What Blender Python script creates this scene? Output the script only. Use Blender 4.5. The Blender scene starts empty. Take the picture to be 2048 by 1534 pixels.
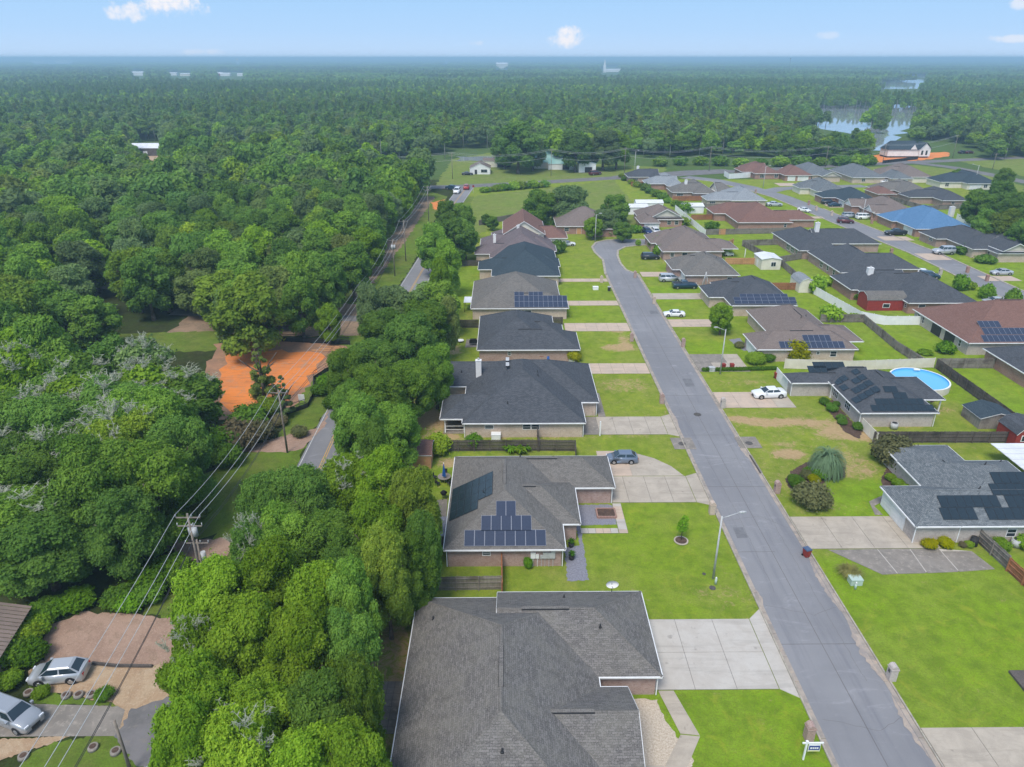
import bpy, math, random
import numpy as np
from mathutils import Vector, Matrix
R=math.radians
sc=bpy.context.scene
# ---------------------------------------------------------------- camera
F=1430.;CX,CY=1024.,767.;HC=52.;TH=R(24.5);YAW=R(-0.5)
cam=bpy.data.objects.new('camera',bpy.data.cameras.new('camera'));sc.collection.objects.link(cam)
cam.location=(0,0,HC);cam.rotation_euler=(math.pi/2-TH,0,YAW)
cam.data.sensor_width=36;cam.data.lens=F/2048*36;cam.data.clip_start=1;cam.data.clip_end=80000
sc.camera=cam
# ---------------------------------------------------------------- light
SUN_EL,SUN_AZ=R(58),R(205)      # azimuth clockwise from +Y
w=bpy.data.worlds.new('World');sc.world=w;w.use_nodes=True
nt=w.node_tree;nt.nodes.clear()
def N(t,ty,**k):
    n=t.nodes.new(ty)
    for a,b in k.items():setattr(n,a,b)
    return n
out=N(nt,'ShaderNodeOutputWorld');bg=N(nt,'ShaderNodeBackground')
sky=N(nt,'ShaderNodeTexSky');sky.sky_type='NISHITA';sky.sun_disc=False
sky.sun_elevation=SUN_EL;sky.sun_rotation=SUN_AZ;sky.air_density=1.0;sky.dust_density=0.6;sky.ozone_density=2.2
bg.inputs[1].default_value=0.15
# soft white balance of the sky towards the photograph's pale blue, then the clouds
tint=N(nt,'ShaderNodeMix',data_type='RGBA',blend_type='MULTIPLY');tint.inputs[0].default_value=1
nt.links.new(sky.outputs[0],tint.inputs[6]);tint.inputs[7].default_value=(1.12,0.98,0.84,1)
tc=N(nt,'ShaderNodeTexCoord')
def at(u,v,z=0.):
    x=(u-CX)/F;y=-(v-CY)/F
    d=(x,y*math.sin(TH)+math.cos(TH),y*math.cos(TH)-math.sin(TH))
    c,s=math.cos(YAW),math.sin(YAW)
    d=(d[0]*c-d[1]*s,d[0]*s+d[1]*c,d[2])
    t=(z-HC)/d[2]
    return d[0]*t,d[1]*t
def skydir(u,v):
    x=(u-CX)/F;y=-(v-CY)/F
    d=Vector((x,y*math.sin(TH)+math.cos(TH),y*math.cos(TH)-math.sin(TH)))
    d.rotate(Matrix.Rotation(YAW,3,'Z'));return d.normalized()
def px(X,Y,Z):
    c,s=math.cos(-YAW),math.sin(-YAW)
    X,Y=X*c-Y*s,X*s+Y*c
    z=Z-HC
    dep=Y*math.cos(TH)-z*math.sin(TH);up=Y*math.sin(TH)+z*math.cos(TH)
    return CX+F*X/dep,CY-F*up/dep
sp0=N(nt,'ShaderNodeSeparateXYZ');nt.links.new(tc.outputs['Generated'],sp0.inputs[0])
# the lowest part of the sky is an even pale blue all the way round
cr0=N(nt,'ShaderNodeValToRGB');e=cr0.color_ramp.elements;e[0].position=0;e[0].color=(.578,.753,1,1);e[1].position=.085;e[1].color=(.37,.64,.98,1)
e2=e.new(.03);e2.color=(.47,.70,1,1)
nt.links.new(sp0.outputs[2],cr0.inputs[0])
gn=N(nt,'ShaderNodeMix',data_type='RGBA',blend_type='MULTIPLY');gn.inputs[0].default_value=1;nt.links.new(cr0.outputs[0],gn.inputs[6]);gn.inputs[7].default_value=(3.42,3.42,3.42,1)
mp0=N(nt,'ShaderNodeMapRange',interpolation_type='SMOOTHSTEP');nt.links.new(sp0.outputs[2],mp0.inputs[0]);mp0.inputs[1].default_value=.08;mp0.inputs[2].default_value=.45
mz=N(nt,'ShaderNodeMix',data_type='RGBA');nt.links.new(mp0.outputs[0],mz.inputs[0]);nt.links.new(gn.outputs[2],mz.inputs[6]);nt.links.new(tint.outputs[2],mz.inputs[7])
last=mz.outputs[2]
nz=N(nt,'ShaderNodeTexNoise');nz.inputs['Scale'].default_value=60;nz.inputs['Detail'].default_value=7;nz.inputs['Roughness'].default_value=.62
nt.links.new(tc.outputs['Generated'],nz.inputs['Vector'])
for (u,v,wu,wv,st) in [(348,8,52,20,1),(256,22,30,15,.85),(1134,74,34,17,1),(404,104,34,6,.35),(2030,77,40,6,.55),(1655,70,20,7,.3),(952,86,14,5,.25),(2050,4,20,10,.6),
        (-300,40,60,20,.8),(-700,20,80,24,.8),(2500,40,60,16,.8),(3000,10,90,26,.8)]:
    d=skydir(u,v);az=math.atan2(d.x,d.y)
    # elliptical falloff about the cloud's own direction
    m=N(nt,'ShaderNodeMapping',vector_type='POINT')
    right=Vector((d.y,-d.x,0)).normalized()
    sx=wu/F;sz=wv/F
    dt=N(nt,'ShaderNodeVectorMath',operation='DOT_PRODUCT');nt.links.new(tc.outputs['Generated'],dt.inputs[0]);dt.inputs[1].default_value=right/sx
    sp=N(nt,'ShaderNodeSeparateXYZ');nt.links.new(tc.outputs['Generated'],sp.inputs[0])
    dz=N(nt,'ShaderNodeMath',operation='MULTIPLY_ADD');nt.links.new(sp.outputs[2],dz.inputs[0]);dz.inputs[1].default_value=1/sz;dz.inputs[2].default_value=-d.z/sz
    fr=N(nt,'ShaderNodeVectorMath',operation='DOT_PRODUCT');nt.links.new(tc.outputs['Generated'],fr.inputs[0]);fr.inputs[1].default_value=(d.x,d.y,0)
    gt=N(nt,'ShaderNodeMath',operation='GREATER_THAN');nt.links.new(fr.outputs['Value'],gt.inputs[0]);gt.inputs[1].default_value=0
    a=N(nt,'ShaderNodeMath',operation='MULTIPLY');nt.links.new(dt.outputs['Value'],a.inputs[0]);nt.links.new(dt.outputs['Value'],a.inputs[1])
    b=N(nt,'ShaderNodeMath',operation='MULTIPLY_ADD');nt.links.new(dz.outputs[0],b.inputs[0]);nt.links.new(dz.outputs[0],b.inputs[1]);nt.links.new(a.outputs[0],b.inputs[2])
    # cloud = 1 - r2 + noise
    c=N(nt,'ShaderNodeMath',operation='MULTIPLY_ADD');nt.links.new(nz.outputs[0],c.inputs[0]);c.inputs[1].default_value=-4.2;nt.links.new(b.outputs[0],c.inputs[2])
    mr=N(nt,'ShaderNodeMapRange',interpolation_type='SMOOTHSTEP');nt.links.new(c.outputs[0],mr.inputs[0]);mr.inputs[1].default_value=-.9;mr.inputs[2].default_value=-2.2;mr.inputs[3].default_value=0;mr.inputs[4].default_value=st
    mm=N(nt,'ShaderNodeMath',operation='MULTIPLY');nt.links.new(mr.outputs[0],mm.inputs[0]);nt.links.new(gt.outputs[0],mm.inputs[1])
    mx=N(nt,'ShaderNodeMix',data_type='RGBA');nt.links.new(mm.outputs[0],mx.inputs[0]);nt.links.new(last,mx.inputs[6]);mx.inputs[7].default_value=(3.2,3.15,3.3,1)
    last=mx.outputs[2]
nt.links.new(last,bg.inputs[0]);nt.links.new(bg.outputs[0],out.inputs[0])
sun=bpy.data.objects.new('sun',bpy.data.lights.new('sun','SUN'));sc.collection.objects.link(sun)
sun.data.energy=1.5;sun.data.angle=R(22);sun.data.color=(1,.955,.88)
sun.rotation_euler=(math.pi/2-SUN_EL,0,math.pi-SUN_AZ)
sc.view_settings.view_transform='Standard';sc.view_settings.look='None';sc.view_settings.gamma=1
sc.view_settings.use_curve_mapping=False;sc.view_settings.exposure=0.98
cy=sc.cycles;cy.max_bounces=5;cy.diffuse_bounces=3;cy.glossy_bounces=2;cy.transmission_bounces=3;cy.transparent_max_bounces=6
cy.volume_bounces=0;cy.use_denoising=True;cy.caustics_reflective=False;cy.caustics_refractive=False
# ---------------------------------------------------------------- helpers
rnd=random.Random(7)
C=sc.collection
class MB:
    """collects faces, with one UV in metres per corner (u level along the face, v up it)"""
    def __init__(s):s.v=[];s.f=[];s.m=[];s.sm=[]
    def face(s,pts,m=0,sm=False):
        i=len(s.v);s.v+= [tuple(p) for p in pts];s.f.append(tuple(range(i,i+len(pts))));s.m.append(m);s.sm.append(sm)
    def box(s,x0,x1,y0,y1,z0,z1,m=0,top=None,bottom=True):
        a=[(x0,y0,z0),(x1,y0,z0),(x1,y1,z0),(x0,y1,z0)];b=[(x0,y0,z1),(x1,y0,z1),(x1,y1,z1),(x0,y1,z1)]
        for i in range(4):
            j=(i+1)%4;s.face([a[i],a[j],b[j],b[i]],m)
        s.face(b,m if top is None else top)
        if bottom:s.face(a[::-1],m)
    def tube(s,p,q,r0,r1=None,n=8,m=0,cap=True,sm=True):
        p=Vector(p);q=Vector(q);r1=r0 if r1 is None else r1
        d=(q-p).normalized();a=d.orthogonal().normalized();b=d.cross(a)
        i=len(s.v)
        for k in range(n):
            t=2*math.pi*k/n;s.v.append(tuple(p+(a*math.cos(t)+b*math.sin(t))*r0))
        for k in range(n):
            t=2*math.pi*k/n;s.v.append(tuple(q+(a*math.cos(t)+b*math.sin(t))*r1))
        for k in range(n):
            l=(k+1)%n;s.f.append((i+k,i+l,i+n+l,i+n+k));s.m.append(m);s.sm.append(sm)
        if cap:
            s.f.append(tuple(i+n+k for k in range(n)));s.m.append(m);s.sm.append(False)
            s.f.append(tuple(i+n-1-k for k in range(n)));s.m.append(m);s.sm.append(False)
    def strip(s,pts,wd,z,m=0,zb=None):
        """flat ribbon along pts [(x,y)], half-width wd"""
        n=len(pts);L=[];Rr=[]
        for i,p in enumerate(pts):
            a=Vector(pts[max(0,i-1)]);b=Vector(pts[min(n-1,i+1)]);d=(b-a).normalized();nn=Vector((-d.y,d.x))*wd;p=Vector(p)
            L.append((*(p+nn),z));Rr.append((*(p-nn),z))
        for i in range(n-1):s.face([Rr[i],Rr[i+1],L[i+1],L[i]],m)
        return L,Rr
    def mesh(s,name,mats):
        me=bpy.data.meshes.new(name);me.from_pydata(s.v,[],s.f)
        for x in mats:me.materials.append(x)
        me.polygons.foreach_set('material_index',s.m);me.polygons.foreach_set('use_smooth',s.sm)
        uv=[]
        V=s.v
        for f in s.f:
            p=[V[i] for i in f]
            nx=ny=nz=0
            for i in range(len(p)):
                a=p[i];b=p[(i+1)%len(p)]
                nx+=(a[1]-b[1])*(a[2]+b[2]);ny+=(a[2]-b[2])*(a[0]+b[0]);nz+=(a[0]-b[0])*(a[1]+b[1])
            l=math.hypot(nx,ny)
            L3=math.sqrt(nx*nx+ny*ny+nz*nz) or 1
            if l/L3<1e-3:
                for q in p:uv+=[q[0],q[1]]
            else:
                ux,uy=-ny/l,nx/l
                n=(nx/L3,ny/L3,nz/L3)
                v=(n[1]*0-n[2]*uy,n[2]*ux-n[0]*0,n[0]*uy-n[1]*ux)
                for q in p:uv+=[q[0]*ux+q[1]*uy,q[0]*v[0]+q[1]*v[1]+q[2]*v[2]]
        ul=me.uv_layers.new(name='uv');ul.data.foreach_set('uv',uv)
        me.update();return me
    def build(s,name,mats,parent=None,loc=(0,0,0),rz=0):
        if not isinstance(mats,(list,tuple)):mats=[mats]
        return link(name,s.mesh(name,mats),parent,loc,rz)
def link(name,me,parent=None,loc=(0,0,0),rz=0):
    o=bpy.data.objects.new(name,me);C.objects.link(o);o.location=loc;o.rotation_euler=(0,0,rz)
    if parent:o.parent=parent
    return o
def tag(o,label=None,cat=None,group=None,kind=None):
    if label:o['label']=label
    if cat:o['category']=cat
    if group:o['group']=group
    if kind:o['kind']=kind
    return o
def thing(name,label,cat,loc=(0,0,0),rz=0,group=None):
    return tag(link(name,None,None,loc,rz),label,cat,group)
def struct(o):o['kind']='structure';return o
def dup(root,loc,rz,label=None,group=None,scale=None):
    r=root.copy();C.objects.link(r);r.location=loc;r.rotation_euler=(0,0,rz)
    if scale is not None:r.scale=scale
    if label:r['label']=label
    if group:r['group']=group
    for ch in root.children:
        c=ch.copy();C.objects.link(c);c.parent=r
        for g in ch.children:
            d=g.copy();C.objects.link(d);d.parent=c
    return r
def inpoly(x,y,P):
    c=False;j=len(P)-1
    for i in range(len(P)):
        if (P[i][1]>y)!=(P[j][1]>y) and x<(P[j][0]-P[i][0])*(y-P[i][1])/(P[j][1]-P[i][1])+P[i][0]:c=not c
        j=i
    return c
def inpoly_np(x,y,P):
    c=np.zeros(x.shape,bool);j=len(P)-1
    for i in range(len(P)):
        if P[i][1]!=P[j][1]:
            c^=((P[i][1]>y)!=(P[j][1]>y))&(x<(P[j][0]-P[i][0])*(y-P[i][1])/(P[j][1]-P[i][1])+P[i][0])
        j=i
    return c
# ---------------------------------------------------------------- materials
def mat(name,col,rough=.8,metal=0,spec=.3):
    m=bpy.data.materials.new(name);m.use_nodes=True;b=m.node_tree.nodes['Principled BSDF']
    b.inputs['Base Color'].default_value=(*col,1);b.inputs['Roughness'].default_value=rough;b.inputs['Metallic'].default_value=metal
    b.inputs['Specular IOR Level'].default_value=spec
    return m
def nodes(m):return m.node_tree,m.node_tree.nodes['Principled BSDF']
def noise(t,scale,detail=4,rough=.6,vec=None,dist=0):
    n=N(t,'ShaderNodeTexNoise');n.inputs['Scale'].default_value=scale;n.inputs['Detail'].default_value=detail;n.inputs['Roughness'].default_value=rough;n.inputs['Distortion'].default_value=dist
    if vec is not None:t.links.new(vec,n.inputs['Vector'])
    return n.outputs[0]
def mixc(t,fac,a,b,blend='MIX'):
    n=N(t,'ShaderNodeMix',data_type='RGBA',blend_type=blend)
    for i,x in ((0,fac),(6,a),(7,b)):
        if hasattr(x,'is_linked'):t.links.new(x,n.inputs[i])
        elif i==0:n.inputs[0].default_value=x
        else:n.inputs[i].default_value=(*x,1) if len(x)==3 else x
    return n.outputs[2]
def rng(t,x,a,b,c=0,d=1,smooth=True):
    n=N(t,'ShaderNodeMapRange',interpolation_type='SMOOTHSTEP' if smooth else 'LINEAR');t.links.new(x,n.inputs[0])
    for i,q in enumerate((a,b,c,d)):n.inputs[i+1].default_value=q
    return n.outputs[0]
def wpos(t):
    return N(t,'ShaderNodeNewGeometry').outputs['Position']
def ocoord(t):
    return N(t,'ShaderNodeTexCoord').outputs['Object']
def uvc(t):
    return N(t,'ShaderNodeTexCoord').outputs['UV']
def bump(t,b,h,strength=.4,dist=.05):
    n=N(t,'ShaderNodeBump');n.inputs['Strength'].default_value=strength;n.inputs['Distance'].default_value=dist
    t.links.new(h,n.inputs['Height']);t.links.new(n.outputs[0],b.inputs['Normal'])
def surf(name,c1,c2,s1=.3,c3=None,s2=6,rough=.9,bs=0,lo=.35,hi=.65,spec=.2):
    m=mat(name,c1,rough,spec=spec);t,b=nodes(m);P=wpos(t)
    n1=noise(t,s1,6,.65,P);c=mixc(t,rng(t,n1,lo,hi),c1,c2)
    if c3:
        n2=noise(t,s2,5,.7,P);c=mixc(t,rng(t,n2,.5,.72),c,c3)
    t.links.new(c,b.inputs['Base Color'])
    if bs:bump(t,b,noise(t,bs,4,.7,P),.5,.05)
    return m
def brickmat(name,c1,c2,mortar,spotty=.5):
    m=mat(name,c1,.9);t,b=nodes(m);U=uvc(t)
    br=N(t,'ShaderNodeTexBrick');t.links.new(U,br.inputs['Vector'])
    br.inputs['Color1'].default_value=(*c1,1);br.inputs['Color2'].default_value=(*c2,1);br.inputs['Mortar'].default_value=(*mortar,1)
    br.inputs['Scale'].default_value=1;br.inputs['Mortar Size'].default_value=.012;br.inputs['Brick Width'].default_value=.21;br.inputs['Row Height'].default_value=.075
    br.inputs['Bias'].default_value=0
    n=noise(t,2.2,6,.9,U);c=mixc(t,rng(t,n,.4,.62,0,spotty),br.outputs[0],c2)
    n2=noise(t,3.2,5,.9,U);c=mixc(t,rng(t,n2,.52,.68,0,.8),c,tuple(x*.5 for x in c1));n4=noise(t,.5,4,.7,U);c=mixc(t,rng(t,n4,.4,.7,0,.35),c,tuple(x*.65 for x in c1))
    t.links.new(c,b.inputs['Base Color']);bump(t,b,br.outputs['Fac'],-.5,.01);return m
def shingle(name,c1,c2,streak=None,amt=.3):
    m=mat(name,c1,.92,spec=.15);t,b=nodes(m);U=uvc(t)
    br=N(t,'ShaderNodeTexBrick');t.links.new(U,br.inputs['Vector'])
    br.inputs['Color1'].default_value=(*c1,1);br.inputs['Color2'].default_value=(*c2,1);br.inputs['Mortar'].default_value=(*[x*.42 for x in c1],1)
    br.inputs['Scale'].default_value=1;br.inputs['Mortar Size'].default_value=.016;br.inputs['Mortar Smooth'].default_value=.5;br.inputs['Brick Width'].default_value=.42;br.inputs['Row Height'].default_value=.19
    br.inputs['Bias'].default_value=-.15
    c=br.outputs[0]
    n=noise(t,.35,5,.7,U);c=mixc(t,rng(t,n,.35,.7,0,amt),c,streak or c2)
    n2=noise(t,9,3,.9,U);c=mixc(t,rng(t,n2,.45,.7,0,.75),c,tuple(min(1,x*1.45) for x in c2))
    # faint dirty streaks down the slope
    mp=N(t,'ShaderNodeMapping');mp.inputs['Scale'].default_value=(1.2,.12,1);t.links.new(U,mp.inputs[0])
    c=mixc(t,rng(t,noise(t,1,4,.7,mp.outputs[0]),.5,.8,0,.35),c,tuple(x*.6 for x in c1))
    t.links.new(c,b.inputs['Base Color']);bump(t,b,br.outputs['Fac'],-.6,.02);return m
def dirtmat(name,c1,c2,c3,c4,stones=.5):
    m=mat(name,c1,.95,spec=.1);t,b=nodes(m);P=wpos(t)
    c=mixc(t,rng(t,noise(t,.22,7,.75,P,.8),.38,.60),c1,c2)
    c=mixc(t,rng(t,noise(t,.7,7,.8,P,1.2),.52,.66,0,.75),c,c3)
    c=mixc(t,rng(t,noise(t,3.2,6,.85,P),.52,.64,0,.7),c,c4)
    v=N(t,'ShaderNodeTexVoronoi');v.inputs['Scale'].default_value=5.5;t.links.new(P,v.inputs['Vector'])
    c=mixc(t,rng(t,v.outputs['Distance'],.10,.26,stones,0),c,tuple(min(1,x*1.5) for x in c1))
    t.links.new(c,b.inputs['Base Color']);bump(t,b,noise(t,2.5,8,.85,P),.9,.15);return m
def concmat(name,c1,c2):
    m=mat(name,c1,.88,spec=.2);t,b=nodes(m);P=wpos(t)
    c=mixc(t,rng(t,noise(t,.45,6,.7,P,.4),.36,.64),c1,c2)
    mp=N(t,'ShaderNodeMapping');mp.inputs['Scale'].default_value=(.10,.9,1);t.links.new(P,mp.inputs[0])
    c=mixc(t,rng(t,noise(t,1,5,.7,mp.outputs[0]),.50,.68,0,.45),c,tuple(x*.72 for x in c2))
    c=mixc(t,rng(t,noise(t,1.3,7,.8,P,.7),.57,.70,0,.5),c,tuple(x*.62 for x in c2))
    c=mixc(t,rng(t,noise(t,.7,3,.5,P,0),.66,.74,0,.5),c,tuple(x*.45 for x in c2))
    t.links.new(c,b.inputs['Base Color']);bump(t,b,noise(t,18,4,.7,P),.4,.03);return m
def claymat():
    m=mat('red_clay',(.6,.2,.08),.95,spec=.1);t,b=nodes(m);P=wpos(t)
    c=mixc(t,rng(t,noise(t,.10,6,.7,P,.5),.38,.62),(.80,.255,.06),(.66,.23,.075))
    c=mixc(t,rng(t,noise(t,.28,7,.78,P,1.0),.50,.66,0,.7),c,(.44,.27,.17))
    mp=N(t,'ShaderNodeMapping');mp.inputs['Scale'].default_value=(.18,1.6,1);mp.inputs['Rotation'].default_value=(0,0,.35);t.links.new(P,mp.inputs[0])
    c=mixc(t,rng(t,noise(t,1,6,.7,mp.outputs[0],.6),.52,.66,0,.6),c,(.33,.13,.06))
    c=mixc(t,rng(t,noise(t,1.9,5,.85,P),.56,.70,0,.6),c,(.62,.36,.20))
    t.links.new(c,b.inputs['Base Color']);bump(t,b,noise(t,1.2,7,.8,P),.9,.25);return m
M={}
M['white']=surf('white_trim',(.78,.78,.76),(.68,.68,.66),.8)
M['vinyl']=surf('white_vinyl',(.80,.80,.79),(.72,.73,.72),.6)
M['cream']=surf('cream_siding',(.70,.66,.55),(.62,.58,.48),.7)
M['tansiding']=surf('tan_siding',(.52,.49,.42),(.46,.43,.37),.7)
M['glass']=mat('dark_glass',(.02,.03,.04),.06,spec=.6)
M['carglass']=mat('car_glass',(.02,.035,.045),.04,spec=.8)
M['b_red']=brickmat('red_brick',(.30,.13,.09),(.38,.20,.15),(.42,.36,.31))
M['b_rose']=brickmat('rose_brick',(.29,.15,.115),(.40,.26,.22),(.5,.45,.4))
M['b_tan']=brickmat('tan_brick',(.42,.29,.21),(.56,.44,.34),(.58,.54,.48),.6)
M['b_gray']=brickmat('pale_brick',(.36,.30,.265),(.50,.44,.39),(.55,.52,.48),.6)
M['r_dark']=shingle('charcoal_shingles',(.052,.058,.066),(.094,.10,.11))
M['r_grey']=shingle('grey_brown_shingles',(.105,.098,.092),(.20,.188,.175),(.175,.165,.135),.5)
M['r_gren']=shingle('weathered_grey_shingles',(.115,.107,.097),(.19,.178,.16),(.17,.162,.148),.4)
M['r_slate']=shingle('blue_grey_shingles',(.085,.10,.108),(.20,.215,.22),(.14,.15,.155),.3)
M['r_red']=shingle('red_brown_shingles',(.155,.085,.068),(.22,.125,.10),(.18,.11,.09),.3)
M['r_brown']=shingle('brown_shingles',(.155,.125,.11),(.215,.175,.155),(.17,.14,.12),.3)
M['r_purp']=shingle('purple_brown_shingles',(.125,.10,.105),(.18,.15,.15),(.16,.13,.13),.3)
M['r_blue']=shingle('blue_shingles',(.07,.16,.29),(.12,.23,.37),(.10,.19,.32),.3)
M['r_teal']=shingle('teal_grey_shingles',(.035,.052,.066),(.058,.08,.094),(.05,.064,.074),.3)
M['r_lite']=shingle('pale_grey_shingles',(.20,.22,.235),(.29,.31,.32),(.25,.26,.27),.3)
M['metalroof']=surf('white_metal',(.72,.73,.74),(.62,.63,.64),.5,rough=.45)
M['tealroof']=surf('teal_metal',(.22,.42,.40),(.30,.48,.46),.2,rough=.5)
M['conc']=concmat('concrete',(.46,.40,.32),(.38,.33,.265))
M['concnew']=concmat('pale_concrete',(.50,.465,.41),(.45,.41,.355))
M['concpink']=concmat('pinkish_concrete',(.54,.42,.32),(.46,.37,.29))
M['concold']=surf('weathered_concrete',(.27,.24,.205),(.20,.18,.155),.5,(.36,.32,.27),1.6,bs=18,lo=.3,hi=.7)
M['joint']=mat('dark_joint',(.13,.12,.11),.95)
M['kerb']=surf('kerb_concrete',(.42,.38,.31),(.28,.25,.21),.8,(.50,.44,.34),3,bs=15)
M['gutter']=surf('gutter_concrete',(.40,.34,.28),(.27,.24,.21),.5,(.48,.37,.28),1.2,bs=15)
M['iron']=surf('cast_iron',(.07,.065,.06),(.12,.11,.10),4)
M['paint_y']=surf('yellow_paint',(.62,.36,.08),(.45,.28,.1),2)
M['paint_w']=surf('white_paint',(.6,.6,.58),(.42,.42,.4),2)
M['redsoil']=claymat()
M['dirt']=dirtmat('bare_dirt',(.32,.22,.145),(.23,.165,.11),(.16,.15,.07),(.40,.30,.21),.2)
M['plotdirt']=surf('brown_clay_dirt',(.36,.20,.12),(.26,.16,.10),.25,(.44,.25,.14),1.1,bs=3)
M['sand']=dirtmat('sandy_gravel',(.50,.37,.24),(.42,.28,.17),(.34,.25,.16),(.58,.47,.34),.4)
M['pinkgravel']=dirtmat('pink_gravel',(.42,.285,.21),(.34,.225,.165),(.27,.19,.13),(.52,.38,.29),.5)
M['mulch']=surf('dark_mulch',(.07,.045,.035),(.11,.07,.05),1.5,(.16,.11,.08),6,bs=12)
M['wood']=None
M['rubber']=mat('rubber',(.015,.015,.016),.85)
M['chrome']=mat('rim_metal',(.45,.46,.48),.3,.9)
M['lamp_r']=mat('red_lens',(.35,.01,.01),.2)
M['lamp_w']=mat('clear_lens',(.7,.72,.75),.15,spec=.7)
M['darkplas']=mat('black_plastic',(.03,.03,.032),.6)
M['binred']=surf('red_plastic',(.30,.045,.035),(.24,.035,.03),2,rough=.55)
M['blueplas']=mat('blue_plastic',(.02,.10,.36),.5);M['lidblue']=mat('faded_blue_lid',(.08,.12,.2),.5)
M['galv']=surf('galvanised_steel',(.50,.51,.50),(.40,.41,.41),3,rough=.5)
M['pole']=surf('grey_timber_pole',(.27,.23,.19),(.19,.165,.14),2)
M['greenbox']=mat('utility_green',(.42,.52,.45),.6)
M['pool']=mat('pool_liner',(.14,.42,.68),.35)
M['stone']=surf('pale_river_stone',(.55,.47,.36),(.40,.32,.24),6,(.72,.66,.55),9,bs=9)
M['bluegravel']=surf('grey_slate_gravel',(.24,.24,.27),(.17,.17,.20),5,(.36,.36,.40),8,bs=14)
def asphalt():
    m=mat('asphalt',(.2,.2,.22),.88,spec=.25);t,b=nodes(m);P=wpos(t)
    c=mixc(t,rng(t,noise(t,.06,5,.6,P),.35,.65),(.205,.203,.208),(.255,.252,.255))
    mp=N(t,'ShaderNodeMapping');mp.inputs['Scale'].default_value=(.9,.05,1);t.links.new(P,mp.inputs[0])
    c=mixc(t,rng(t,noise(t,1,5,.7,mp.outputs[0]),.45,.75,0,.7),c,(.165,.165,.18))
    mp2=N(t,'ShaderNodeMapping');mp2.inputs['Scale'].default_value=(.25,.8,1);t.links.new(P,mp2.inputs[0])
    c=mixc(t,rng(t,noise(t,.6,7,.8,mp2.outputs[0],.8),.54,.74,0,.6),c,(.42,.41,.42))
    c=mixc(t,rng(t,noise(t,25,3,.8,P),.4,.7,0,.4),c,(.19,.19,.20))
    t.links.new(c,b.inputs['Base Color']);bump(t,b,noise(t,40,3,.8,P),.4,.01);return m
M['asphalt']=asphalt()
M['asphold']=surf('old_asphalt',(.20,.19,.19),(.14,.135,.13),.3,(.22,.20,.18),1.5,bs=15)
def grassmat(name,bright,dull,dark,dirt,attrs=True):
    m=mat(name,bright,.95,spec=.0);t,b=nodes(m);P=wpos(t)
    n1=noise(t,.09,6,.7,P);n2=noise(t,.55,6,.75,P);n3=noise(t,6,5,.8,P)
    c=mixc(t,rng(t,n1,.40,.64,0,.8),bright,dull)
    if attrs:
        A=N(t,'ShaderNodeAttribute',attribute_name='tone')
        c=mixc(t,rng(t,A.outputs['Fac'],0,1,0,1,False),mixc(t,.65,c,dull),c)
        A4=N(t,'ShaderNodeAttribute',attribute_name='lush')
        c=mixc(t,rng(t,A4.outputs['Fac'],0,1,0,.8,False),c,(bright[0]*.92,bright[1]*1.12,bright[2]*.8))
    c=mixc(t,rng(t,n2,.42,.66,0,.7),c,dark)
    n7=noise(t,.24,7,.75,P,.6);c=mixc(t,rng(t,n7,.47,.62,0,.5),c,dark)
    c=mixc(t,rng(t,n3,.4,.66,0,.6),c,tuple(x*.5 for x in dull))
    n5=noise(t,.3,7,.75,P,1.0);c=mixc(t,rng(t,n5,.53,.68,0,.5),c,(bright[0]*1.45,bright[1]*1.02,bright[2]*2.2));n8=noise(t,.17,8,.8,P,1.5);c=mixc(t,rng(t,n8,.58,.72,0,.32),c,(dirt[0]*.75,dirt[1]*.85,dirt[2]*.6));n9=noise(t,1.6,6,.85,P);c=mixc(t,rng(t,n9,.56,.68,0,.45),c,(dark[0]*.7,dark[1]*.75,dark[2]))
    if attrs:
        A2=N(t,'ShaderNodeAttribute',attribute_name='dry')
        k=N(t,'ShaderNodeMath',operation='ADD');t.links.new(A2.outputs['Fac'],k.inputs[0])
        q=rng(t,noise(t,.8,8,.85,P,1.2),.32,.68,-.85,.75,False);t.links.new(q,k.inputs[1])
        n6=noise(t,2.2,5,.8,P)
        c=mixc(t,rng(t,k.outputs[0],.25,1.1,0,.85),c,mixc(t,rng(t,n6,.35,.7),dirt,(dirt[0]*1.25,dirt[1]*1.35,dirt[2]*1.4)))
    t.links.new(c,b.inputs['Base Color'])
    bump(t,b,noise(t,14,5,.85,P),.7,.12);return m
M['grass']=grassmat('lawn_grass',(.232,.345,.020),(.285,.305,.068),(.130,.220,.018),(.42,.27,.155))
M['floor']=grassmat('woodland_floor',(.055,.085,.02),(.06,.06,.028),(.035,.045,.016),(.2,.15,.1),False)
M['far']=grassmat('far_ground',(.10,.17,.04),(.12,.16,.06),(.07,.12,.03),(.2,.15,.1),False)
M['field']=grassmat('field_grass',(.20,.27,.05),(.24,.26,.08),(.13,.19,.04),(.2,.15,.1),False)
M['rough']=grassmat('rough_grass',(.155,.255,.03),(.19,.20,.055),(.10,.16,.027),(.26,.18,.11),False)
def woodmat(name,c1,c2,c3):
    m=mat(name,c1,.9);t,b=nodes(m);P=ocoord(t)
    mp=N(t,'ShaderNodeMapping');mp.inputs['Scale'].default_value=(7,7,.7);t.links.new(P,mp.inputs[0])
    c=mixc(t,rng(t,noise(t,1,5,.8,mp.outputs[0]),.3,.7),c1,c2)
    c=mixc(t,rng(t,noise(t,.35,4,.7,P),.45,.7),c,c3)
    t.links.new(c,b.inputs['Base Color']);return m
M['w_grey']=woodmat('weathered_wood',(.20,.175,.15),(.30,.27,.24),(.12,.10,.085))
M['w_dark']=woodmat('dark_stained_wood',(.085,.07,.06),(.14,.12,.105),(.05,.042,.036))
M['w_new']=woodmat('fresh_cedar',(.52,.27,.13),(.60,.34,.17),(.42,.22,.11))
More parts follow.
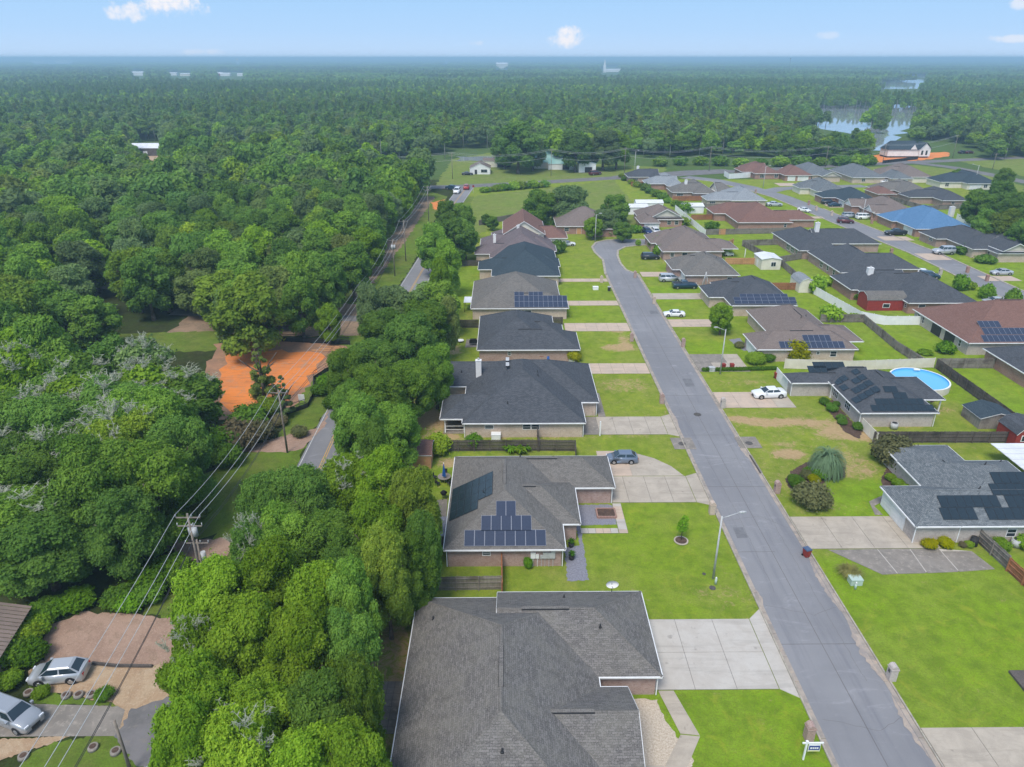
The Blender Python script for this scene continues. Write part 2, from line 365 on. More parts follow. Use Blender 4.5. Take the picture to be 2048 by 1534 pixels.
M['w_red']=woodmat('reddish_wood',(.32,.13,.06),(.40,.18,.09),(.24,.10,.05))
M['bark']=surf('bark',(.11,.085,.065),(.17,.14,.115),3,bs=5)
M['palebark']=surf('pale_bark',(.34,.31,.27),(.45,.42,.38),3)
M['lichen']=surf('pale_lichen',(.46,.47,.36),(.34,.37,.27),2)
def leaf(name,a,b_,c_,trans=.3):
    m=bpy.data.materials.new(name);m.use_nodes=True;t=m.node_tree;t.nodes.clear()
    o=N(t,'ShaderNodeOutputMaterial');d=N(t,'ShaderNodeBsdfDiffuse');tr=N(t,'ShaderNodeBsdfTranslucent');mx=N(t,'ShaderNodeMixShader');mx.inputs[0].default_value=trans
    A=N(t,'ShaderNodeAttribute',attribute_name='tint');oi=N(t,'ShaderNodeObjectInfo')
    c=mixc(t,A.outputs['Fac'],a,b_)
    # species differ from tree to tree: yellow-green to blue-green, light to dark
    r1=oi.outputs['Random'];k=N(t,'ShaderNodeMath',operation='MULTIPLY');t.links.new(r1,k.inputs[0]);k.inputs[1].default_value=7.31
    fr=N(t,'ShaderNodeMath',operation='FRACT');t.links.new(k.outputs[0],fr.inputs[0])
    c=mixc(t,rng(t,fr.outputs[0],.0,1,0,.6,False),c,c_)
    k2=N(t,'ShaderNodeMath',operation='MULTIPLY');t.links.new(r1,k2.inputs[0]);k2.inputs[1].default_value=23.7;f2=N(t,'ShaderNodeMath',operation='FRACT');t.links.new(k2.outputs[0],f2.inputs[0])
    c=mixc(t,rng(t,f2.outputs[0],.76,1.0,0,.4,False),c,mixc(t,A.outputs['Fac'],(.15,.17,.03),(.33,.34,.07)))
    nl=noise(t,.0045,4,.65,oi.outputs['Location']);c=mixc(t,rng(t,nl,.50,.68,0,.5),c,mixc(t,A.outputs['Fac'],(.10,.15,.075),(.22,.29,.15)))
    nl2=noise(t,.011,3,.6,oi.outputs['Location']);c=mixc(t,rng(t,nl2,.5,.7,0,.5),c,mixc(t,A.outputs['Fac'],(.05,.11,.05),(.12,.20,.09)))
    hs=N(t,'ShaderNodeHueSaturation');t.links.new(c,hs.inputs['Color'])
    t.links.new(rng(t,r1,0,1,.88,1.62,False),hs.inputs['Value'])
    hs.inputs['Saturation'].default_value=1.14
    c=hs.outputs[0]
    t.links.new(c,d.inputs[0]);t.links.new(c,tr.inputs[0]);t.links.new(d.outputs[0],mx.inputs[1]);t.links.new(tr.outputs[0],mx.inputs[2]);t.links.new(mx.outputs[0],o.inputs[0])
    return m
M['leaf']=leaf('oak_leaves',(.07,.145,.03),(.24,.355,.085),(.10,.18,.06),.4)
M['leafb']=leaf('bright_leaves',(.10,.185,.03),(.30,.42,.085),(.16,.26,.05),.4)
M['leafd']=leaf('dull_leaves',(.09,.145,.05),(.21,.285,.11),(.14,.19,.10),.4)
M['pine']=leaf('pine_needles',(.07,.14,.04),(.16,.24,.06),(.12,.19,.05),.3)
M['shrub']=leaf('shrub_leaves',(.06,.14,.02),(.16,.28,.05),(.09,.14,.04))
M['olive']=leaf('olive_leaves',(.08,.10,.04),(.20,.21,.10),(.17,.12,.09))
M['yellow']=leaf('yellow_leaves',(.20,.22,.02),(.40,.36,.03),(.25,.3,.03))
M['palm']=leaf('palm_fronds',(.20,.29,.17),(.36,.46,.29),(.28,.38,.24),.35)
def water():
    m=mat('lake_water',(.34,.37,.38),.04,spec=1);t,b=nodes(m);b.inputs['IOR'].default_value=1.5;return m  # pale base colour stands in for the sky's reflection on the water
M['water']=water()
def poolwater():
    m=mat('pool_water',(.13,.46,.72),.04,spec=.5);t,b=nodes(m);bump(t,b,noise(t,1.2,3,.5,wpos(t)),.15,.03);return m
M['poolwater']=poolwater()
def solar(name,c1,line):
    m=mat(name,c1,.22,spec=.5);t,b=nodes(m);U=N(t,'ShaderNodeTexCoord').outputs['Object']
    br=N(t,'ShaderNodeTexBrick');t.links.new(U,br.inputs['Vector']);br.offset=0
    br.inputs['Color1'].default_value=(*c1,1);br.inputs['Color2'].default_value=(*[x*1.15 for x in c1],1);br.inputs['Mortar'].default_value=(*line,1)
    br.inputs['Scale'].default_value=1;br.inputs['Mortar Size'].default_value=.006;br.inputs['Brick Width'].default_value=.165;br.inputs['Row Height'].default_value=.165
    t.links.new(br.outputs[0],b.inputs['Base Color']);return m
M['pv']=solar('blue_solar_cells',(.030,.040,.068),(.06,.075,.11))
M['pvk']=solar('black_solar_cells',(.017,.028,.036),(.028,.042,.052))
M['alu']=mat('aluminium_frame',(.35,.37,.42),.4,.5)
def paint(name,c,metal=.3):
    m=mat(name,c,.28,metal,.5);b=m.node_tree.nodes['Principled BSDF'];b.inputs['Coat Weight'].default_value=.6;b.inputs['Coat Roughness'].default_value=.08
    return m
PC={'white':paint('white_car_paint',(.75,.76,.76),0),'silver':paint('silver_car_paint',(.36,.38,.40)),'steel':paint('steel_grey_car_paint',(.17,.21,.27)),
 'black':paint('black_car_paint',(.012,.014,.017)),'navy':paint('dark_blue_car_paint',(.015,.05,.085)),'blue':paint('blue_car_paint',(.015,.03,.12)),
 'maroon':paint('maroon_car_paint',(.10,.012,.015)),'red':paint('red_car_paint',(.35,.02,.02)),'pearl':paint('pale_silver_car_paint',(.48,.50,.52))}
HAZE=0.00032
# ================================================================ SETTING: ground, roads
b=MB();S=34000
b.face([(-S,-S,-.06),(S,-S,-.06),(S,S,-.06),(-S,S,-.06)]);struct(b.build('ground',M['far']))
def flat(name,pts,z,m,pix=True,jag=0,seed=1,parent=None):
    r=random.Random(seed)
    P=[at(u,v) for u,v in pts] if pix else list(pts)
    if jag:
        Q=[]
        for i in range(len(P)):
            a=Vector(P[i]);c=Vector(P[(i+1)%len(P)]);n=max(1,int((c-a).length/(jag*2.5)))
            for k in range(n):
                q=a.lerp(c,k/n);Q.append((q.x+r.uniform(-jag,jag),q.y+r.uniform(-jag,jag)))
        P=Q
    bb=MB();bb.face([(x,y,z) for x,y in P]);o=bb.build(name,m,parent)
    me=o.data
    if me.polygons[0].normal.z<0:me.flip_normals()
    return o
struct(flat('woodland_floor',[(-260,20),(-22,20),(-22,345),(-60,345),(-260,470)],-.045,M['floor'],False))
# lawns: one sheet, with each lot's own tone and the worn bare patches stored per point
gx=np.arange(-22,200.1,.7);gy=np.arange(26,345.1,.7)
X,Y=np.meshgrid(gx,gy);nx,ny=len(gx),len(gy)
me=bpy.data.meshes.new('lawn')
co=np.stack([X.ravel(),Y.ravel(),np.full(X.size,-.02)],1)
me.vertices.add(len(co));me.vertices.foreach_set('co',co.ravel().astype(np.float32))
i=(np.arange(ny-1)[:,None]*nx+np.arange(nx-1)[None,:]).ravel()
q=np.stack([i,i+1,i+nx+1,i+nx],1).ravel()
me.loops.add(len(q));me.loops.foreach_set('vertex_index',q.astype(np.int32))
me.polygons.add(len(i));me.polygons.foreach_set('loop_start',(np.arange(len(i))*4).astype(np.int32));me.polygons.foreach_set('loop_total',np.full(len(i),4,np.int32))
me.update(calc_edges=True)
tone=np.full(X.size,.45);lush=np.zeros(X.size);dry=np.zeros(X.size)
xf,yf=X.ravel(),Y.ravel()
def lot(x0,x1,y0,y1,t,l=0,d=0):
    k=(xf>=x0)&(xf<x1)&(yf>=y0)&(yf<y1);tone[k]=t;lush[k]=l;dry[k]=d
lot(10,27,26,47.5,1,.8);lot(8,27,56,77,.8,.25);lot(6,27,87,95.5,.6,.0);lot(10,27,101,117,.35,0,.2);lot(10,27,118,140,.6,.1)
lot(10,27,140,152,.8,.3);lot(10,27,152,172,.8,.3);lot(10,27,172,200,.6,.1)
lot(35,70,40,66,1,.55);lot(35,58,78,104,.3,.0,.27);lot(41,52,72,82,1,.9);lot(35,60,108,118,.45,0,.1)
lot(35,62,118,135,.9,.5);lot(35,56,140,158,.7,.2);lot(35,56,160,172,1,.8);lot(35,60,172,195,.55,.1)
lot(58,75,80,106,.3,0,.12);lot(66,90,106,150,.95,.6);lot(75,90,85,106,1,.8);lot(80,119,110,200,1,.5);lot(60,118,150,300,.8,.4)
lot(126,165,150,330,.85,.4);lot(-22,-7,90,160,.35,0,.1);lot(-22,-7,56,90,.6,.3,.1);lot(-22,-9,30,56,.2,0,.28);lot(-22,-7,155,190,.9,.5)
lot(-22,60,215,330,.45,.1)
for (u,v,rx,ry,a) in [(1475,838,3.4,1.2,.8),(1540,845,5,1.6,.9),(1578,908,2.6,1.5,1.2),(1655,850,4,2.2,.7),(1690,868,5,1.6,.8),(1570,888,2,1,.5),(1730,875,4,1.2,.7),
      (1232,660,3,2,1),(1240,695,4,2.4,1.1),(1250,680,1.5,4,.9),(1245,770,5,3,.45),(1600,842,3,1.5,.5),(1480,765,6,1.5,.35),(1530,1013,3,2,.6),(1640,1015,6,1.5,.4),
      (870,840,5,3.5,1.1),(885,870,3,2,.8),(850,810,2.5,5,.8),(900,925,2,1.6,1),(905,700,2,3,.9),(1860,820,5,1.5,.5),(1800,850,5,1.2,.45),(1450,1190,5,1.8,.35),(1700,925,3,5,.45),
      (765,1350,6,9,.55),(1880,775,2,2,.7),(1985,840,3,2,.6),(870,770,2.5,6,.6),(1015,875,18,.9,.45),(1270,870,7,.7,.35),(1365,760,.9,14,.3),(1240,545,3,1.2,.5),(1300,525,8,2,.3),(890,655,3,3,.6),(1460,320,15,4,.5),(930,490,10,5,.5),(1420,450,14,3,.3)]:
    cx,cy_=at(u,v);dd=((xf-cx)/rx)**2+((yf-cy_)/ry)**2
    dry+=a*np.clip(1.3-dd,0,1)
r_=np.random.RandomState(3);
for nm,a in (('tone',tone),('lush',lush),('dry',dry)):
    g=a.reshape(ny,nx);g=(g+np.roll(g,1,0)+np.roll(g,-1,0)+np.roll(g,1,1)+np.roll(g,-1,1))/5 if nm!='dry' else g
    at_=me.attributes.new(nm,'FLOAT','POINT');at_.data.foreach_set('value',g.ravel().astype(np.float32))
me.materials.append(M['grass']);struct(link('lawn',me))
struct(flat('pasture',[(915,470),(950,392),(1130,372),(1230,360),(1255,395),(1300,425),(1290,455),(1230,470),(1100,440),(1000,440),(960,470)],0,M['field'],jag=.8))
struct(flat('meadow',[(1900,318),(2048,310),(2260,310),(2260,372),(2048,352),(1960,332)],-.01,M['field'],jag=1))
struct(flat('meadow',[(1640,338),(1830,330),(1960,345),(2048,372),(2048,396),(1950,372),(1880,352),(1720,348)],-.012,M['field'],jag=1))
struct(flat('meadow',[(870,372),(905,318),(1010,300),(1160,325),(1330,335),(1330,350),(1100,362)],-.01,M['field'],jag=1))
# --- the near street
KX0,KX1=26.25,34.95
b=MB();YS=183
xs0,xs1=KX0+.45,KX1-.45
left=[at(u,v) for u,v in [(1224,545),(1206,520),(1190,505),(1184,494),(1192,485),(1214,480),(1250,479),(1300,479)]]
right=[at(u,v) for u,v in [(1252,540),(1241,527),(1235,512),(1236,501),(1250,494),(1275,491),(1300,490)]]
road=[(xs0,24)]+[(xs0,YS)]+left[0:]+right[::-1]+[(xs1,YS),(xs1,24)]
road[2]=(xs0,YS+3)
bb=MB();bb.face([(x,y,.0) for x,y in road][::-1]);o=bb.build('street',M['asphalt']);
if o.data.polygons[0].normal.z<0:o.data.flip_normals()
struct(o)
b=MB();b.box(30.62,30.67,24,186,.001,.006)
for y in (38,52.6,66.9,80.7,95,109,131,150):b.box(xs0,xs1 if y!=66.9 else 31,y,y+.05,.001,.0055)
def crack(pts,wd=.012,z=.0062):
    q=random.Random(int(abs(pts[0][0]*97+pts[0][1]*31)));P=[]
    for a,c in zip(pts[:-1],pts[1:]):
        a=Vector(a);c=Vector(c);n=max(2,int((c-a).length/.5))
        for k in range(n):
            w_=a.lerp(c,k/n);P.append((w_.x+q.uniform(-.07,.07),w_.y+q.uniform(-.07,.07)))
    P.append(pts[-1]);b.strip(P,wd,z)
for ya in (44,58,73,88,101,118,124,139,160,171):crack([(26.8+rnd.random()*3,ya),(31+rnd.random(),ya+rnd.uniform(-1.5,1.5)),(34.2,ya+rnd.uniform(-2,2))] if rnd.random()<.5 else [(26.8,ya),(28.5,ya+rnd.uniform(-2,2)),(30.5,ya+rnd.uniform(-1,1))],.013)
crack([(28.6,60),(28.9,75),(28.4,92),(28.8,110)],.012);crack([(32.9,48),(32.7,70),(33.0,96)],.012)
struct(b.build('road_seam',M['joint']))
M['sediment']=surf('washed_sand',(.42,.34,.27),(.30,.26,.23),.8,(.24,.23,.23),2.5,bs=10)
for (xa,ya,yb,wd) in ((34.45,40,47,.55),(34.5,48,56,.7),(34.45,57,66,.5),(34.5,88,94,.4),(26.7,58,61,.3),(26.7,98,103,.3)):
    q=random.Random(int(ya));n=int((yb-ya)/.4);P=[(xa+(.0 if xa>30 else 0),ya+i*.4) for i in range(n)];sg=-1 if xa>30 else 1
    Q=[(xa+sg*wd*math.sin(math.pi*(i+.3)/n)*q.uniform(.5,1.1),ya+i*.4) for i in range(n)]
    struct(flat('road_sand',P+Q[::-1],.021,M['sediment'],False))
# tyre-polished and patched squares of newer tarmac
M['tarpatch']=surf('tar_patch',(.15,.15,.155),(.19,.19,.195),.8,bs=20)
for (xa,ya,w1,l1) in ((31.2,112.5,1.6,3.4),(27.4,69.5,1.3,2.2),(32.2,151,1.8,2.5)):
    struct(flat('road_patch',[(xa,ya),(xa+w1,ya+.1),(xa+w1,ya+l1),(xa+.1,ya+l1)],.009,M['tarpatch'],False,jag=.03))
# kerb and gutter, poured in 3 m lengths
kb=MB();kb.box(0,.45,.02,2.98,-.1,.02,1);kb.box(-.15,0,.01,2.99,-.1,.13,0)
kmesh=kb.mesh('kerb_segment',[M['kerb'],M['gutter']])
for side in (0,1):
    k=struct(link('kerb',None,None,(KX0 if side==0 else KX1,24,0),0))
    for i in range(53):
        o=link('kerb_segment',kmesh,k,(0,i*3,0) if side==0 else (0,i*3+3,0),0 if side==0 else math.pi)
def kerbline(pts,name='kerb',wd=.3):
    bb=MB();L,Rr=bb.strip(pts,wd,.12,0)
    for A in (L,Rr):
        for i in range(len(A)-1):bb.face([A[i],A[i+1],(A[i+1][0],A[i+1][1],0),(A[i][0],A[i][1],0)],0)
    return struct(bb.build(name,M['kerb']))
kerbline([(KX0,YS)]+left[1:]);kerbline([(KX1,YS)]+right)
# --- the second street
st2=[(120.5,60),(122,120),(122.3,160),(122.3,206),(119.5,230),(117.4,248),(115.8,272),(113.3,298),(107,322),(98,341),(86,352)]
b=MB();b.strip(st2,4.1,.003);b.strip([(112,311),(120,318),(135,322),(160,325)],3.6,.007);struct(b.build('street',M['asphalt']))
for sgn in (-1,1):
    pts=[]
    for i,p in enumerate(st2):
        a=Vector(st2[max(0,i-1)]);c=Vector(st2[min(len(st2)-1,i+1)]);d=(c-a).normalized();pts.append(tuple(Vector(p)+Vector((-d.y,d.x))*4.35*sgn))
    kerbline(pts if sgn>0 else pts[:7],wd=.25)
b=MB();b.strip([(-60,322),(-25,324),(10,334),(45,347),(80,358),(130,376),(190,395),(300,425)],4.5,.011);b.strip([at(1800,322),at(1900,334),at(1975,348),at(2060,366),at(2200,392)],4,.012);struct(b.build('highway',M['asphold']))
b=MB();b.strip([at(1235,355),at(1300,350),at(1380,344),at(1460,341)],5,.016);struct(b.build('highway_shoulder',M['asphold']))
# --- the county road under the trees
cr=[(-26,20),(-26,110),(-25.2,140),(-23.4,170),(-21.8,200),(-20.8,240),(-20.2,284),(-17,326)]
b=MB();b.strip(cr,3.35,.002);struct(b.build('county_road',M['asphalt']))
b=MB();b.strip([(x-.15,y) for x,y in cr],.06,.008,0);b.strip([(x+.15,y) for x,y in cr],.06,.008,0);b.strip([(x-3.05,y) for x,y in cr],.06,.008,1);b.strip([(x+3.05,y) for x,y in cr],.06,.008,1)
struct(b.build('road_marking',[M['paint_y'],M['paint_w']]))
struct(flat('road_verge',[(-36,20),(-29.6,20),(-29.4,120),(-26,190),(-24,300),(-36,318),(-42,200),(-37,150),(-34,120)],-.03,M['rough'],False,jag=.4))
struct(flat('woodland_path',[(-37,165),(-34,165),(-31,230),(-29,300),(-34,300),(-37,220)],-.012,M['dirt'],False,jag=.5))
struct(flat('road_verge',[(-22.4,60),(-19,60),(-15,150),(-13,300),(-17,300),(-20,150)],-.012,M['rough'],False,jag=.4))
struct(flat('side_lane',[(-75,156),(-29,150),(-29,146.4),(-75,151.5)],0,M['asphold'],False))
struct(flat('lane_verge',[(-70,139),(-29,138),(-29,158),(-70,165)],-.02,M['dirt'],False,jag=.7))
struct(flat('building_plot',[(455,712),(500,703),(560,701),(640,703),(652,716),(636,732),(622,752),(600,782),(580,806),(555,820),(500,826),(440,812),(430,760)],.0,M['redsoil'],jag=.9))
struct(flat('plot_edge',[(430,690),(470,678),(560,680),(700,690),(700,708),(655,745),(625,780),(600,830),(560,840),(430,840),(400,760)],-.008,M['plotdirt'],jag=.8))
struct(flat('plot_grass',[(565,835),(590,815),(608,782),(640,750),(700,700),(700,760),(670,810),(620,850),(560,852)],.006,M['rough'],jag=.4))
struct(flat('side_drive',[(512,888),(560,873),(640,855),(655,822),(652,850),(600,900),(560,905),(480,903)],.005,M['pinkgravel'],jag=.25))
struct(flat('verge_grass',[(470,900),(600,897),(596,940),(520,1010),(470,1050),(390,1080),(350,1080),(380,980)],-.015,M['rough'],jag=.5))
struct(flat('side_drive',[(345,1080),(440,1076),(470,1085),(460,1110),(345,1125)],.004,M['pinkgravel'],jag=.3))
struct(flat('far_verge_dirt',[(864,405),(890,398),(886,416),(868,420)],.008,M['redsoil'],jag=.5))
# bottom left forecourt
struct(flat('gravel_forecourt',[(80,1300),(95,1250),(160,1225),(260,1225),(340,1235),(360,1255),(375,1330),(320,1332),(90,1330)],.002,M['pinkgravel'],jag=.3))
struct(flat('sandy_drive',[(58,1345),(70,1322),(340,1332),(340,1420),(240,1500),(232,1410),(60,1375)],.006,M['sand'],jag=.25))
struct(flat('sandy_drive',[(-40,1480),(140,1472),(110,1485),(60,1500),(-40,1534)],.008,M['sand'],jag=.1))
struct(flat('concrete_drive',[(-60,1400),(70,1408),(235,1412),(250,1420),(235,1472),(-60,1474)],.010,M['concold']))
struct(flat('asphalt_apron',[(335,1395),(262,1418),(245,1450),(232,1472),(270,1534),(400,1534),(400,1380)],.014,M['asphold'],jag=.15))
struct(flat('corner_lawn',[(110,1485),(160,1476),(240,1474),(262,1500),(262,1560),(20,1560),(55,1510)],.012,M['rough'],jag=.15))
struct(flat('planted_strip',[(60,1375),(230,1408),(235,1412),(65,1408)],.013,M['rough'],jag=.2))
struct(flat('yard_grass',[(300,1190),(380,1190),(385,1228),(290,1228)],.0,M['rough'],jag=.3))
struct(flat('woodland_yard',[(120,668),(230,668),(330,664),(440,662),(440,700),(330,705),(240,722),(130,715)],-.01,M['rough'],jag=.5))
struct(flat('barn_yard',[(262,304),(330,302),(335,316),(300,322),(262,314)],.0,M['sand'],jag=2))
struct(flat('far_left_field',[(-40,345),(60,338),(95,342),(90,352),(-40,358)],.0,M['field'],jag=2))
struct(flat('cleared_site',[(1735,314),(1770,305),(1830,306),(1895,304),(1900,312),(1860,318),(1800,326),(1740,326)],.0,M['redsoil'],jag=1.2))
# ---------------------------------------------------------------- drives of concrete slabs
def slabs(name,x0,x1,y0,y1,nx,ny,m,m2=None,z=.03,cut=None):
    """poured slabs with open joints; each slab a piece of its own"""
    p=struct(link(name,None,None,(x0,y0,0)));sx=(x1-x0)/nx;sy=(y1-y0)/ny
    bb=MB();bb.box(0,sx-.04,0,sy-.04,-.05,z);me=bb.mesh('slab',[m])
    me2=None
    if m2:
        bb=MB();bb.box(0,sx-.04,0,sy-.04,-.05,z);me2=bb.mesh('slab',[m2])
    for i in range(nx):
        for j in range(ny):
            link('slab',me2 if (me2 and rnd.random()<.4) else me,p,(i*sx+.02,j*sy+.02,rnd.uniform(-.004,.004)))
    bb=MB();bb.box(0,x1-x0,0,y1-y0,-.06,z-.028);bb.build('joint_bed',M['joint'],p)
    return p
def polyslabs(name,polys,m,pix=True,z=.03):
    p=struct(link(name,None))
    for k,P in enumerate(polys):
        Q=[at(*q) for q in P] if pix else P
        c=sum((Vector(q) for q in Q),Vector((0,0)))/len(Q)
        bb=MB();T=[Vector(q)+(c-Vector(q)).normalized()*.012 for q in Q]
        a=sum(T[i].x*T[(i+1)%len(T)].y-T[(i+1)%len(T)].x*T[i].y for i in range(len(T)))
        if a<0:T=T[::-1]
        bb.face([(q.x,q.y,z) for q in T]);n=len(T)
        for i in range(n):
            u,v=T[i],T[(i+1)%n];bb.face([(u.x,u.y,-.03),(v.x,v.y,-.03),(v.x,v.y,z),(u.x,u.y,z)])
        bb.build('slab',m[k%len(m)] if isinstance(m,list) else m,p)
    return p
slabs('driveway',13.2,24.6,47.2,56.1,3,2,M['concnew'])
polyslabs('driveway_apron',[[(24.65,47.2),(26.1,46.2),(26.1,57.5),(24.65,56.1)]],M['concnew'],False)
slabs('driveway',12.9,24.4,77.1,83.4,4,1,M['conc'],z=.03)
polyslabs('driveway_apron',[[(24.45,77.1),(26.1,76.4),(26.1,84.2),(24.45,83.4)]],M['conc'],False)
P=[(13.0,83.5),(24.2,83.5),(23,86),(21,88.2),(18.2,89.9),(15.5,90.3),(13.0,90.3)]
polyslabs('parking_bay',[[P[0],(17.2,83.5),(17.2,90.1),P[5],P[6]],[(17.2,83.5),P[1],P[2],P[3],P[4],(17.2,90.1)]],[M['concpink'],M['conc']],False)
slabs('driveway',11.6,24.5,95.3,101.2,5,1,M['conc'],M['concold'])
polyslabs('driveway_apron',[[(24.55,95.3),(26.1,94.6),(26.1,102),(24.55,101.2)]],M['conc'],False)
slabs('front_path',14.6,15.8,101.3,110,1,5,M['concold'])
for ya,yb in ((118.2,123.0),(140.3,145.3),(157.3,160.8),(176.5,179.3)):
    slabs('driveway',12.8 if ya<130 else 12.4,26.05,ya,yb,6,1,M['concpink'])
slabs('driveway',35.2,50.6,67.4,73.8,4,1,M['conc'],z=.03)
o=polyslabs('side_parking',[[(37.3,67.2),(41.5,62.8),(43.2,62.9),(43.0,67.3)],[(43.1,67.3),(43.3,62.9),(46.5,63.0),(46.8,67.3)],[(46.9,67.3),(46.6,63.0),(50.2,63.2),(50.2,67.3)],[(50.3,66.8),(50.3,63.2),(54.5,63.6),(53.8,66.8)]],M['concold'],False)
struct(flat('joint_strip',[(37.3,67.2),(41.5,62.85),(54.4,63.65),(53.8,66.8),(50.2,67.3)],.018,M['concnew'],False))
slabs('driveway',35.2,57,31,43.0,5,2,M['conc'])
slabs('driveway',35.2,47.4,104.2,110.2,4,1,M['concpink'],M['conc'])
slabs('driveway',35.2,44.5,119.0,127.4,3,2,M['concold'],M['conc'])
slabs('driveway',35.2,48,142.8,147.5,4,1,M['concpink'])
slabs('driveway',35.3,50,161.8,166.5,4,1,M['conc'])
slabs('driveway',35.6,48,181,185.5,4,1,M['concpink'])
for u0,u1,v0,v1 in [(1855,1905,520,507),(1975,2045,562,552),(1770,1830,481,473),(1660,1725,415,409),(1690,1730,436,430),(1575,1650,437,433),(1540,1600,424,420),(1560,1600,372,366),(1940,1965,377,370)]:
    x0,y0=at(u0,v0);x1,_=at(u1,v0);_,y1=at(u0,v1)
    slabs('driveway',x0,x1,y0,y1,3,1,M['concpink'])
for (x,y) in (at(1366,887),at(1496,885)):
    b=MB();b.box(x-1.6,x+1.6,y-1.7,y+1.7,0,.05);struct(b.build('inlet_slab',M['concold']))
def disc(name,x,y,r,z,m,label,cat,group=None):
    bb=MB();bb.tube((0,0,0),(0,0,z),r,n=20);o=bb.build(name,m,None,(x,y,0));return tag(o,label,cat,group)
disc('manhole_cover',*at(1395,829),.6,.03,M['iron'],'round iron manhole cover set in the street asphalt','manhole cover')
disc('manhole_cover',*at(1364,888),.55,.075,M['iron'],'round iron cover on the concrete inlet slab by the parking bay','manhole cover')
disc('manhole_cover',*at(1498,887),.55,.075,M['iron'],'round iron cover on the concrete inlet slab by the patchy lawn','manhole cover')
disc('meter_cover',*at(1425,1176),.35,.05,M['iron'],'dark round meter cover in the grass below the tall street light','meter cover')
disc('meter_cover',*at(1408,1148),.2,.05,M['iron'],'small round cover in the grass beside the tall street light','meter cover')
b=MB();b.box(34.95,35.15,84,88.8,.1,.16);b.box(34.8,34.96,84,88.8,.02,.1,1);struct(b.build('storm_drain',[M['concold'],M['iron']]))
# ================================================================ HOUSES
M['blackframe']=mat('black_frame',(.03,.035,.04),.4)
E0=2.6;PITCH=.52;INS=.42
def Wp(u0,v0,u1,vf):
    x0,y0=at(u0,v0,E0);x1,_=at(u1,v0,E0);_,y1=at(u0,vf,E0);return [x0,x1,y0,y1]
_cache={}
def cached(key,fn):
    if key not in _cache:_cache[key]=fn()
    return _cache[key]
def roofgeo(w):
    x0,x1,y0,y1,ax,e0,e1,z,p=w
    if ax=='x':
        h=(y1-y0)/2;ym=(y0+y1)/2;zr=z+h*p;a=x0+(h if e0=='h' else 0);b_=x1-(h if e1=='h' else 0)
        if a>b_:a=b_=(a+b_)/2
        return (a,ym,zr),(b_,ym,zr)
    h=(x1-x0)/2;xm=(x0+x1)/2;zr=z+h*p;a=y0+(h if e0=='h' else 0);b_=y1-(h if e1=='h' else 0)
    if a>b_:a=b_=(a+b_)/2
    return (xm,a,zr),(xm,b_,zr)
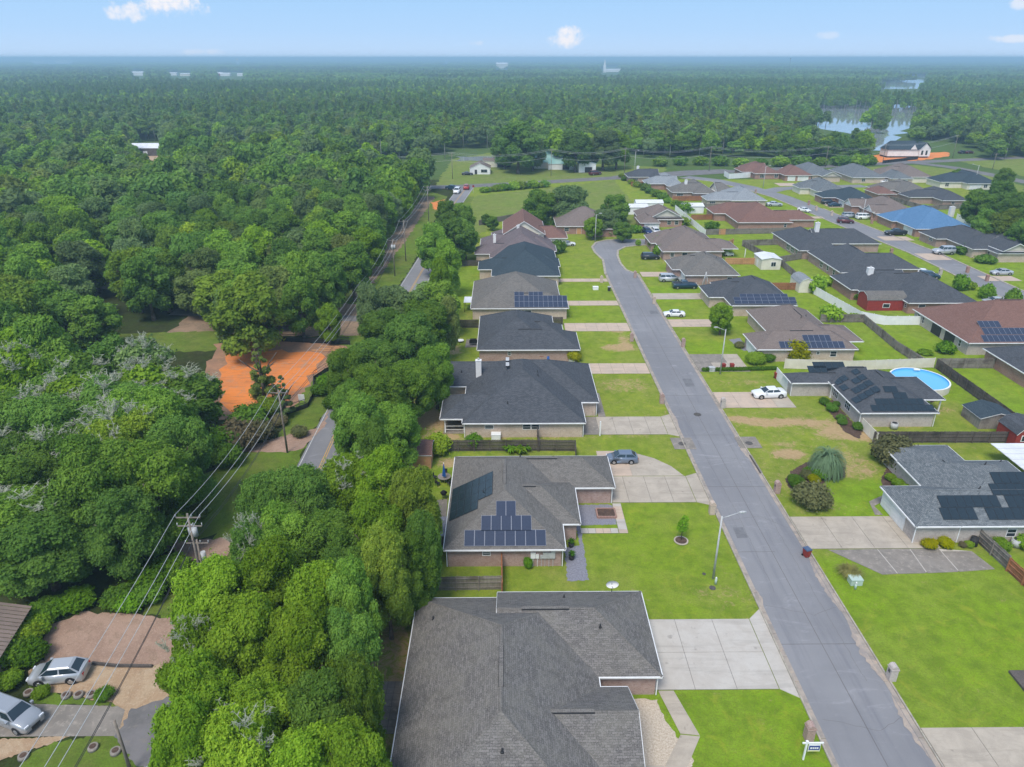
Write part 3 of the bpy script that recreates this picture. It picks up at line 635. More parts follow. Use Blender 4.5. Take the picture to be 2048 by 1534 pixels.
def house(label,wings,roof,brick,wins=(),doors=(),garages=(),chim=(),vents=(),name='house',trim='white',siding='cream',gutter=False,ridgevent=True,cat='house',posts=(),capm=None,group=None,lowwall=None):
    """wings: (x0,x1,y0,y1,axis,end0,end1[,dz,pitch,wall]) end h=hip g=gable"""
    W=[]
    for i,w in enumerate(wings):
        w=list(w);x0,x1,y0,y1,ax,e0,e1=w[:7];dz=w[7] if len(w)>7 else 0;p=w[8] if len(w)>8 else PITCH;wl=w[9] if len(w)>9 else 1
        if e0=='h' and e1=='h':ax='x' if (x1-x0)>(y1-y0) else 'y'
        W.append((x0,x1,y0,y1,ax,e0,e1,E0+dz+i*.006,p,wl))
    def inner(i,x,y):
        return any(j!=i and w[0]+.1<x<w[1]-.1 and w[2]+.1<y<w[3]-.1 for j,w in enumerate(W))
    for i,w in enumerate(W):      # a gable end buried in another roof gets no gable, rake or fascia
        x0,x1,y0,y1,ax,e0,e1=w[:7]
        if ax=='x':
            if e0=='g' and inner(i,x0,(y0+y1)/2):e0='n'
            if e1=='g' and inner(i,x1,(y0+y1)/2):e1='n'
        else:
            if e0=='g' and inner(i,(x0+x1)/2,y0):e0='n'
            if e1=='g' and inner(i,(x0+x1)/2,y1):e1='n'
        # and its ridge runs on until the bigger roof has swallowed it
        O=W[:i]+W[i+1:];zr=w[7]+((y1-y0) if ax=='x' else (x1-x0))/2*w[8];X0,X1,Y0,Y1=x0,x1,y0,y1
        for _ in range(24):
            if ax=='x':
                if e0=='n' and roofz(O,X0,(y0+y1)/2)<zr+.05 and roofz(O,X0-.5,(y0+y1)/2)>0:X0-=.5
                if e1=='n' and roofz(O,X1,(y0+y1)/2)<zr+.05 and roofz(O,X1+.5,(y0+y1)/2)>0:X1+=.5
            else:
                if e0=='n' and roofz(O,(x0+x1)/2,Y0)<zr+.05 and roofz(O,(x0+x1)/2,Y0-.5)>0:Y0-=.5
                if e1=='n' and roofz(O,(x0+x1)/2,Y1)<zr+.05 and roofz(O,(x0+x1)/2,Y1+.5)>0:Y1+=.5
        def ok(z_):return z_>=zr-.1
        # if running outward never gets under, pull inward instead
        if ax=='x' and e0=='n' and not ok(roofz(O,X0,(y0+y1)/2)):
            X0=x0
            while X0<x1-1 and not ok(roofz(O,X0,(y0+y1)/2)):X0+=.5
            if X0>=x1-1:X0=x0;e0='g'
        if ax=='x' and e1=='n' and not ok(roofz(O,X1,(y0+y1)/2)):
            X1=x1
            while X1>x0+1 and not ok(roofz(O,X1,(y0+y1)/2)):X1-=.5
            if X1<=x0+1:X1=x1;e1='g'
        if ax=='y' and e0=='n' and not ok(roofz(O,(x0+x1)/2,Y0)):Y0=y0;e0='g'
        if ax=='y' and e1=='n' and not ok(roofz(O,(x0+x1)/2,Y1)):Y1=y1;e1='g'
        W[i]=(X0,X1,Y0,Y1,ax,e0,e1)+w[7:]
    ox=(W[0][0]+W[0][1])/2;oy=(W[0][2]+W[0][3])/2
    t=thing(name,label,cat,(ox,oy,0),group=group)
    rf=MB();wa=MB();fa=MB();cap=MB();gab=MB();nvents=[]
    for w in W:
        x0,x1,y0,y1,ax,e0,e1,z,p,wl=w;x0-=ox;x1-=ox;y0-=oy;y1-=oy
        A,B=roofgeo((x0,x1,y0,y1,ax,e0,e1,z,p));c=[(x0,y0,z),(x1,y0,z),(x1,y1,z),(x0,y1,z)]
        i=.45
        if ax=='x':
            rf.face([c[0],c[1],B,A]);rf.face([c[2],c[3],A,B])
            if e0=='h':rf.face([c[3],c[0],A])
            elif e0=='g':gab.face([(x0+i,y1-.1,z),(x0+i,y0+.1,z),(x0+i,A[1],A[2]-.03)])
            if e1=='h':rf.face([c[1],c[2],B])
            elif e1=='g':gab.face([(x1-i,y0+.1,z),(x1-i,y1-.1,z),(x1-i,B[1],B[2]-.03)])
            hips=[(c[0],A,e0),(c[3],A,e0),(c[1],B,e1),(c[2],B,e1)]
            rakes=[(c[0],A,e0),(c[3],A,e0),(c[1],B,e1),(c[2],B,e1)]
        else:
            rf.face([c[3],c[0],A,B]);rf.face([c[1],c[2],B,A])
            if e0=='h':rf.face([c[0],c[1],A])
            elif e0=='g':gab.face([(x0+.1,y0+i,z),(x1-.1,y0+i,z),(A[0],y0+i,A[2]-.03)])
            if e1=='h':rf.face([c[2],c[3],B])
            elif e1=='g':gab.face([(x1-.1,y1-i,z),(x0+.1,y1-i,z),(B[0],y1-i,B[2]-.03)])
            hips=[(c[0],A,e0),(c[1],A,e0),(c[2],B,e1),(c[3],B,e1)];rakes=hips
        # ridge and hip cap shingles, standing a little proud
        def capstrip(P,Q,wd=.16):
            P=Vector(P);Q=Vector(Q);d=Q-P
            if d.length<.3:return
            s=Vector((-d.y,d.x,0)).normalized()*wd
            up=Vector((0,0,.035));dn=Vector((0,0,-.055 if abs(d.z)>.1 else -.05))
            cap.face([P+s+dn+up*.6,Q+s+dn+up*.6,Q+up,P+up]);cap.face([Q-s+dn+up*.6,P-s+dn+up*.6,P+up,Q+up])
        capstrip(A,B)
        for P,Q,e in hips:
            if e=='h':capstrip(P,Q)
        # fascia and gutter round the eaves
        for k in range(4):
            P=c[k];Q=c[(k+1)%4]
            g=(ax=='x' and ((k==3 and e0!='h') or (k==1 and e1!='h'))) or (ax=='y' and ((k==0 and e0!='h') or (k==2 and e1!='h')))
            if g:continue
            d=(Vector(Q)-Vector(P)).normalized();n=Vector((d.y,-d.x,0))*.09
            a0=Vector(P)+n-Vector((0,0,.02));b0=Vector(Q)+n-Vector((0,0,.02));dz=Vector((0,0,-.155))
            fa.face([a0+dz,b0+dz,b0,a0]);fa.face([a0,b0,Vector(Q),Vector(P)])
        for P,Q,e in rakes:
            if e=='g':
                P=Vector(P);Q=Vector(Q);s=(Vector(((0,1,0))) if ax=='y' else Vector((1,0,0)))
                sg=-1 if (ax=='y' and P.y<0 and abs(P.y-(y0))<.01) or (ax=='x' and abs(P.x-x0)<.01) else 1
                s=s*.03*sg;dz=Vector((0,0,-.2))
                fa.face([P+s,Q+s,Q+s+dz,P+s+dz]);fa.face([P+s,Q+s,Q-s,P-s])
        rf.face([(x0,y0,z-.17),(x0,y1,z-.17),(x1,y1,z-.17),(x1,y0,z-.17)],1)
        if wl:
            wa.box(x0+INS,x1-INS,y0+INS,y1-INS,-.1,z-.172,0,bottom=False)
        L=(Vector(B)-Vector(A)).length
        if ridgevent and L>2.2:
            m_=(Vector(A)+Vector(B))/2;d=(Vector(B)-Vector(A)).normalized();n=min(2.2,L*.38);nvents.append((m_-d*n,m_+d*n))
    wa.build('wall',brick,t)
    ro=rf.build('roof',[roof,M[trim]],t)
    fa.build('fascia',M[trim],t)
    for k_,f_ in enumerate(gab.f):
        g1=MB();g1.face([gab.v[i_] for i_ in f_]);g1.build('gable_wall',M[siding],t)
    cm=capm or roof
    cap.build('ridge_cap',cm,ro)
    for a,b_ in nvents:
        bb=MB();d=(b_-a).normalized();s=Vector((-d.y,d.x,0))*.17
        for sg in (1,-1):
            p,q=a+s*sg,b_+s*sg;u=Vector((0,0,.05));o_=s*sg*.25
            bb.face([p+u,q+u,q+u+o_-Vector((0,0,.16)),p+u+o_-Vector((0,0,.16))],0);
        bb.face([a+s+Vector((0,0,.05)),b_+s+Vector((0,0,.05)),b_-s+Vector((0,0,.05)),a-s+Vector((0,0,.05))],1)
        bb.build('ridge_vent',[M['darkplas'],roof],ro)
    # openings
    def face_at(side,wi,tt):
        w=W[wi];x0,x1,y0,y1=w[:4]
        if side=='S':return (x0+INS+tt,y0+INS),0
        if side=='W':return (x0+INS,y0+INS+tt),-math.pi/2
        if side=='N':return (x0+INS+tt,y1-INS),math.pi
        if side=='E':return (x1-INS,y0+INS+tt),math.pi/2
    for (side,wi,tt,ww,hh,zc) in wins:
        if tt>((W[wi][1]-W[wi][0]) if side in 'SN' else (W[wi][3]-W[wi][2]))-2*INS-ww/2-.3:continue
        (x,y),rz=face_at(side,wi,tt)
        def mk(ww=ww,hh=hh):
            f=MB();f.box(-ww/2-.07,ww/2+.07,-.05,.05,-hh/2-.07,-hh/2);f.box(-ww/2-.07,ww/2+.07,-.05,.05,hh/2,hh/2+.07)
            f.box(-ww/2-.07,-ww/2,-.05,.05,-hh/2,hh/2);f.box(ww/2,ww/2+.07,-.05,.05,-hh/2,hh/2)
            f.box(-ww/2,ww/2,-.045,.04,-.025,.025)
            if ww>1.4:
                for q in range(1,int(ww/.85)+1):
                    xx=-ww/2+ww*q/(int(ww/.85)+1);f.box(xx-.035,xx+.035,-.047,.04,-hh/2,hh/2)
            g=MB();g.face([(-ww/2,-.02,-hh/2),(ww/2,-.02,-hh/2),(ww/2,-.02,hh/2),(-ww/2,-.02,hh/2)])
            return f.mesh('window',[M['white']]),g.mesh('pane',[M['glass']])
        a,g=cached(('win',ww,hh),mk)
        o=link('window',a,t,(x-ox,y-oy,zc),rz);link('pane',g,o,(0,0,0))
    for (side,wi,tt,ww,hh,colr) in doors:
        (x,y),rz=face_at(side,wi,tt)
        def mk():
            f=MB();f.box(-ww/2,ww/2,-.05,.03,0,hh);f.box(-ww/2-.08,-ww/2,-.07,.03,0,hh+.08,1);f.box(ww/2,ww/2+.08,-.07,.03,0,hh+.08,1);f.box(-ww/2,ww/2,-.07,.03,hh,hh+.08,1)
            return f.mesh('door',[M[colr],M['white']])
        o=link('door',cached(('door',ww,hh,colr),mk),t,(x-ox,y-oy,.02),rz)
        k=MB();k.box(ww/2-.18,ww/2-.08,-.11,-.05,.95,1.05);link('door_handle',cached(('dh',ww),lambda:k.mesh('door_handle',[M['iron']])),o)
    for (side,wi,tt,ww) in garages:
        (x,y),rz=face_at(side,wi,tt)
        o=link('garage_door',None,t,(x-ox,y-oy,0),rz)
        def mk():
            f=MB();f.box(-ww/2+.01,ww/2-.01,-.06,.02,.01,.515)
            n=max(2,int(ww/1.2))
            for q in range(n):
                a=-ww/2+ww*q/n+.12;c=-ww/2+ww*(q+1)/n-.12;f.box(a,c,-.075,-.06,.1,.42)
            return f.mesh('panel',[M['white']])
        pm=cached(('gar',ww),mk)
        for q in range(4):link('panel',pm,o,(0,0,.02+q*.53))
    for (x,y,zt,s) in chim:
        bb=MB();bb.box(-s/2,s/2,-s*.4,s*.4,2.5,zt);bb.box(-s/2-.06,s/2+.06,-s*.4-.06,s*.4+.06,zt,zt+.1)
        o=bb.build('chimney',M['white'],t,(x-ox,y-oy,0));k=MB();k.tube((0,0,zt+.1),(0,0,zt+.45),.15);k.build('chimney_pot',M['galv'],o)
    for (x,y) in vents:
        z=roofz(W,x,y)
        bb=MB();bb.tube((0,0,-.1),(0,0,.35),.07,n=8);bb.tube((0,0,-.05),(0,0,.06),.18,.09,n=8);bb.build('vent_pipe',M['darkplas'],ro,(x-ox,y-oy,z))
    for (x,y,h) in posts:
        bb=MB();bb.box(-.09,.09,-.09,.09,0,h);bb.build('porch_post',M['white'],t,(x-ox,y-oy,0))
    if gutter:
        for w in W[:2]:
            for xx in (w[0]+INS-.12,w[1]-INS+.12):
                bb=MB();bb.box(-.05,.05,-.05,.05,.05,w[7]-.16);bb.build('downspout',M['white'],t,(xx-ox,w[2]+INS-.08-oy,0))
    t['_W']=0;del t['_W']
    return t,W,ro,(ox,oy)
def roofz(W,x,y):
    best=0
    for w in W:
        x0,x1,y0,y1,ax,e0,e1,z,p=w[:9]
        if x0<=x<=x1 and y0<=y<=y1:
            d=[min(x-x0,x1-x)] if ax=='y' else [min(y-y0,y1-y)]
            if ax=='y':
                if e0=='h':d.append(y-y0)
                if e1=='h':d.append(y1-y)
            else:
                if e0=='h':d.append(x-x0)
                if e1=='h':d.append(x1-x)
            best=max(best,z+min(d)*p)
    return best
def module_mesh(w_,h_,m):
    def mk():
        bb=MB();bb.box(0,w_,0,h_,-.04,-.002,1);g=.025;bb.face([(g,g,.0),(w_-g,g,.0),(w_-g,h_-g,.0),(g,h_-g,.0)],0);return bb.mesh('solar_panel',[m,M['alu'] if m is M['pv'] else M['blackframe']])
    return cached(('pv',w_,h_,m.name),mk)
def modules(hs,face,cells,mw,mh,m,p=PITCH,wi=0):
    """solar modules on a slope; cells = list of (a,b) positions along/up the slope in metres from the slope's lower left corner.
    face S: along=+x, up=+y ; face W: along=-y (seen from outside), up=+x"""
    t,W,ro,(ox,oy)=hs;w=W[wi];x0,x1,y0,y1=w[:4];z=w[7];al=math.atan(p)
    me=module_mesh(mw,mh,m)
    for a,b_ in cells:
        o=bpy.data.objects.new('solar_panel',me);C.objects.link(o);o.parent=ro
        if face=='S':
            mtx=Matrix.Translation((x0+a-ox,y0+b_*math.cos(al)-oy,z+b_*math.sin(al)))@Matrix.Rotation(al,4,'X')
        else:
            mtx=Matrix.Translation((x0+b_*math.cos(al)-ox,y1-a-oy,z+b_*math.sin(al)))@Matrix.Rotation(-math.pi/2,4,'Z')@Matrix.Rotation(al,4,'X')
        o.matrix_local=mtx@Matrix.Translation((0,0,.10))
def on_slope(hs,wi,face,u,v):
    """pixel on a roof slope -> (along, up) metres"""
    w=hs[1][wi];x0,x1,y0,y1=w[:4];z=w[7];p=w[8];zz=z+2
    for _ in range(120):
        x,y=at(u,v,zz);zz=zz*.7+.3*(z+((y-y0) if face=='S' else (x-x0))*p)
    al=math.atan(p)
    return ((x-x0),(y-y0)/math.cos(al)) if face=='S' else ((y1-y),(x-x0)/math.cos(al))
def grid(hs,wi,face,u,v,nc,nr,mw,mh,m,gap=.02,skip=()):
    a,b_=on_slope(hs,wi,face,u,v)
    modules(hs,face,[(a+i*(mw+gap),b_+j*(mh+gap)) for j in range(nr) for i in range(nc) if (i,j) not in skip],mw,mh,m,hs[1][wi][8],wi)
# --- left row of the near street, from the nearest
h1=house('large grey-brown hip roof house filling the bottom edge, white dish at its far eave',
 [(-9.0,8.0,30.5,56.5,'y','h','h'),(-1,13.6,46.3,57.3,'x','g','h'),(-1,10.4,36.2,45.2,'x','g','g')],M['r_grey'],M['b_rose'],garages=[('E',1,5,5)],
 vents=[(-7.0,52.4),(8.5,50.2),(5.6,55.2),(-.4,36.5)],gutter=True,siding='tansiding',capm=M['r_gren'])
h2=house('grey-brown house with three tiers of blue solar panels on its near slope',
 [(-7,6.5,64.2,84.5,'y','h','h'),(-1,13.7,76.6,84.5,'x','g','h'),(-.5,8.6,68.9,78,'x','g','h')],M['r_gren'],M['b_rose'],
 wins=[('S',0,4.3,.8,.4,1.75)],vents=[(1.8,82.2),(-2.8,72.2)],gutter=True,capm=M['r_gren'])
grid(h2,0,'S',928,1093,8,1,1.12,1.95,M['pv'])
grid(h2,0,'S',962,1063,5,1,1.12,1.95,M['pv'])
grid(h2,0,'S',992,1033,2,1,1.12,1.95,M['pv'])
a0,b0=on_slope(h2,0,'W',908,965);a1_,b1_=on_slope(h2,0,'W',902,1026);a2_,b2_=on_slope(h2,0,'W',987,936)
mw=(a1_-a0)/4-.02;mh=(b2_-b0)/6-.02;cells=[]
for c in range(6):
    for r_i in range(4 if c<4 else 3):cells.append((a0+(mw+.02)*(r_i+1),b0+c*(mh+.02)))
mw=round(mw,3);mh=round(mh,3);print('west array',mw,mh)
modules(h2,'W',cells,mw,mh,M['pvk'])
h3=house('charcoal hip roof house with white chimney box and covered back porch, skylights on its ridge',
 [(-6.6,11.8,94.2,116.8,'y','h','h'),(-1,14.6,101.2,116.8,'x','g','h'),(-10,4,107.3,116.8,'x','g','g'),(-10.0,0,95.6,104,'x','h','g',0,PITCH,0)],M['r_dark'],M['b_tan'],
 wins=[('S',0,3.6,1.2,.55,1.75),('S',0,9.2,1.1,.75,1.75),('S',0,10.5,1.1,.75,1.75)],chim=[(-4.6,109.3,6.4,.9)],vents=[(0.2,97.5),(5.0,103.5),(5,105),(-7.5,110)],gutter=True,ridgevent=False,
 posts=[(-9.3,96.1,2.4),(-9.3,103.3,2.4),(-6.4,96.1,2.4),(14.1,95.0,2.4)])
for i in range(2):
    bb=MB();bb.box(-.28,.28,-.75,.75,-.1,.14,0,top=1);bb.build('skylight',[M['darkplas'],M['galv']],h3[2],(.2-2.6,106.6+i*2.1-105.5,6.75+i*.02))
bb=MB();bb.face([(-9.3,96.1,1.1),(-6.3,96.1,1.1),(-6.3,96.1,1.2),(-9.3,96.1,1.2)]);bb.face([(-9.3,96.1,.5),(-6.3,96.1,.5),(-6.3,96.1,.6),(-9.3,96.1,.6)]);bb.build('porch_rail',M['white'],h3[0],(-h3[3][0],-h3[3][1],0))
bb=MB();bb.box(-9.6,-6,95.8,103.7,-.02,.08);bb.build('porch_floor',M['concold'],h3[0],(-h3[3][0],-h3[3][1],0))
W4=Wp(954,700,1161,632)
h4=house('charcoal roof brick house next beyond the white chimney house',
 [(W4[0],9.6,W4[2],W4[3],'y','h','h'),(0,W4[1],W4[2]+.01,W4[2]+9.4,'x','g','h'),(2,11.3,W4[2]+6,W4[2]+14,'x','g','h')],M['r_dark'],M['b_rose'],
 doors=[('S',1,11.9,1.0,2.05,'white')],wins=[('S',0,5.6,.5,.6,1.7)])
W5=Wp(941,617,1138,562)
h5=house('taupe roof house with a wide block of blue solar panels and a white awning',
 [(W5[0],12.2,W5[2],W5[3],'y','h','h'),(0,W5[1],W5[2]+.01,W5[2]+8.5,'x','g','h')],M['r_gren'],M['b_tan'],wins=[('S',0,10,1.4,.8,1.6),('S',0,12,1.4,.8,1.6)],doors=[('S',0,8.6,.9,1.9,'tansiding')])
grid(h5,1,'S',1029,615,11,2,1.03,1.75,M['pv'])
a_,b_=on_slope(h5,1,'S',1029,615)
modules(h5,'S',[(a_+i*1.05,b_+3.56) for i in (0,1,3,4,5)],1.03,1.2,M['pv'],PITCH,1)
W6=Wp(983,552,1121,500)
h6=house('dark blue-grey pyramid roof house with a small blue-roofed patio on its left',
 [(W6[0],W6[1],W6[2],W6[3],'y','h','h'),(W6[0]-3.6,W6[0]+9,W6[2]+6,W6[2]+14,'x','h','g'),(6,W6[1]+.6,W6[2]+9,W6[2]+17,'x','g','h')],M['r_teal'],M['b_tan'],garages=[])
W7=Wp(958,508,1109,462)
h7=house('purple-brown roof house with twin white chimneys, just before the tall gabled house',
 [(W7[0]+3,W7[1],W7[2]-4,W7[3]-2,'y','h','h'),(W7[0]-1.2,W7[0]+10,W7[2]+.01,W7[2]+8,'x','h','g'),(W7[0],W7[0]+10,W7[2]+10,W7[2]+19,'x','h','g'),(5,W7[1]+.8,W7[2]+3,W7[2]+14,'x','g','h')],M['r_purp'],M['b_tan'],
 chim=[(W7[0]+4.2,W7[2]+9,5.9,.8),(W7[0]+11,W7[2]+14,7.4,.8)])
x0,y0=at(1020,492,0);W8=[-0.9,12.5,208,226]
h8=house('two-storey cream gabled house with a steep red-brown roof at the bend',
 [(-.9,11.6,209,228,'y','g','g',2.2,.62),(9,18.5,212,221,'x','g','h',.4,.62)],M['r_red'],M['cream'],wins=[('S',0,7.6,.9,1.2,4.6),('S',0,2.3,1.6,1.2,1.5),('S',1,6.6,1.2,1.2,1.5)],siding='cream')
bb=MB();bb.box(-4.6,-.6,209.5,214,2.3,2.4);bb.box(-4.5,-4.4,209.6,209.7,0,2.3);bb.build('patio_cover',M['metalroof'],h8[0],(-h8[3][0],-h8[3][1],0))
x0,y0=at(1103,441,E0)
h9=house('brown low hip roof brick house behind the leafy tree at the bend',
 [(x0+1,x0+20,y0-9,y0+9,'x','h','h'),(x0+10,x0+21,y0-13,y0,'y','h','g')],M['r_brown'],M['b_red'],wins=[('S',0,3,1.4,1,1.5)],doors=[('S',0,7,1.4,2,'w_new')])
# --- right row of the near street, from the nearest
G=Wp(1832,1053,2240,977);P1=Wp(1850,977,2240,909.5)
r1=house('blue-grey shingle house at the right edge with a white garage door and black solar panels',
 [(G[0],G[0]+26,G[2],G[3]+.6,'x','h','h'),(G[0]+5.2,G[0]+20,G[2]+.02,82.8,'y','h','h'),(P1[0]-.05,P1[0]+9,G[3]-2,P1[3]+2.6,'y','g','h',0,.34)],M['r_slate'],M['b_gray'],garages=[('W',0,5.1,5.6)],
 wins=[('S',0,11.3,1.0,1.0,1.35),('S',0,20,1.2,1.0,1.4)],vents=[(G[0]+12,76),(G[0]+9.5,72.5),(G[0]+17,80)],gutter=True,posts=[(P1[0]+.6,P1[3]-.5,2.4)])
for (u,n,k) in [(1887,4,0),(1979,5,0),(1893,7,1),(2030,4,1),(2010,6,2),(2024,5,3)]:
    a_,b_=on_slope(r1,0,'S',u,1040);modules(r1,'S',[(a_+i*1.02,b_+k*1.62) for i in range(n)],1.0,1.58,M['pvk'],PITCH,0)
G=Wp(1583,766,1663,726);Mn=Wp(1721,826,1880,735);Pw=Wp(1662,770,1698,742)
Lx=Wp(1662,770,1698,742)[0]
mx0=at(1668,775,E0)[0]
mx0=Mn[0]
r2=house('charcoal roof brick house with scattered black solar panels beside the round pool',
 [(mx0,Mn[1],Mn[2],112.5,'y','h','h'),(G[0],Mn[1]-4,G[2],112.2,'x','h','h'),(Pw[0],Pw[0]+7,Pw[2],Pw[2]+6.5,'x','h','g',.15),(Mn[1]-5,at(1886,795,E0)[0],Mn[2]+4.6,Mn[2]+13.5,'x','g','h',0,.42,0)],M['r_dark'],M['b_gray'],
 garages=[('W',1,4.6,5.6)],wins=[('W',0,4.5,1.7,1.4,1.5),('W',0,9.0,1.7,1.4,1.5)],gutter=True,posts=[(Mn[1]+3.2,Mn[2]+5.2,2.4),(Pw[0]+.5,Pw[2]+.5,2.5)])
a_,b_=on_slope(r2,0,'S',1745,823)
modules(r2,'S',[(a_+i*1.07,b_) for i in range(9)]+[(a_+1.0+i*1.07,b_+1.22) for i in range(7)]+[(a_+4.2+i*1.07,b_+2.44) for i in range(2)]+[(a_+3.1+i*1.07,b_+3.66) for i in range(2)],1.05,1.2,M['pvk'])
a_,b_=on_slope(r2,0,'W',1712,808)
modules(r2,'W',[(a_-1.75-i*2.3-(j*.2),b_+j*1.1) for j in range(4) for i in range(4) if (i*3+j*2)%5!=3],1.7,1.05,M['pvk'])
grid(r2,1,'S',1618,746,3,1,1.05,1.5,M['pvk']);grid(r2,1,'S',1628,737,5,1,1.05,1.4,M['pvk'])
G=Wp(1514,699,1718,668.5);yb=at(1512,623,E0)[1]
r3=house('taupe roof house with a stepped block of blue solar panels behind two red bins',
 [(G[0],G[1],G[2],G[3]+.5,'x','h','h'),(G[0]+5.0,G[1]-1,G[2]+.02,yb+1,'y','h','h'),(G[1]-7,at(1712,682,E0)[0]+1.4,G[2]+4,G[2]+13,'x','g','h',0,.4,0)],M['r_brown'],M['b_tan'],garages=[('W',0,4,5.2)],
 wins=[('S',0,14.2,1.1,1,1.5),('S',0,19.5,1.1,1,1.5),('S',0,11.3,.5,.5,1.7)],vents=[(G[0]+11,132),(G[0]+13,134.5)])
grid(r3,0,'S',1561,697,3,1,1.03,1.7,M['pv']);grid(r3,0,'S',1590,697,9,1,1.03,1.7,M['pv']);a_,b_=on_slope(r3,0,'S',1590,697)
modules(r3,'S',[(a_+2.1+i*1.05,b_+1.72) for i in range(5)],1.03,1.6,M['pv'],PITCH,0)
G=Wp(1463,611,1596,586);yb=at(1411,560,E0)[1];lx=at(1411,587,E0)[0]
r4=house('charcoal roof house with a broad sheet of blue solar panels behind the lone round tree',
 [(G[0],G[1],G[2],G[2]+18,'y','h','h'),(lx,lx+12,G[2]+6,G[2]+15,'x','h','g')],M['r_dark'],M['b_tan'],wins=[('S',0,14,1.3,1,1.5)])
grid(r4,0,'S',1470,608,9,3,1.5,1.0,M['pv'],skip=[(8,2),(0,2)])
G=Wp(1370,550.7,1481,525);
r5=house('grey-brown pyramid roof house between the silver minivan and the cream shed',
 [(G[0],G[1],G[2],G[2]+17,'y','h','h'),(G[0]-2.0,G[0]+8,G[2]+5.5,G[2]+15,'x','h','g')],M['r_gren'],M['b_rose'],garages=[('W',0,3.5,5)],wins=[('S',0,11,1.2,.8,1.5),('S',0,14,1,.8,1.5)],vents=[(G[0]+10,G[2]+9)])
G=Wp(1325,503,1449,470)
r6=house('wide brown pyramid roof house at the inside of the bend with a small carport',
 [(G[0],G[1],G[2],G[2]+22,'y','h','h'),(G[0]-1.5,G[0]+10,G[2]+10,G[2]+21,'x','h','g'),(G[1]-6,at(1467,495,E0)[0]+1,G[2]+3,G[2]+12,'x','g','h',0,.42,0)],M['r_brown'],M['b_rose'],wins=[('S',0,6.0,1.4,1.6,1.3),('S',0,2.5,1,1,1.5)],vents=[(G[0]+11,G[2]+8)],posts=[(at(1466,495)[0],G[2]+3.6,2.4)])
G=Wp(1280,446,1321,430);Q=Wp(1315,439,1368,424)
r7=house('brown roof house with a cream dormer gable at the end of the bend',
 [(G[0]+1,Q[1],Q[2],Q[2]+15,'x','h','h'),(G[0],G[1],G[2],G[2]+10,'y','h','g'),(Q[0]-2,Q[0]+8,Q[2]-.02,Q[2]+7,'y','g','g',.9,.5,0)],M['r_brown'],M['b_red'],garages=[('S',1,3.6,5)],wins=[('S',0,12,1.2,1.2,1.4),('S',0,14.5,1.2,1.2,1.4),('S',0,9.5,1.2,1.2,1.4)],siding='tansiding')
# --- the second street: (label, roof, brick, near-left/near-right/back eave pixels, extra wings as offsets)
def simple(label,roof,brick,wp,depth,extra=(),**k):
    x0,y0=at(wp[0],wp[1],E0);x1,_=at(wp[2],wp[1],E0)
    ax='y' if depth>(x1-x0) else 'x'
    wl=[(x0,x1,y0,y0+depth,ax,'h','h')]
    for (ea,eb,ec,ed,ex,e0,e1,*r) in extra:wl.append((x0+ea,x0+eb,y0+ec,y0+ed,ex,e0,e1,*r))
    ch=[(x0+a,y0+b,z,s) for a,b,z,s in k.pop('chims',())]
    return house(label,wl,roof,M[brick],chim=ch,**k)
s1=simple('red-brown roof house of pale brick at the right edge with blue solar panels','',
 'b_gray',(1937,686,2100),22,wins=[('W',0,2.6,.7,1.2,1.4),('W',0,19.6,.8,1.3,1.4),('W',0,18,.8,1.3,1.4),('S',0,13.5,1.2,1.2,1.4)]) if False else None
x0,y0=at(1937,686,E0);y1=at(1831,617.3,E0)[1]
s1=house('red-brown roof house of pale brick at the right edge with blue solar panels',[(x0,x0+26,y0,y1,'y','h','h')],M['r_red'],M['b_gray'],
 wins=[('W',0,2.6,.7,1.2,1.4),('W',0,17.8,.8,1.3,1.4),('W',0,16,.8,1.3,1.4),('S',0,11.7,1.1,1.2,1.4)],vents=[(x0+9,y0+16)])
a_,b_=on_slope(s1,0,'S',1968,684);modules(s1,'S',[(a_+i*1.05,b_) for i in range(14)]+[(a_+.9+i*1.05,b_+1.85) for i in range(12)]+[(a_+.8+i*1.05,b_+3.7) for i in range(4)],1.03,1.7,M['pv'],PITCH,0)
for k,tt in enumerate((6.5,11.3)):
    bb=MB();bb.box(-.02,.3,-1.6,1.6,.1,2.2);bb.build('porch_opening',M['darkplas'],s1[0],(x0+INS-.08-s1[3][0],y0+tt-s1[3][1],0))
simple('charcoal roof brick house with white chimney behind the red barn shed',M['r_dark'],'b_red',(1817,606,1960),19,[(-6.8,12,6.5,19,'x','h','g'),(-8.3,6,10,22,'x','h','g')],
 chims=[(-2.3,14.8,6.5,1.3)],wins=[('W',0,3,1.2,1.1,1.4),('W',0,1.2,.6,.8,1.5),('S',1,2.5,3.6,1.4,1.3),('S',0,3,1.4,1,1.5),('S',0,14,1.4,.6,1.7)])
simple('charcoal pyramid roof house behind the clipped green hedge',M['r_dark'],'b_rose',(1681,545,1800),22,[(2,22,3,14,'x','g','h')],wins=[('W',0,4,1,1.2,1.4),('W',0,8,1,1.2,1.4),('W',0,12,1.6,1.4,1.3)])
simple('charcoal hip roof house with a white chimney, fenced lawn at its left',M['r_dark'],'b_rose',(1599,501,1686),23,[(8,27,8,20,'x','g','h')],chims=[(9.5,13,7.6,1.2)],wins=[('W',0,2.5,.8,1,1.5),('W',0,5.5,2.4,1.5,1.3),('W',0,9,2.4,1.5,1.3)])
simple('maroon roof red brick house with a cream chimney behind a grey fence',M['r_red'],'b_red',(1476,445,1587),21,[(-4,12,15,26,'x','h','g'),(10,27.5,4,13,'x','g','h')],chims=[(9.5,11.5,6.9,1.2)],wins=[('S',0,15.5,.8,1,1.5),('S',0,21.5,.8,1,1.5)])
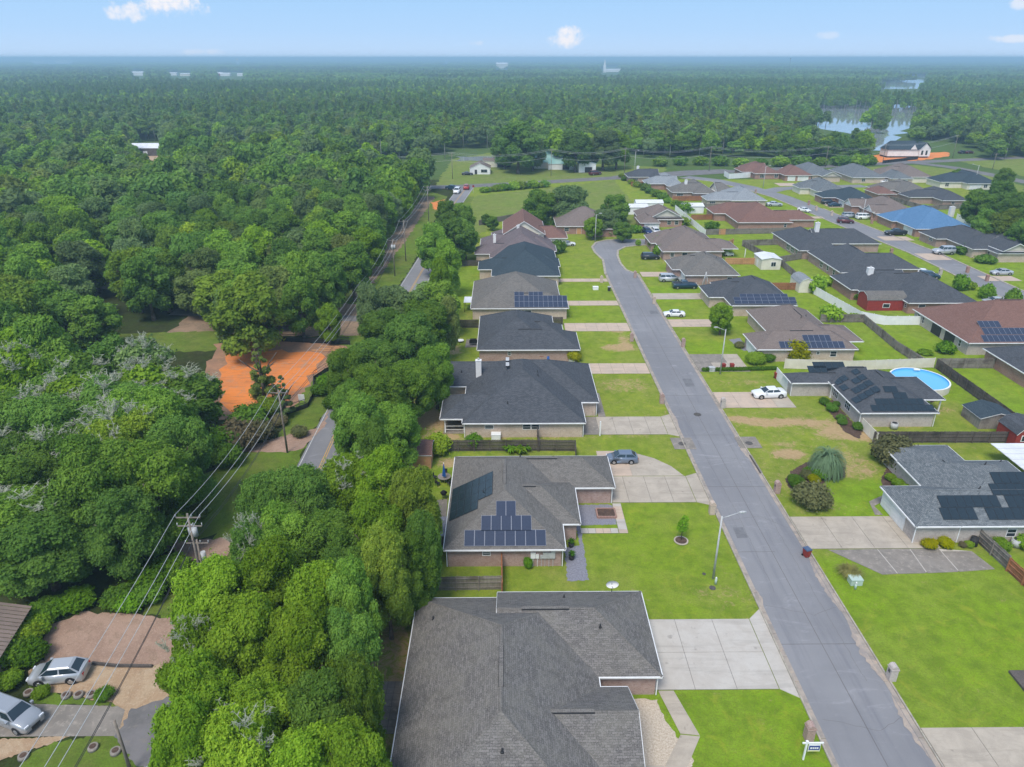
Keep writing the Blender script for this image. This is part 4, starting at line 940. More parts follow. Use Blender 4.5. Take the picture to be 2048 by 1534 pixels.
simple('pale green-grey roof house with a white translucent patio roof',M['r_lite'],'b_tan',(1462,401,1535),20,[(-9,8,1,10,'x','h','g')],wins=[('S',1,2,2,1.3,1.3)])
simple('brown-grey pyramid roof house with white chimney, orange fence below',M['r_gren'],'b_rose',(1387,387,1436),26,[(-8,5,3,14,'x','h','g'),(10,19,2,14,'x','g','h')],chims=[(-1.5,8,6.6,1.1)],wins=[('S',1,3,2.5,1.3,1.3)])
simple('pale blue-grey roof house with a white porch roof in the far row',M['r_lite'],'b_red',(1335,372,1372),30,[(-8,6,6,16,'x','h','g')],wins=[('S',0,4,2,1.2,1.3)])
simple('slate roof house with a cream gable, farthest of the left row',M['r_dark'],'b_rose',(1300,356,1330),22,[(-9.5,5,3,14,'x','h','g')],chims=[(-4,10,6.4,1.1)],wins=[('S',1,3,2.5,1.3,1.3)])
# right side
simple('grey roof house with a cream gable over the porch at the right edge',M['r_dark'],'b_tan',(1996,507,2120),20,[(1,9.5,-.4,9,'y','g','g',.7,.5,0),(-4,12,5,16,'x','h','g')],wins=[('S',0,14,1.5,1.2,1.4),('W',0,4,1,1.2,1.4)],siding='tansiding')
simple('slate grey hip roof house beside the silver four-wheel-drive',M['r_dark'],'b_rose',(1929,492,2017),20,[(-3.2,10,9,19,'x','h','g')],wins=[('W',1,3,1.8,.8,1.7),('S',0,6,1.2,1,1.4)])
simple('bright blue-grey roof house with a red brick end wall and white chimney',M['r_blue'],'b_red',(1831,458,1950),24,[(-1.5,12,12,23,'x','h','g')],garages=[('W',0,4.5,5.6)],chims=[(22.5,20,5.7,1.5)],wins=[('S',0,18,1.2,1,1.5)])
simple('brown roof house with two white front gables and pink brick side',M['r_brown'],'b_red',(1750,427,1840),20,[(-3,8,12,19,'x','g','g',.3,.6),(-.6,8,1,7.5,'x','g','g',.3,.6)],wins=[('W',0,11,1.5,1.2,1.4),('S',0,5,1,.7,1.6)],siding='white')
simple('dark teal pyramid roof house with red brick flank and two dark cars outside',M['r_teal'],'b_red',(1692,403.5,1762),20,[(-5,8,9,18,'x','h','g')],garages=[('W',0,4,5)],wins=[])
simple('grey pyramid roof house with cream walls at the side street corner',M['r_slate'],'cream',(1634,382.6,1697),22,[(-4,8,8,17,'x','h','g')],wins=[('S',0,6,1.2,1,1.4)])
simple('dark red roof brick house with twin white garage doors on the corner lot',M['r_red'],'b_red',(1509.5,347,1562),26,[(12,25,-6,7,'y','h','g'),(-4.5,8,5,18,'x','h','g')],garages=[('S',1,3,3.6),('S',1,8.4,5)],wins=[('S',0,3.5,2.2,1.6,1.4),('S',0,10,1.6,1.6,1.4)])
simple('pale grey roof house right of the dark red roof house',M['r_slate'],'b_tan',(1603,350,1672),22,[(8,17,-4,8,'y','g','g',0,.45)],wins=[('S',0,4,2,1.3,1.4),('S',0,22,1.5,1.2,1.4)],siding='tansiding')
simple('blue-grey roof house with white garage behind dark shrubs',M['r_slate'],'b_tan',(1705,355,1773),26,[(16,26,-4,8,'y','h','g')],garages=[('S',1,4.5,5)],wins=[('S',0,5,1.5,1.3,1.4)])
simple('long brown roof house with a teal-windowed white front in the far row',M['r_brown'],'cream',(1797,354,1867),24,[(-5,10,6,18,'x','h','g')],wins=[('S',0,14,1.5,1.3,1.4),('S',0,17,1.5,1.3,1.4)])
simple('navy-grey roof cream house standing alone at the far right',M['r_teal'],'cream',(1935,367,1998),24,[(-9.5,8,4,16,'x','h','g')],wins=[('S',1,3,1.5,1.3,1.4),('S',0,8,1.5,1.3,1.4)],garages=[('S',0,3.6,5)])
simple('taupe pyramid roof house in the middle of the far block',M['r_gren'],'b_rose',(1805.5,386,1866),22,[(-7,8,7,17,'x','h','g')],wins=[('S',0,6,1.6,.8,1.5)])
simple('slate pyramid roof house left of the big dark oaks',M['r_dark'],'b_rose',(1885.5,401,1940),22,[(-9,8,7,16,'x','h','g')],wins=[('S',0,4,1.2,1,1.4)])
simple('low red-brown roof building between the teal house and the taupe house',M['r_red'],'b_red',(1755,388,1795),12)
simple('brick house corner with a dark roof at the right edge beyond the brown fence',M['r_dark'],'b_red',(2055,750,2200),12.5)
# --- far buildings
def shed(name,label,cat,x,y,wx,wy,h,roofm,wallm,rise=1.2,ax='x',rz=0,over=.2,door=None,win=None,trim='white',group=None):
    t=thing(name,label,cat,(x,y,0),rz,group)
    a=MB();a.box(-wx/2,wx/2,-wy/2,wy/2,0,h,bottom=False)
    if ax=='x':
        for s in (-1,1):a.face([(s*wx/2,-wy/2*s,h),(s*wx/2,wy/2*s,h),(s*wx/2,0,h+rise)])
    else:
        for s in (-1,1):a.face([(wx/2*s,s*wy/2,h),(-wx/2*s,s*wy/2,h),(0,s*wy/2,h+rise)])
    a.build('wall',wallm,t)
    r=MB();o=over;zz=h-o*rise/((wy if ax=='x' else wx)/2)
    if ax=='x':
        for s in (-1,1):
            P=[(-wx/2-o,s*(wy/2+o),zz),(wx/2+o,s*(wy/2+o),zz),(wx/2+o,0,h+rise),(-wx/2-o,0,h+rise)]
            P=[(p[0],p[1],p[2]+.03) for p in P]
            if s>0:P=P[::-1]
            r.face(P);r.face([(p[0],p[1],p[2]-.1) for p in P[::-1]],1)
            q=[P[0],P[1]] if s<0 else [P[2],P[3]]
            r.face([(q[0][0],q[0][1],q[0][2]-.1),(q[1][0],q[1][1],q[1][2]-.1),q[1],q[0]],1)
        for xx in (-wx/2-o,wx/2+o):
            r.face([(xx,-wy/2-o,zz-.1),(xx,-wy/2-o,zz+.03),(xx,0,h+rise+.03),(xx,0,h+rise-.1)],1);r.face([(xx,wy/2+o,zz-.1),(xx,wy/2+o,zz+.03),(xx,0,h+rise+.03),(xx,0,h+rise-.1)],1)
    else:
        for s in (-1,1):
            P=[(s*(wx/2+o),-wy/2-o,zz),(s*(wx/2+o),wy/2+o,zz),(0,wy/2+o,h+rise),(0,-wy/2-o,h+rise)]
            P=[(p[0],p[1],p[2]+.03) for p in P]
            if s<0:P=P[::-1]
            r.face(P);r.face([(p[0],p[1],p[2]-.1) for p in P[::-1]],1)
        for yy in (-wy/2-o,):
            for s in (-1,1):r.face([(s*(wx/2+o),yy,zz-.1),(s*(wx/2+o),yy,zz+.03),(0,yy,h+rise+.03),(0,yy,h+rise-.1)],1)
    r.build('roof',[roofm,M[trim]],t)
    if door:
        side,pos,dw,dh,dm=door
        bb=MB();bb.box(-dw/2,dw/2,-.05,.0,.05,dh);bb.build('door',M[dm],t,*({'S':((pos,-wy/2,0),0),'W':((-wx/2,pos,0),-math.pi/2)}[side]))
    if win:
        side,pos,dw,dh,zc=win
        bb=MB();bb.box(-dw/2-.1,dw/2+.1,-.06,.0,zc-dh/2-.1,zc+dh/2+.1);l=({'S':((pos,-wy/2,0),0),'W':((-wx/2,pos,0),-math.pi/2)}[side])
        f=bb.build('window',M['white'],t,*l);g=MB();g.box(-dw/2,-.03,-.075,-.06,zc-dh/2,zc+dh/2);g.box(.03,dw/2,-.075,-.06,zc-dh/2,zc+dh/2);g.build('pane',M['glass'],f)
    return t
x,y=at(828,940);shed('garden_shed','timber shed with a mottled red-brown roof at the tree edge','shed',x,y+2.4,4.7,4.2,2.3,M['r_red'],M['w_new'],.9,'x')
x,y=at(1550,541);shed('garden_shed','cream box shed with a pale metal roof and barred window in the fenced yard','shed',x-1,y+4,5.2,6.5,2.9,M['metalroof'],M['cream'],.45,'y',door=('W',0,1.2,2.1,'white'),win=('S',.6,1.2,1.1,1.5))
def barn(name,label,x,y,wx,wy,h,wallm,roofm,ax='y',win=None,door=None):
    t=thing(name,label,'shed',(x,y,0))
    k=[(-.5,0),(-.5,.62),(-.33,.88),(0,1),(.33,.88),(.5,.62),(.5,0)]
    a=MB();s=wx if ax=='y' else wy;L=wy if ax=='y' else wx
    def P(i,l,o=0):
        u=k[i][0]*s*(1+o);z=k[i][1]*h+(.04 if o else 0)
        return (u,l,z) if ax=='y' else (l,-u,z)
    a.face([P(i,-L/2) for i in range(7)][::-1]);a.face([P(i,L/2) for i in range(7)])
    a.face([P(0,-L/2),P(0,L/2),P(1,L/2),P(1,-L/2)][::-1]);a.face([P(6,-L/2),P(6,L/2),P(5,L/2),P(5,-L/2)])
    a.build('wall',wallm,t);r=MB()
    for i in range(1,5):r.face([P(i,-L/2-.15,.05),P(i+1,-L/2-.15,.05),P(i+1,L/2+.15,.05),P(i,L/2+.15,.05)])
    for e in (-1,1):
        for i in range(1,5):
            q=[P(i,e*(L/2+.16),.05),P(i+1,e*(L/2+.16),.05)];r.face([q[0],q[1],(q[1][0],q[1][1],q[1][2]-.14),(q[0][0],q[0][1],q[0][2]-.14)],1)
    r.build('roof',[roofm,M['white']],t)
    if win:
        pos,dw,dh,zc=win;bb=MB();bb.box(-dw/2-.1,dw/2+.1,-.05,.0,zc-dh/2-.1,zc+dh/2+.1);f=bb.build('window',M['white'],t,(pos,-(wy/2),0));g=MB();g.box(-dw/2,dw/2,-.065,-.05,zc-dh/2,zc+dh/2);g.build('pane',M['glass'],f)
    return t
x,y=at(1612,586);barn('garden_shed','cream gambrel shed with a grey curved roof at the white fence end',x,y+3.2,3.6,6.0,3.6,M['cream'],M['r_lite'])
x,y=at(1771,622);barn('garden_shed','red barn shed with a grey roof behind the white fence',x,y+2.6,8.6,4.8,3.9,M['b_red'] if False else M['binred'],M['r_gren'],'x',win=(0,1.4,.8,1.2))
x,y=at(1992,862);t=shed('garden_shed','small dark brown shed with a slate roof patch beside the brown fence','shed',x+.4,y+3,5.5,4.6,1.9,M['r_teal'],M['w_grey'],.8,'y')
x,y=at(2030,900);barn('garden_shed','red barn shed with white trim and small window at the right edge',x+2.4,y+2.6,4.8,4.2,3.6,M['binred'],M['r_dark'],'y',win=(-1.2,.7,.8,1.6))
x,y=at(2012,912,2.3);t=thing('patio_cover','long white ribbed patio roof behind the blue-grey roof house','patio cover',(x,y,0))
bb=MB()
for i in range(14):bb.box(0,5,-7+i*.75,-7+i*.75+.7,2.3,2.36 if i%2 else 2.4)
bb.build('roof_sheet',M['metalroof'],t)
for a,c in ((4.8,-6.8),(4.8,0),(4.8,3)):
    bb=MB();bb.box(a-.06,a+.06,c-.06,c+.06,0,2.3);bb.build('post',M['white'],t)
x,y=at(945,600,2.2);t=thing('patio_awning','white flat awning on posts at the left of the taupe roof house','awning',(x,y,0))
bb=MB();bb.box(-1.9,1.9,-2,2.2,2.2,2.3);bb.build('awning_sheet',M['metalroof'],t)
for a,c in ((-1.8,-1.9),(-1.8,2.1),(1.8,-1.9)):
    bb=MB();bb.box(a-.05,a+.05,c-.05,c+.05,0,2.2);bb.build('post',M['darkplas'],t)
x,y=at(979,573,2.2);t=thing('patio_awning','blue-grey flat awning at the left of the pyramid roof house','awning',(x,y,0))
bb=MB();bb.box(-3,1,-1.5,1.8,2.0,2.12);bb.build('awning_sheet',M['r_blue'],t)
for a,c in ((-2.8,-1.4),(-2.8,1.7),(.8,-1.4)):
    bb=MB();bb.box(a-.05,a+.05,c-.05,c+.05,0,2.0);bb.build('post',M['darkplas'],t)
for (u,v,wx,lab) in [(1300,421,10,'white ribbed metal shed directly behind the cream dormer house'),(1277,430,7,'low white metal lean-to behind the leafy tree at the bend'),(1389,428,7,'white metal awning shed by the start of the white fence')]:
    x,y=at(u,v);shed('metal_shed',lab,'shed',x,y+4,wx,6,2.6,M['metalroof'],M['vinyl'],.7,'x')
x,y=at(960,349);shed('cottage','white cottage with a brown gable roof by the far junction','house',x,y+6,10,11,2.9,M['r_brown'],M['white'],2.3,'y',door=('S',-2,1.2,2.2,'darkplas'),win=('S',2,3,1.4,1.6))
x,y=at(982,335);shed('garage_shed','small cream shed with a brown roof right of the white cottage','shed',x,y+4,8,6,3.2,M['r_brown'],M['cream'],1.2,'x')
x,y=at(1008,335);shed('carport','small dark carport under the trees near the white cottage','carport',x,y+4,7,6,2.6,M['galv'],M['darkplas'],.8,'x')
x,y=at(1092,338);shed('ranch_house','long house with a bright teal metal roof among tall oaks','house',x,y+8,13,13,3.2,M['tealroof'],M['cream'],4.6,'x')
x,y=at(1124,340);shed('ranch_garage','teal metal roofed garage wing joined right of the teal house','garage',x,y+6,14,10,3.0,M['tealroof'],M['white'],3,'x',door=('S',2,3.4,2.6,'darkplas'))
x,y=at(1175,346);shed('workshop','white workshop with a shallow teal roof and dark doorway','workshop',x,y+6,8.5,9,4.2,M['tealroof'],M['white'],1.1,'y',door=('S',.6,3.6,2.6,'darkplas'))
x,y=at(302,311);shed('pole_barn','long dark barn with a pale metal roof in a woodland clearing','barn',x,y+3,22,10,4.4,M['metalroof'],M['w_dark'],2.2,'x',door=('S',-2,2.4,2.6,'white'))
# construction house
x,y=at(1812,316);t=thing('unfinished_house','large unfinished white-walled house with a dark roof on red clay','house',(x+1,y+6,0));t.scale=(.62,.62,.8)
bb=MB();bb.box(-18,12,-7,8,1,5.5);bb.box(10,20,-9,6,1,6);bb.build('wall',M['white'],t)
bb=MB();bb.box(-18,20,-6.5,7,0,1);bb.build('foundation',M['darkplas'],t)
bb=MB()
bb.face([(-18.6,-7.8,5.4),(12,-7.8,5.4),(9,.5,11),(-14,.5,11)]);bb.face([(12.6,8.6,5.4),(-18.6,8.6,5.4),(-14,.5,11),(9,.5,11)]);bb.face([(-18.6,8.6,5.4),(-18.6,-7.8,5.4),(-14,.5,11)]);bb.face([(12.5,-7.8,5.4),(12.5,8.6,5.4),(9,.5,11)])
bb.face([(9.4,-10,6),(15,-10,10.5),(15,4,10.5),(9.4,4,6)]);bb.face([(15,-10,10.5),(20.6,-10,6),(20.6,4,6),(15,4,10.5)]);bb.build('roof',M['r_teal'],t)
bb=MB();bb.face([(9.8,-9.1,6),(20.2,-9.1,6),(15,-9.1,10)]);bb.face([(2,-7.9,5.6),(8,-7.9,5.6),(5,-7.9,9)]);bb.build('gable_wall',M['white'],t)
for a in (12.5,16.5):
    g=MB();g.box(a-.8,a+.8,-9.2,-9.0,2,5);g.build('window',M['glass'],t)
# lone house roof in the woods and the corner house bottom left
x,y=at(226,574);shed('woodland_house','house with a dark slate roof half hidden among the oaks','house',x-3,y+4,16,11,3,M['r_teal'],M['tansiding'],3.2,'x')
t=thing('ranch_house','brown metal roofed brick house cut off at the left edge','house',(0,0,0))
c0=Vector(at(64,1212,2.5));c1=Vector(at(-6,1325,2.5));d=(c1-c0).normalized();n=Vector((-d.y,d.x))
if n.x>0:n=-n
L=13;a0=c0;a1=c0+d*L;b0=a0+n*5.2;b1=a1+n*5.2;q0=a0+n*10;q1=a1+n*10
rf=MB();nr_=26
for i in range(nr_):
    f0,f1=i/nr_,(i+1)/nr_
    for (s,e) in (((a0,a1),(b0,b1)),((b0,b1),(q0,q1))):
        A0=s[0].lerp(s[1],f0);A1=s[0].lerp(s[1],f1-.25/nr_);B0=e[0].lerp(e[1],f0);B1=e[0].lerp(e[1],f1-.25/nr_);A2=s[0].lerp(s[1],f1);B2=e[0].lerp(e[1],f1)
        z0,z1=(2.5,4.3) if s[0]==a0 else (4.3,2.6)
        rf.face([(*A0,z0),(*A1,z0),(*B1,z1),(*B0,z1)]);rf.face([(*A1,z0-.05),(*A2,z0-.05),(*B2,z1-.05),(*B1,z1-.05)])
rf.build('roof',surf('brown_metal',(.26,.20,.165),(.21,.165,.135),.6,rough=.5),t)
ww=MB();i_=[a0.lerp(q0,.06)+d*.5,a1.lerp(q1,.06)-d*.5,a1.lerp(q1,.94)-d*.5,a0.lerp(q0,.94)+d*.5]
for k in range(4):
    P,Q=i_[k],i_[(k+1)%4];ww.face([(*Q,0),(*P,0),(*P,2.5),(*Q,2.5)]);
m0=(i_[0]+i_[3])/2;ww.face([(*i_[0],2.5),(*i_[3],2.5),(*m0,4.15)]);ww.build('wall',M['b_tan'],t)
g=MB();p=i_[0].lerp(i_[1],.22);q=i_[0].lerp(i_[1],.34);o=-n*.05;g.face([(*(p+o),.8),(*(q+o),.8),(*(q+o),2.1),(*(p+o),2.1)]);g.build('window',M['glass'],t)
# --- town specks on the horizon
for (u,v,wx,h,lab,mm) in [(275,151,46,9,'pale industrial building far off in the forest, first from the left in the row','white'),(345,151,34,7,'white warehouse far off, second from the left in the row','white'),(372,152,30,6,'small white warehouse just right of the second one','cream'),(440,152,20,8,'red and white far building near the middle of the distant row','binred'),(452,152,30,7,'white far building right of the red and white one','white'),(482,152,20,6,'small pale building at the right end of the distant row','white'),
   (75,126,120,16,'long pale building near the horizon at the far left','cream'),(128,126,140,22,'long white building near the horizon right of the far left one','white'),(1004,137,60,22,'pinkish white mill far off below the steam plume','cream'),(1225,144,70,9,'low white church hall beside the far steeple','white'),(1470,217,26,5,'low white boathouse deep in the forest left of the lake','white'),(1435,214,8,5,'small white roof in the forest left of the boathouse','white'),(905,127,60,9,'low pale building right of the middle water tower','white')]:
    x,y=at(u,v);shed('far_building',lab,'building',x,y,wx,wx*.5,h,M['metalroof'],M[mm],h*.3,'x',over=.5)
def tower(u,v,h,lab):
    x,y=at(u,v);t=thing('water_tower',lab,'water tower',(x,y,0));r=h*.17
    bb=MB();bb.tube((0,0,h*.68),(0,0,h*.9),r,n=16);bb.tube((0,0,h*.9),(0,0,h),r,r*.2,n=16);bb.tube((0,0,h*.6),(0,0,h*.68),r*.4,r,n=16);bb.build('tank',M['white'],t)
    for k in range(5):
        a=k*1.257;bb=MB();bb.tube((r*math.cos(a),r*math.sin(a),0),(r*.85*math.cos(a),r*.85*math.sin(a),h*.7),h*.02,n=6);bb.build('leg',M['white'],t)
tower(476,130,50,'white legged water tower on the horizon at the left');tower(892,124,50,'white legged water tower on the horizon near the middle')
x,y=at(1209,145);t=thing('church_steeple','tiny white church steeple far off in the forest','steeple',(x,y,0));bb=MB();bb.box(-5,5,-5,5,0,22);bb.tube((0,0,22),(0,0,46),5,.3,n=8,sm=False);bb.build('spire',M['white'],t)
x,y=at(1578,140);t=thing('radio_mast','thin dark radio mast on the horizon above the forest','mast',(x,y,0));bb=MB();bb.tube((0,0,0),(0,0,50),1.0,.6,n=6);bb.build('mast_pole',M['iron'],t)
bb=MB();bb.tube((0,0,46),(0,0,51),2.2,2.2,n=8);bb.build('antenna_drum',M['iron'],t)
# ================================================================ FENCES
def fence(label,pts,m='w_grey',h=1.85,name='wooden_fence',pix=True,group=None):
    P=[Vector(at(*p)) if pix else Vector(p) for p in pts]
    o0=P[0];t=thing(name,label,'fence',(o0.x,o0.y,0),group=group)
    vinyl=m in('vinyl','cream');r=random.Random(len(label))
    post=cached(('post',m,h),lambda:(lambda b:(b.box(-.06,.06,-.06,.06,0,h+(.08 if vinyl else .02)),b.mesh('post',[M[m]]))[1])(MB()))
    pk=MB();rl=MB()
    for a,b_ in zip(P[:-1],P[1:]):
        L=(b_-a).length
        if L<.3:continue
        d=(b_-a)/L;n=Vector((-d.y,d.x));k=max(1,round(L/2.4));ang=math.atan2(d.y,d.x)
        for i in range(k+1):
            q=a+d*(L*i/k)-o0;link('post',post,t,(q.x,q.y,0),ang)
        if vinyl:
            s=L/k
            pm=MB();pm.box(.06,s-.06,-.02,.02,.06,h-.06);pm.box(.06,s-.06,-.035,.035,h-.1,h);pm.box(.06,s-.06,-.035,.035,.04,.16)
            for j in range(1,int(s/.3)):pm.box(j*.3-.008,j*.3+.008,-.024,.024,.16,h-.1)
            me=pm.mesh('panel',[M[m]])
            for i in range(k):
                q=a+d*(L*i/k)-o0;link('panel',me,t,(q.x,q.y,0),ang)
        else:
            w_=.14;x=0
            while x<L-.05:
                hh=h+r.uniform(-.05,.04);A=a+d*(x+.008)-o0+n*.07;B=a+d*min(L,x+w_-.008)-o0+n*(.07+r.uniform(-.01,.01));e=n*.022
                v=[(A.x,A.y),(B.x,B.y),(B.x+e.x,B.y+e.y),(A.x+e.x,A.y+e.y)]
                lo=[(*p,.03) for p in v];hi=[(*p,hh) for p in v]
                for q in range(4):pk.face([lo[q],lo[(q+1)%4],hi[(q+1)%4],hi[q]])
                pk.face(hi);x+=w_
            for z in (.35,1.0,1.55):
                A=a-o0;B=b_-o0;e=n*.05
                v=[A-e*.2,B-e*.2,B+e,A+e];rl.face([(p.x,p.y,z+.09) for p in v]);rl.face([(v[0].x,v[0].y,z),(v[1].x,v[1].y,z),(v[1].x,v[1].y,z+.09),(v[0].x,v[0].y,z+.09)])
    if not vinyl:
        tag(pk.build('pickets',M[m],t),kind='stuff');rl.build('rail',M[m],t)
    return t
fence('weathered picket fence with rails showing below the tree shade',[(775,1184),(1003,1180)])
fence('reddish short fence running off the solar house wall to the lawn',[(1003,1132),(1004,1192)],'w_red')
fence('long dark weathered fence behind the three-tier solar panel house',[(885,903),(1075,902),(1150,903)],'w_dark')
fence('short dark fence returning to the solar house garage',[(1150,903),(1151,918)],'w_dark',1.6)
fence('short brown fence stub at the wall of the white chimney house',[(1073,872),(1078,903)],'w_dark',1.9)
fence('grey fence beside the patio left of the second charcoal house',[(905,656),(957,656)],'w_dark')
fence('dark slatted screen fence by the taupe house driveway',[(1084,650),(1125,650)],'w_dark',1.8)
fence('low grey fence left of the dark pyramid house',[(925,532),(962,532)],'w_dark',1.5)
fence('old grey fence along the far lawn behind the cream gabled house',[(958,451),(1035,437)],'w_grey')
fence('charcoal fence running the full back of the blue-grey roof house lot',[(1745,886),(2010,886),(2050,886)],'w_dark',1.9)
fence('long dark brown fence slanting behind the round pool',[(1870,737),(2100,905)],'w_dark',2.0)
fence('grey fence from the pool corner to the pale brick house',[(1870,737),(2012,737)],'w_grey',2.0)
fence('cream vinyl fence across the back of the pool yard',[(1568,737),(1700,741),(1866,735)],'cream',1.9,'vinyl_fence')
fence('cream vinyl side fence with gate beside the charcoal roof house',[(1722,858),(1752,888)],'cream',1.8,'vinyl_fence')
fence('long grey weathered fence slanting down between two back lawns',[(1725,645),(1790,700),(1845,735)],'w_grey')
fence('short grey fence behind the yellow-green bush',[(1640,645),(1725,645)],'w_grey')
fence('long white vinyl fence slanting past the cream gambrel shed',[(1618,583),(1720,641)],'vinyl',2.0,'vinyl_fence')
fence('white vinyl fence in front of the red barn shed',[(1722,641),(1768,650),(1838,650)],'vinyl',2.0,'vinyl_fence')
fence('orange cedar fence left of the gambrel shed',[(1538,580),(1590,580)],'w_red')
fence('orange cedar fence piece beside the upright trailer frame',[(1418,580),(1448,580)],'w_new')
fence('pale orange fence behind the grey-brown pyramid house',[(1450,529),(1522,529)],'w_new')
fence('grey fence right of the cream box shed',[(1552,527),(1630,514)],'w_grey')
fence('grey fence slanting from the box shed to the gambrel shed',[(1560,531),(1600,566)],'w_grey')
fence('orange fence stub at the brown pyramid house carport',[(1443,500),(1466,489)],'w_new')
fence('dark grey fence slanting between two small square lawns',[(1484,492),(1540,523)],'w_grey')
fence('dark grey fence closing the top of the square lawn',[(1484,492),(1553,490)],'w_grey')
fence('long grey fence below the maroon roof brick house',[(1411,470),(1600,466)],'w_grey')
fence('bright new fence panel in the long grey fence',[(1438,469.5),(1450,469.5)],'w_new')
fence('long white vinyl fence slanting down from the white metal sheds',[(1350,421),(1410,472)],'vinyl',2.0,'vinyl_fence')
fence('orange fence above the lawn left of the maroon roof house',[(1382,440),(1462,439)],'w_red')
fence('grey fence between the two strips of lawn at the white fence head',[(1357,416),(1457,417)],'w_grey')
fence('orange fence by the white chimney brown-grey house',[(1345,402),(1425,401)],'w_red')
fence('red-orange fence below the slate roof house in the far row',[(1262,372),(1300,373)],'w_red')
fence('white vinyl fence enclosing the yard of the dark red corner house',[(1448,352),(1458,358),(1500,355)],'vinyl',2.4,'vinyl_fence')
fence('white vinyl fence behind the pale grey far house',[(1562,343),(1605,342)],'vinyl',2.0,'vinyl_fence')
fence('white fence at the right of the long brown far house',[(1862,366),(1892,365)],'vinyl',2.2,'vinyl_fence')
fence('grey fence right of the pink brick house end wall',[(1785,431),(1825,452)],'w_grey')
fence('white vinyl fence at the blue roof house flank',[(1864,474),(1905,482)],'vinyl',2.0,'vinyl_fence')
fence('white vinyl gate fence left of the blue roof house',[(1800,449),(1820,449)],'vinyl',2.2,'vinyl_fence')
fence('long white vinyl fence slanting behind the blue roof house',[(1912,440),(1985,470)],'vinyl',2.2,'vinyl_fence')
fence('grey fence below the slate pyramid house',[(1855,421),(1925,417)],'w_grey')
fence('old slatted fence between the pink brick and taupe houses',[(1775,400),(1858,424)],'w_grey')
fence('weathered grey fence at the shared drive beside the blue-grey house',[(1950,1082),(2012,1140)],'w_grey',1.9)
fence('reddish brown panel fence at the lower right edge of the drive',[(2012,1142),(2075,1200)],'w_red',1.8)
fence('black silt fence round the red clay plot',[(500,690),(560,683),(700,690)],'darkplas',.9,'silt_fence')
fence('black silt fence curving along the verge of the clay plot',[(692,705),(680,730),(650,745),(628,760),(628,790),(615,815),(560,834)],'darkplas',.8,'silt_fence')
fence('black silt fence along the unfinished house lot',[(1765,327),(1835,319)],'darkplas',1.6,'silt_fence')
# ================================================================ STREET FURNITURE
def light(u,v,h,d,L,label):
    x,y=at(u,v);t=thing('street_light',label,'street light',(x,y,0),group='grey street lights')
    bb=MB();bb.tube((0,0,0),(0,0,h),.13,.08,10);bb.build('pole',M['galv'],t)
    bb=MB();bb.tube((0,0,h-.25),(L*d[0],L*d[1],h+.35),.045,n=6);bb.build('arm',M['galv'],t)
    bb=MB();e=Vector((d[0],d[1],0));c=Vector((L*d[0],L*d[1],h+.36));bb.tube(c-e*.1,c+e*.25,.08,.17,8);bb.tube(c+e*.25,c+e*.65,.17,.1,8);bb.build('lamp_head',M['galv'],t)
light(1426,1157,8.2,(1,.1),1.9,'tall grey street light leaning its arm over the near street');light(1440,748,8.6,(-1,0),1.5,'grey street light by the two red bins')
light(1190,484,8.5,(1,-.2),1,'slim street light at the bend of the near street');light(1972,613,8,(-1,0),1,'street light in front of the far red-brown roof drive') if False else None
light(1947,375,9.5,(-1,0),2.5,'street light in front of the lone cream house at the far right');light(1526,375,9,(1,0),1.5,'street light on the dark red roof corner lot')
light(1268,355,12,(1,0),1,'pale street light near the slate roof far house');light(1724,438,7,(-1,0),1.2,'short street light by the white van')
def mailbox(u,v,m,label,hh=1.35,s=.34):
    x,y=at(u,v);t=thing('mailbox',label,'mailbox',(x,y,0),group='brick mailbox pillars')
    bb=MB();bb.box(-s,s,-s,s,0,hh);bb.box(-s-.05,s+.05,-s-.05,s+.05,hh,hh+.08);n=10
    for k in range(n):
        a0,a1=math.pi*k/n,math.pi*(k+1)/n
        bb.face([(s*math.cos(a0),-s,hh+.08+s*math.sin(a0)),(s*math.cos(a0),s,hh+.08+s*math.sin(a0)),(s*math.cos(a1),s,hh+.08+s*math.sin(a1)),(s*math.cos(a1),-s,hh+.08+s*math.sin(a1))][::-1])
    for e in (-1,1):bb.face([(s*math.cos(math.pi*k/n),s*e,hh+.08+s*math.sin(math.pi*k/n)) for k in range(n+1)][::e])
    bb.build('pillar',M[m],t)
    bb=MB();sg=1 if x<30 or x>122 else -1;bb.box(min(0,sg*(s+.03)),max(0,sg*(s+.03)),-.13,.13,hh-.45,hh-.12);bb.build('letter_flap',M['iron'],t)
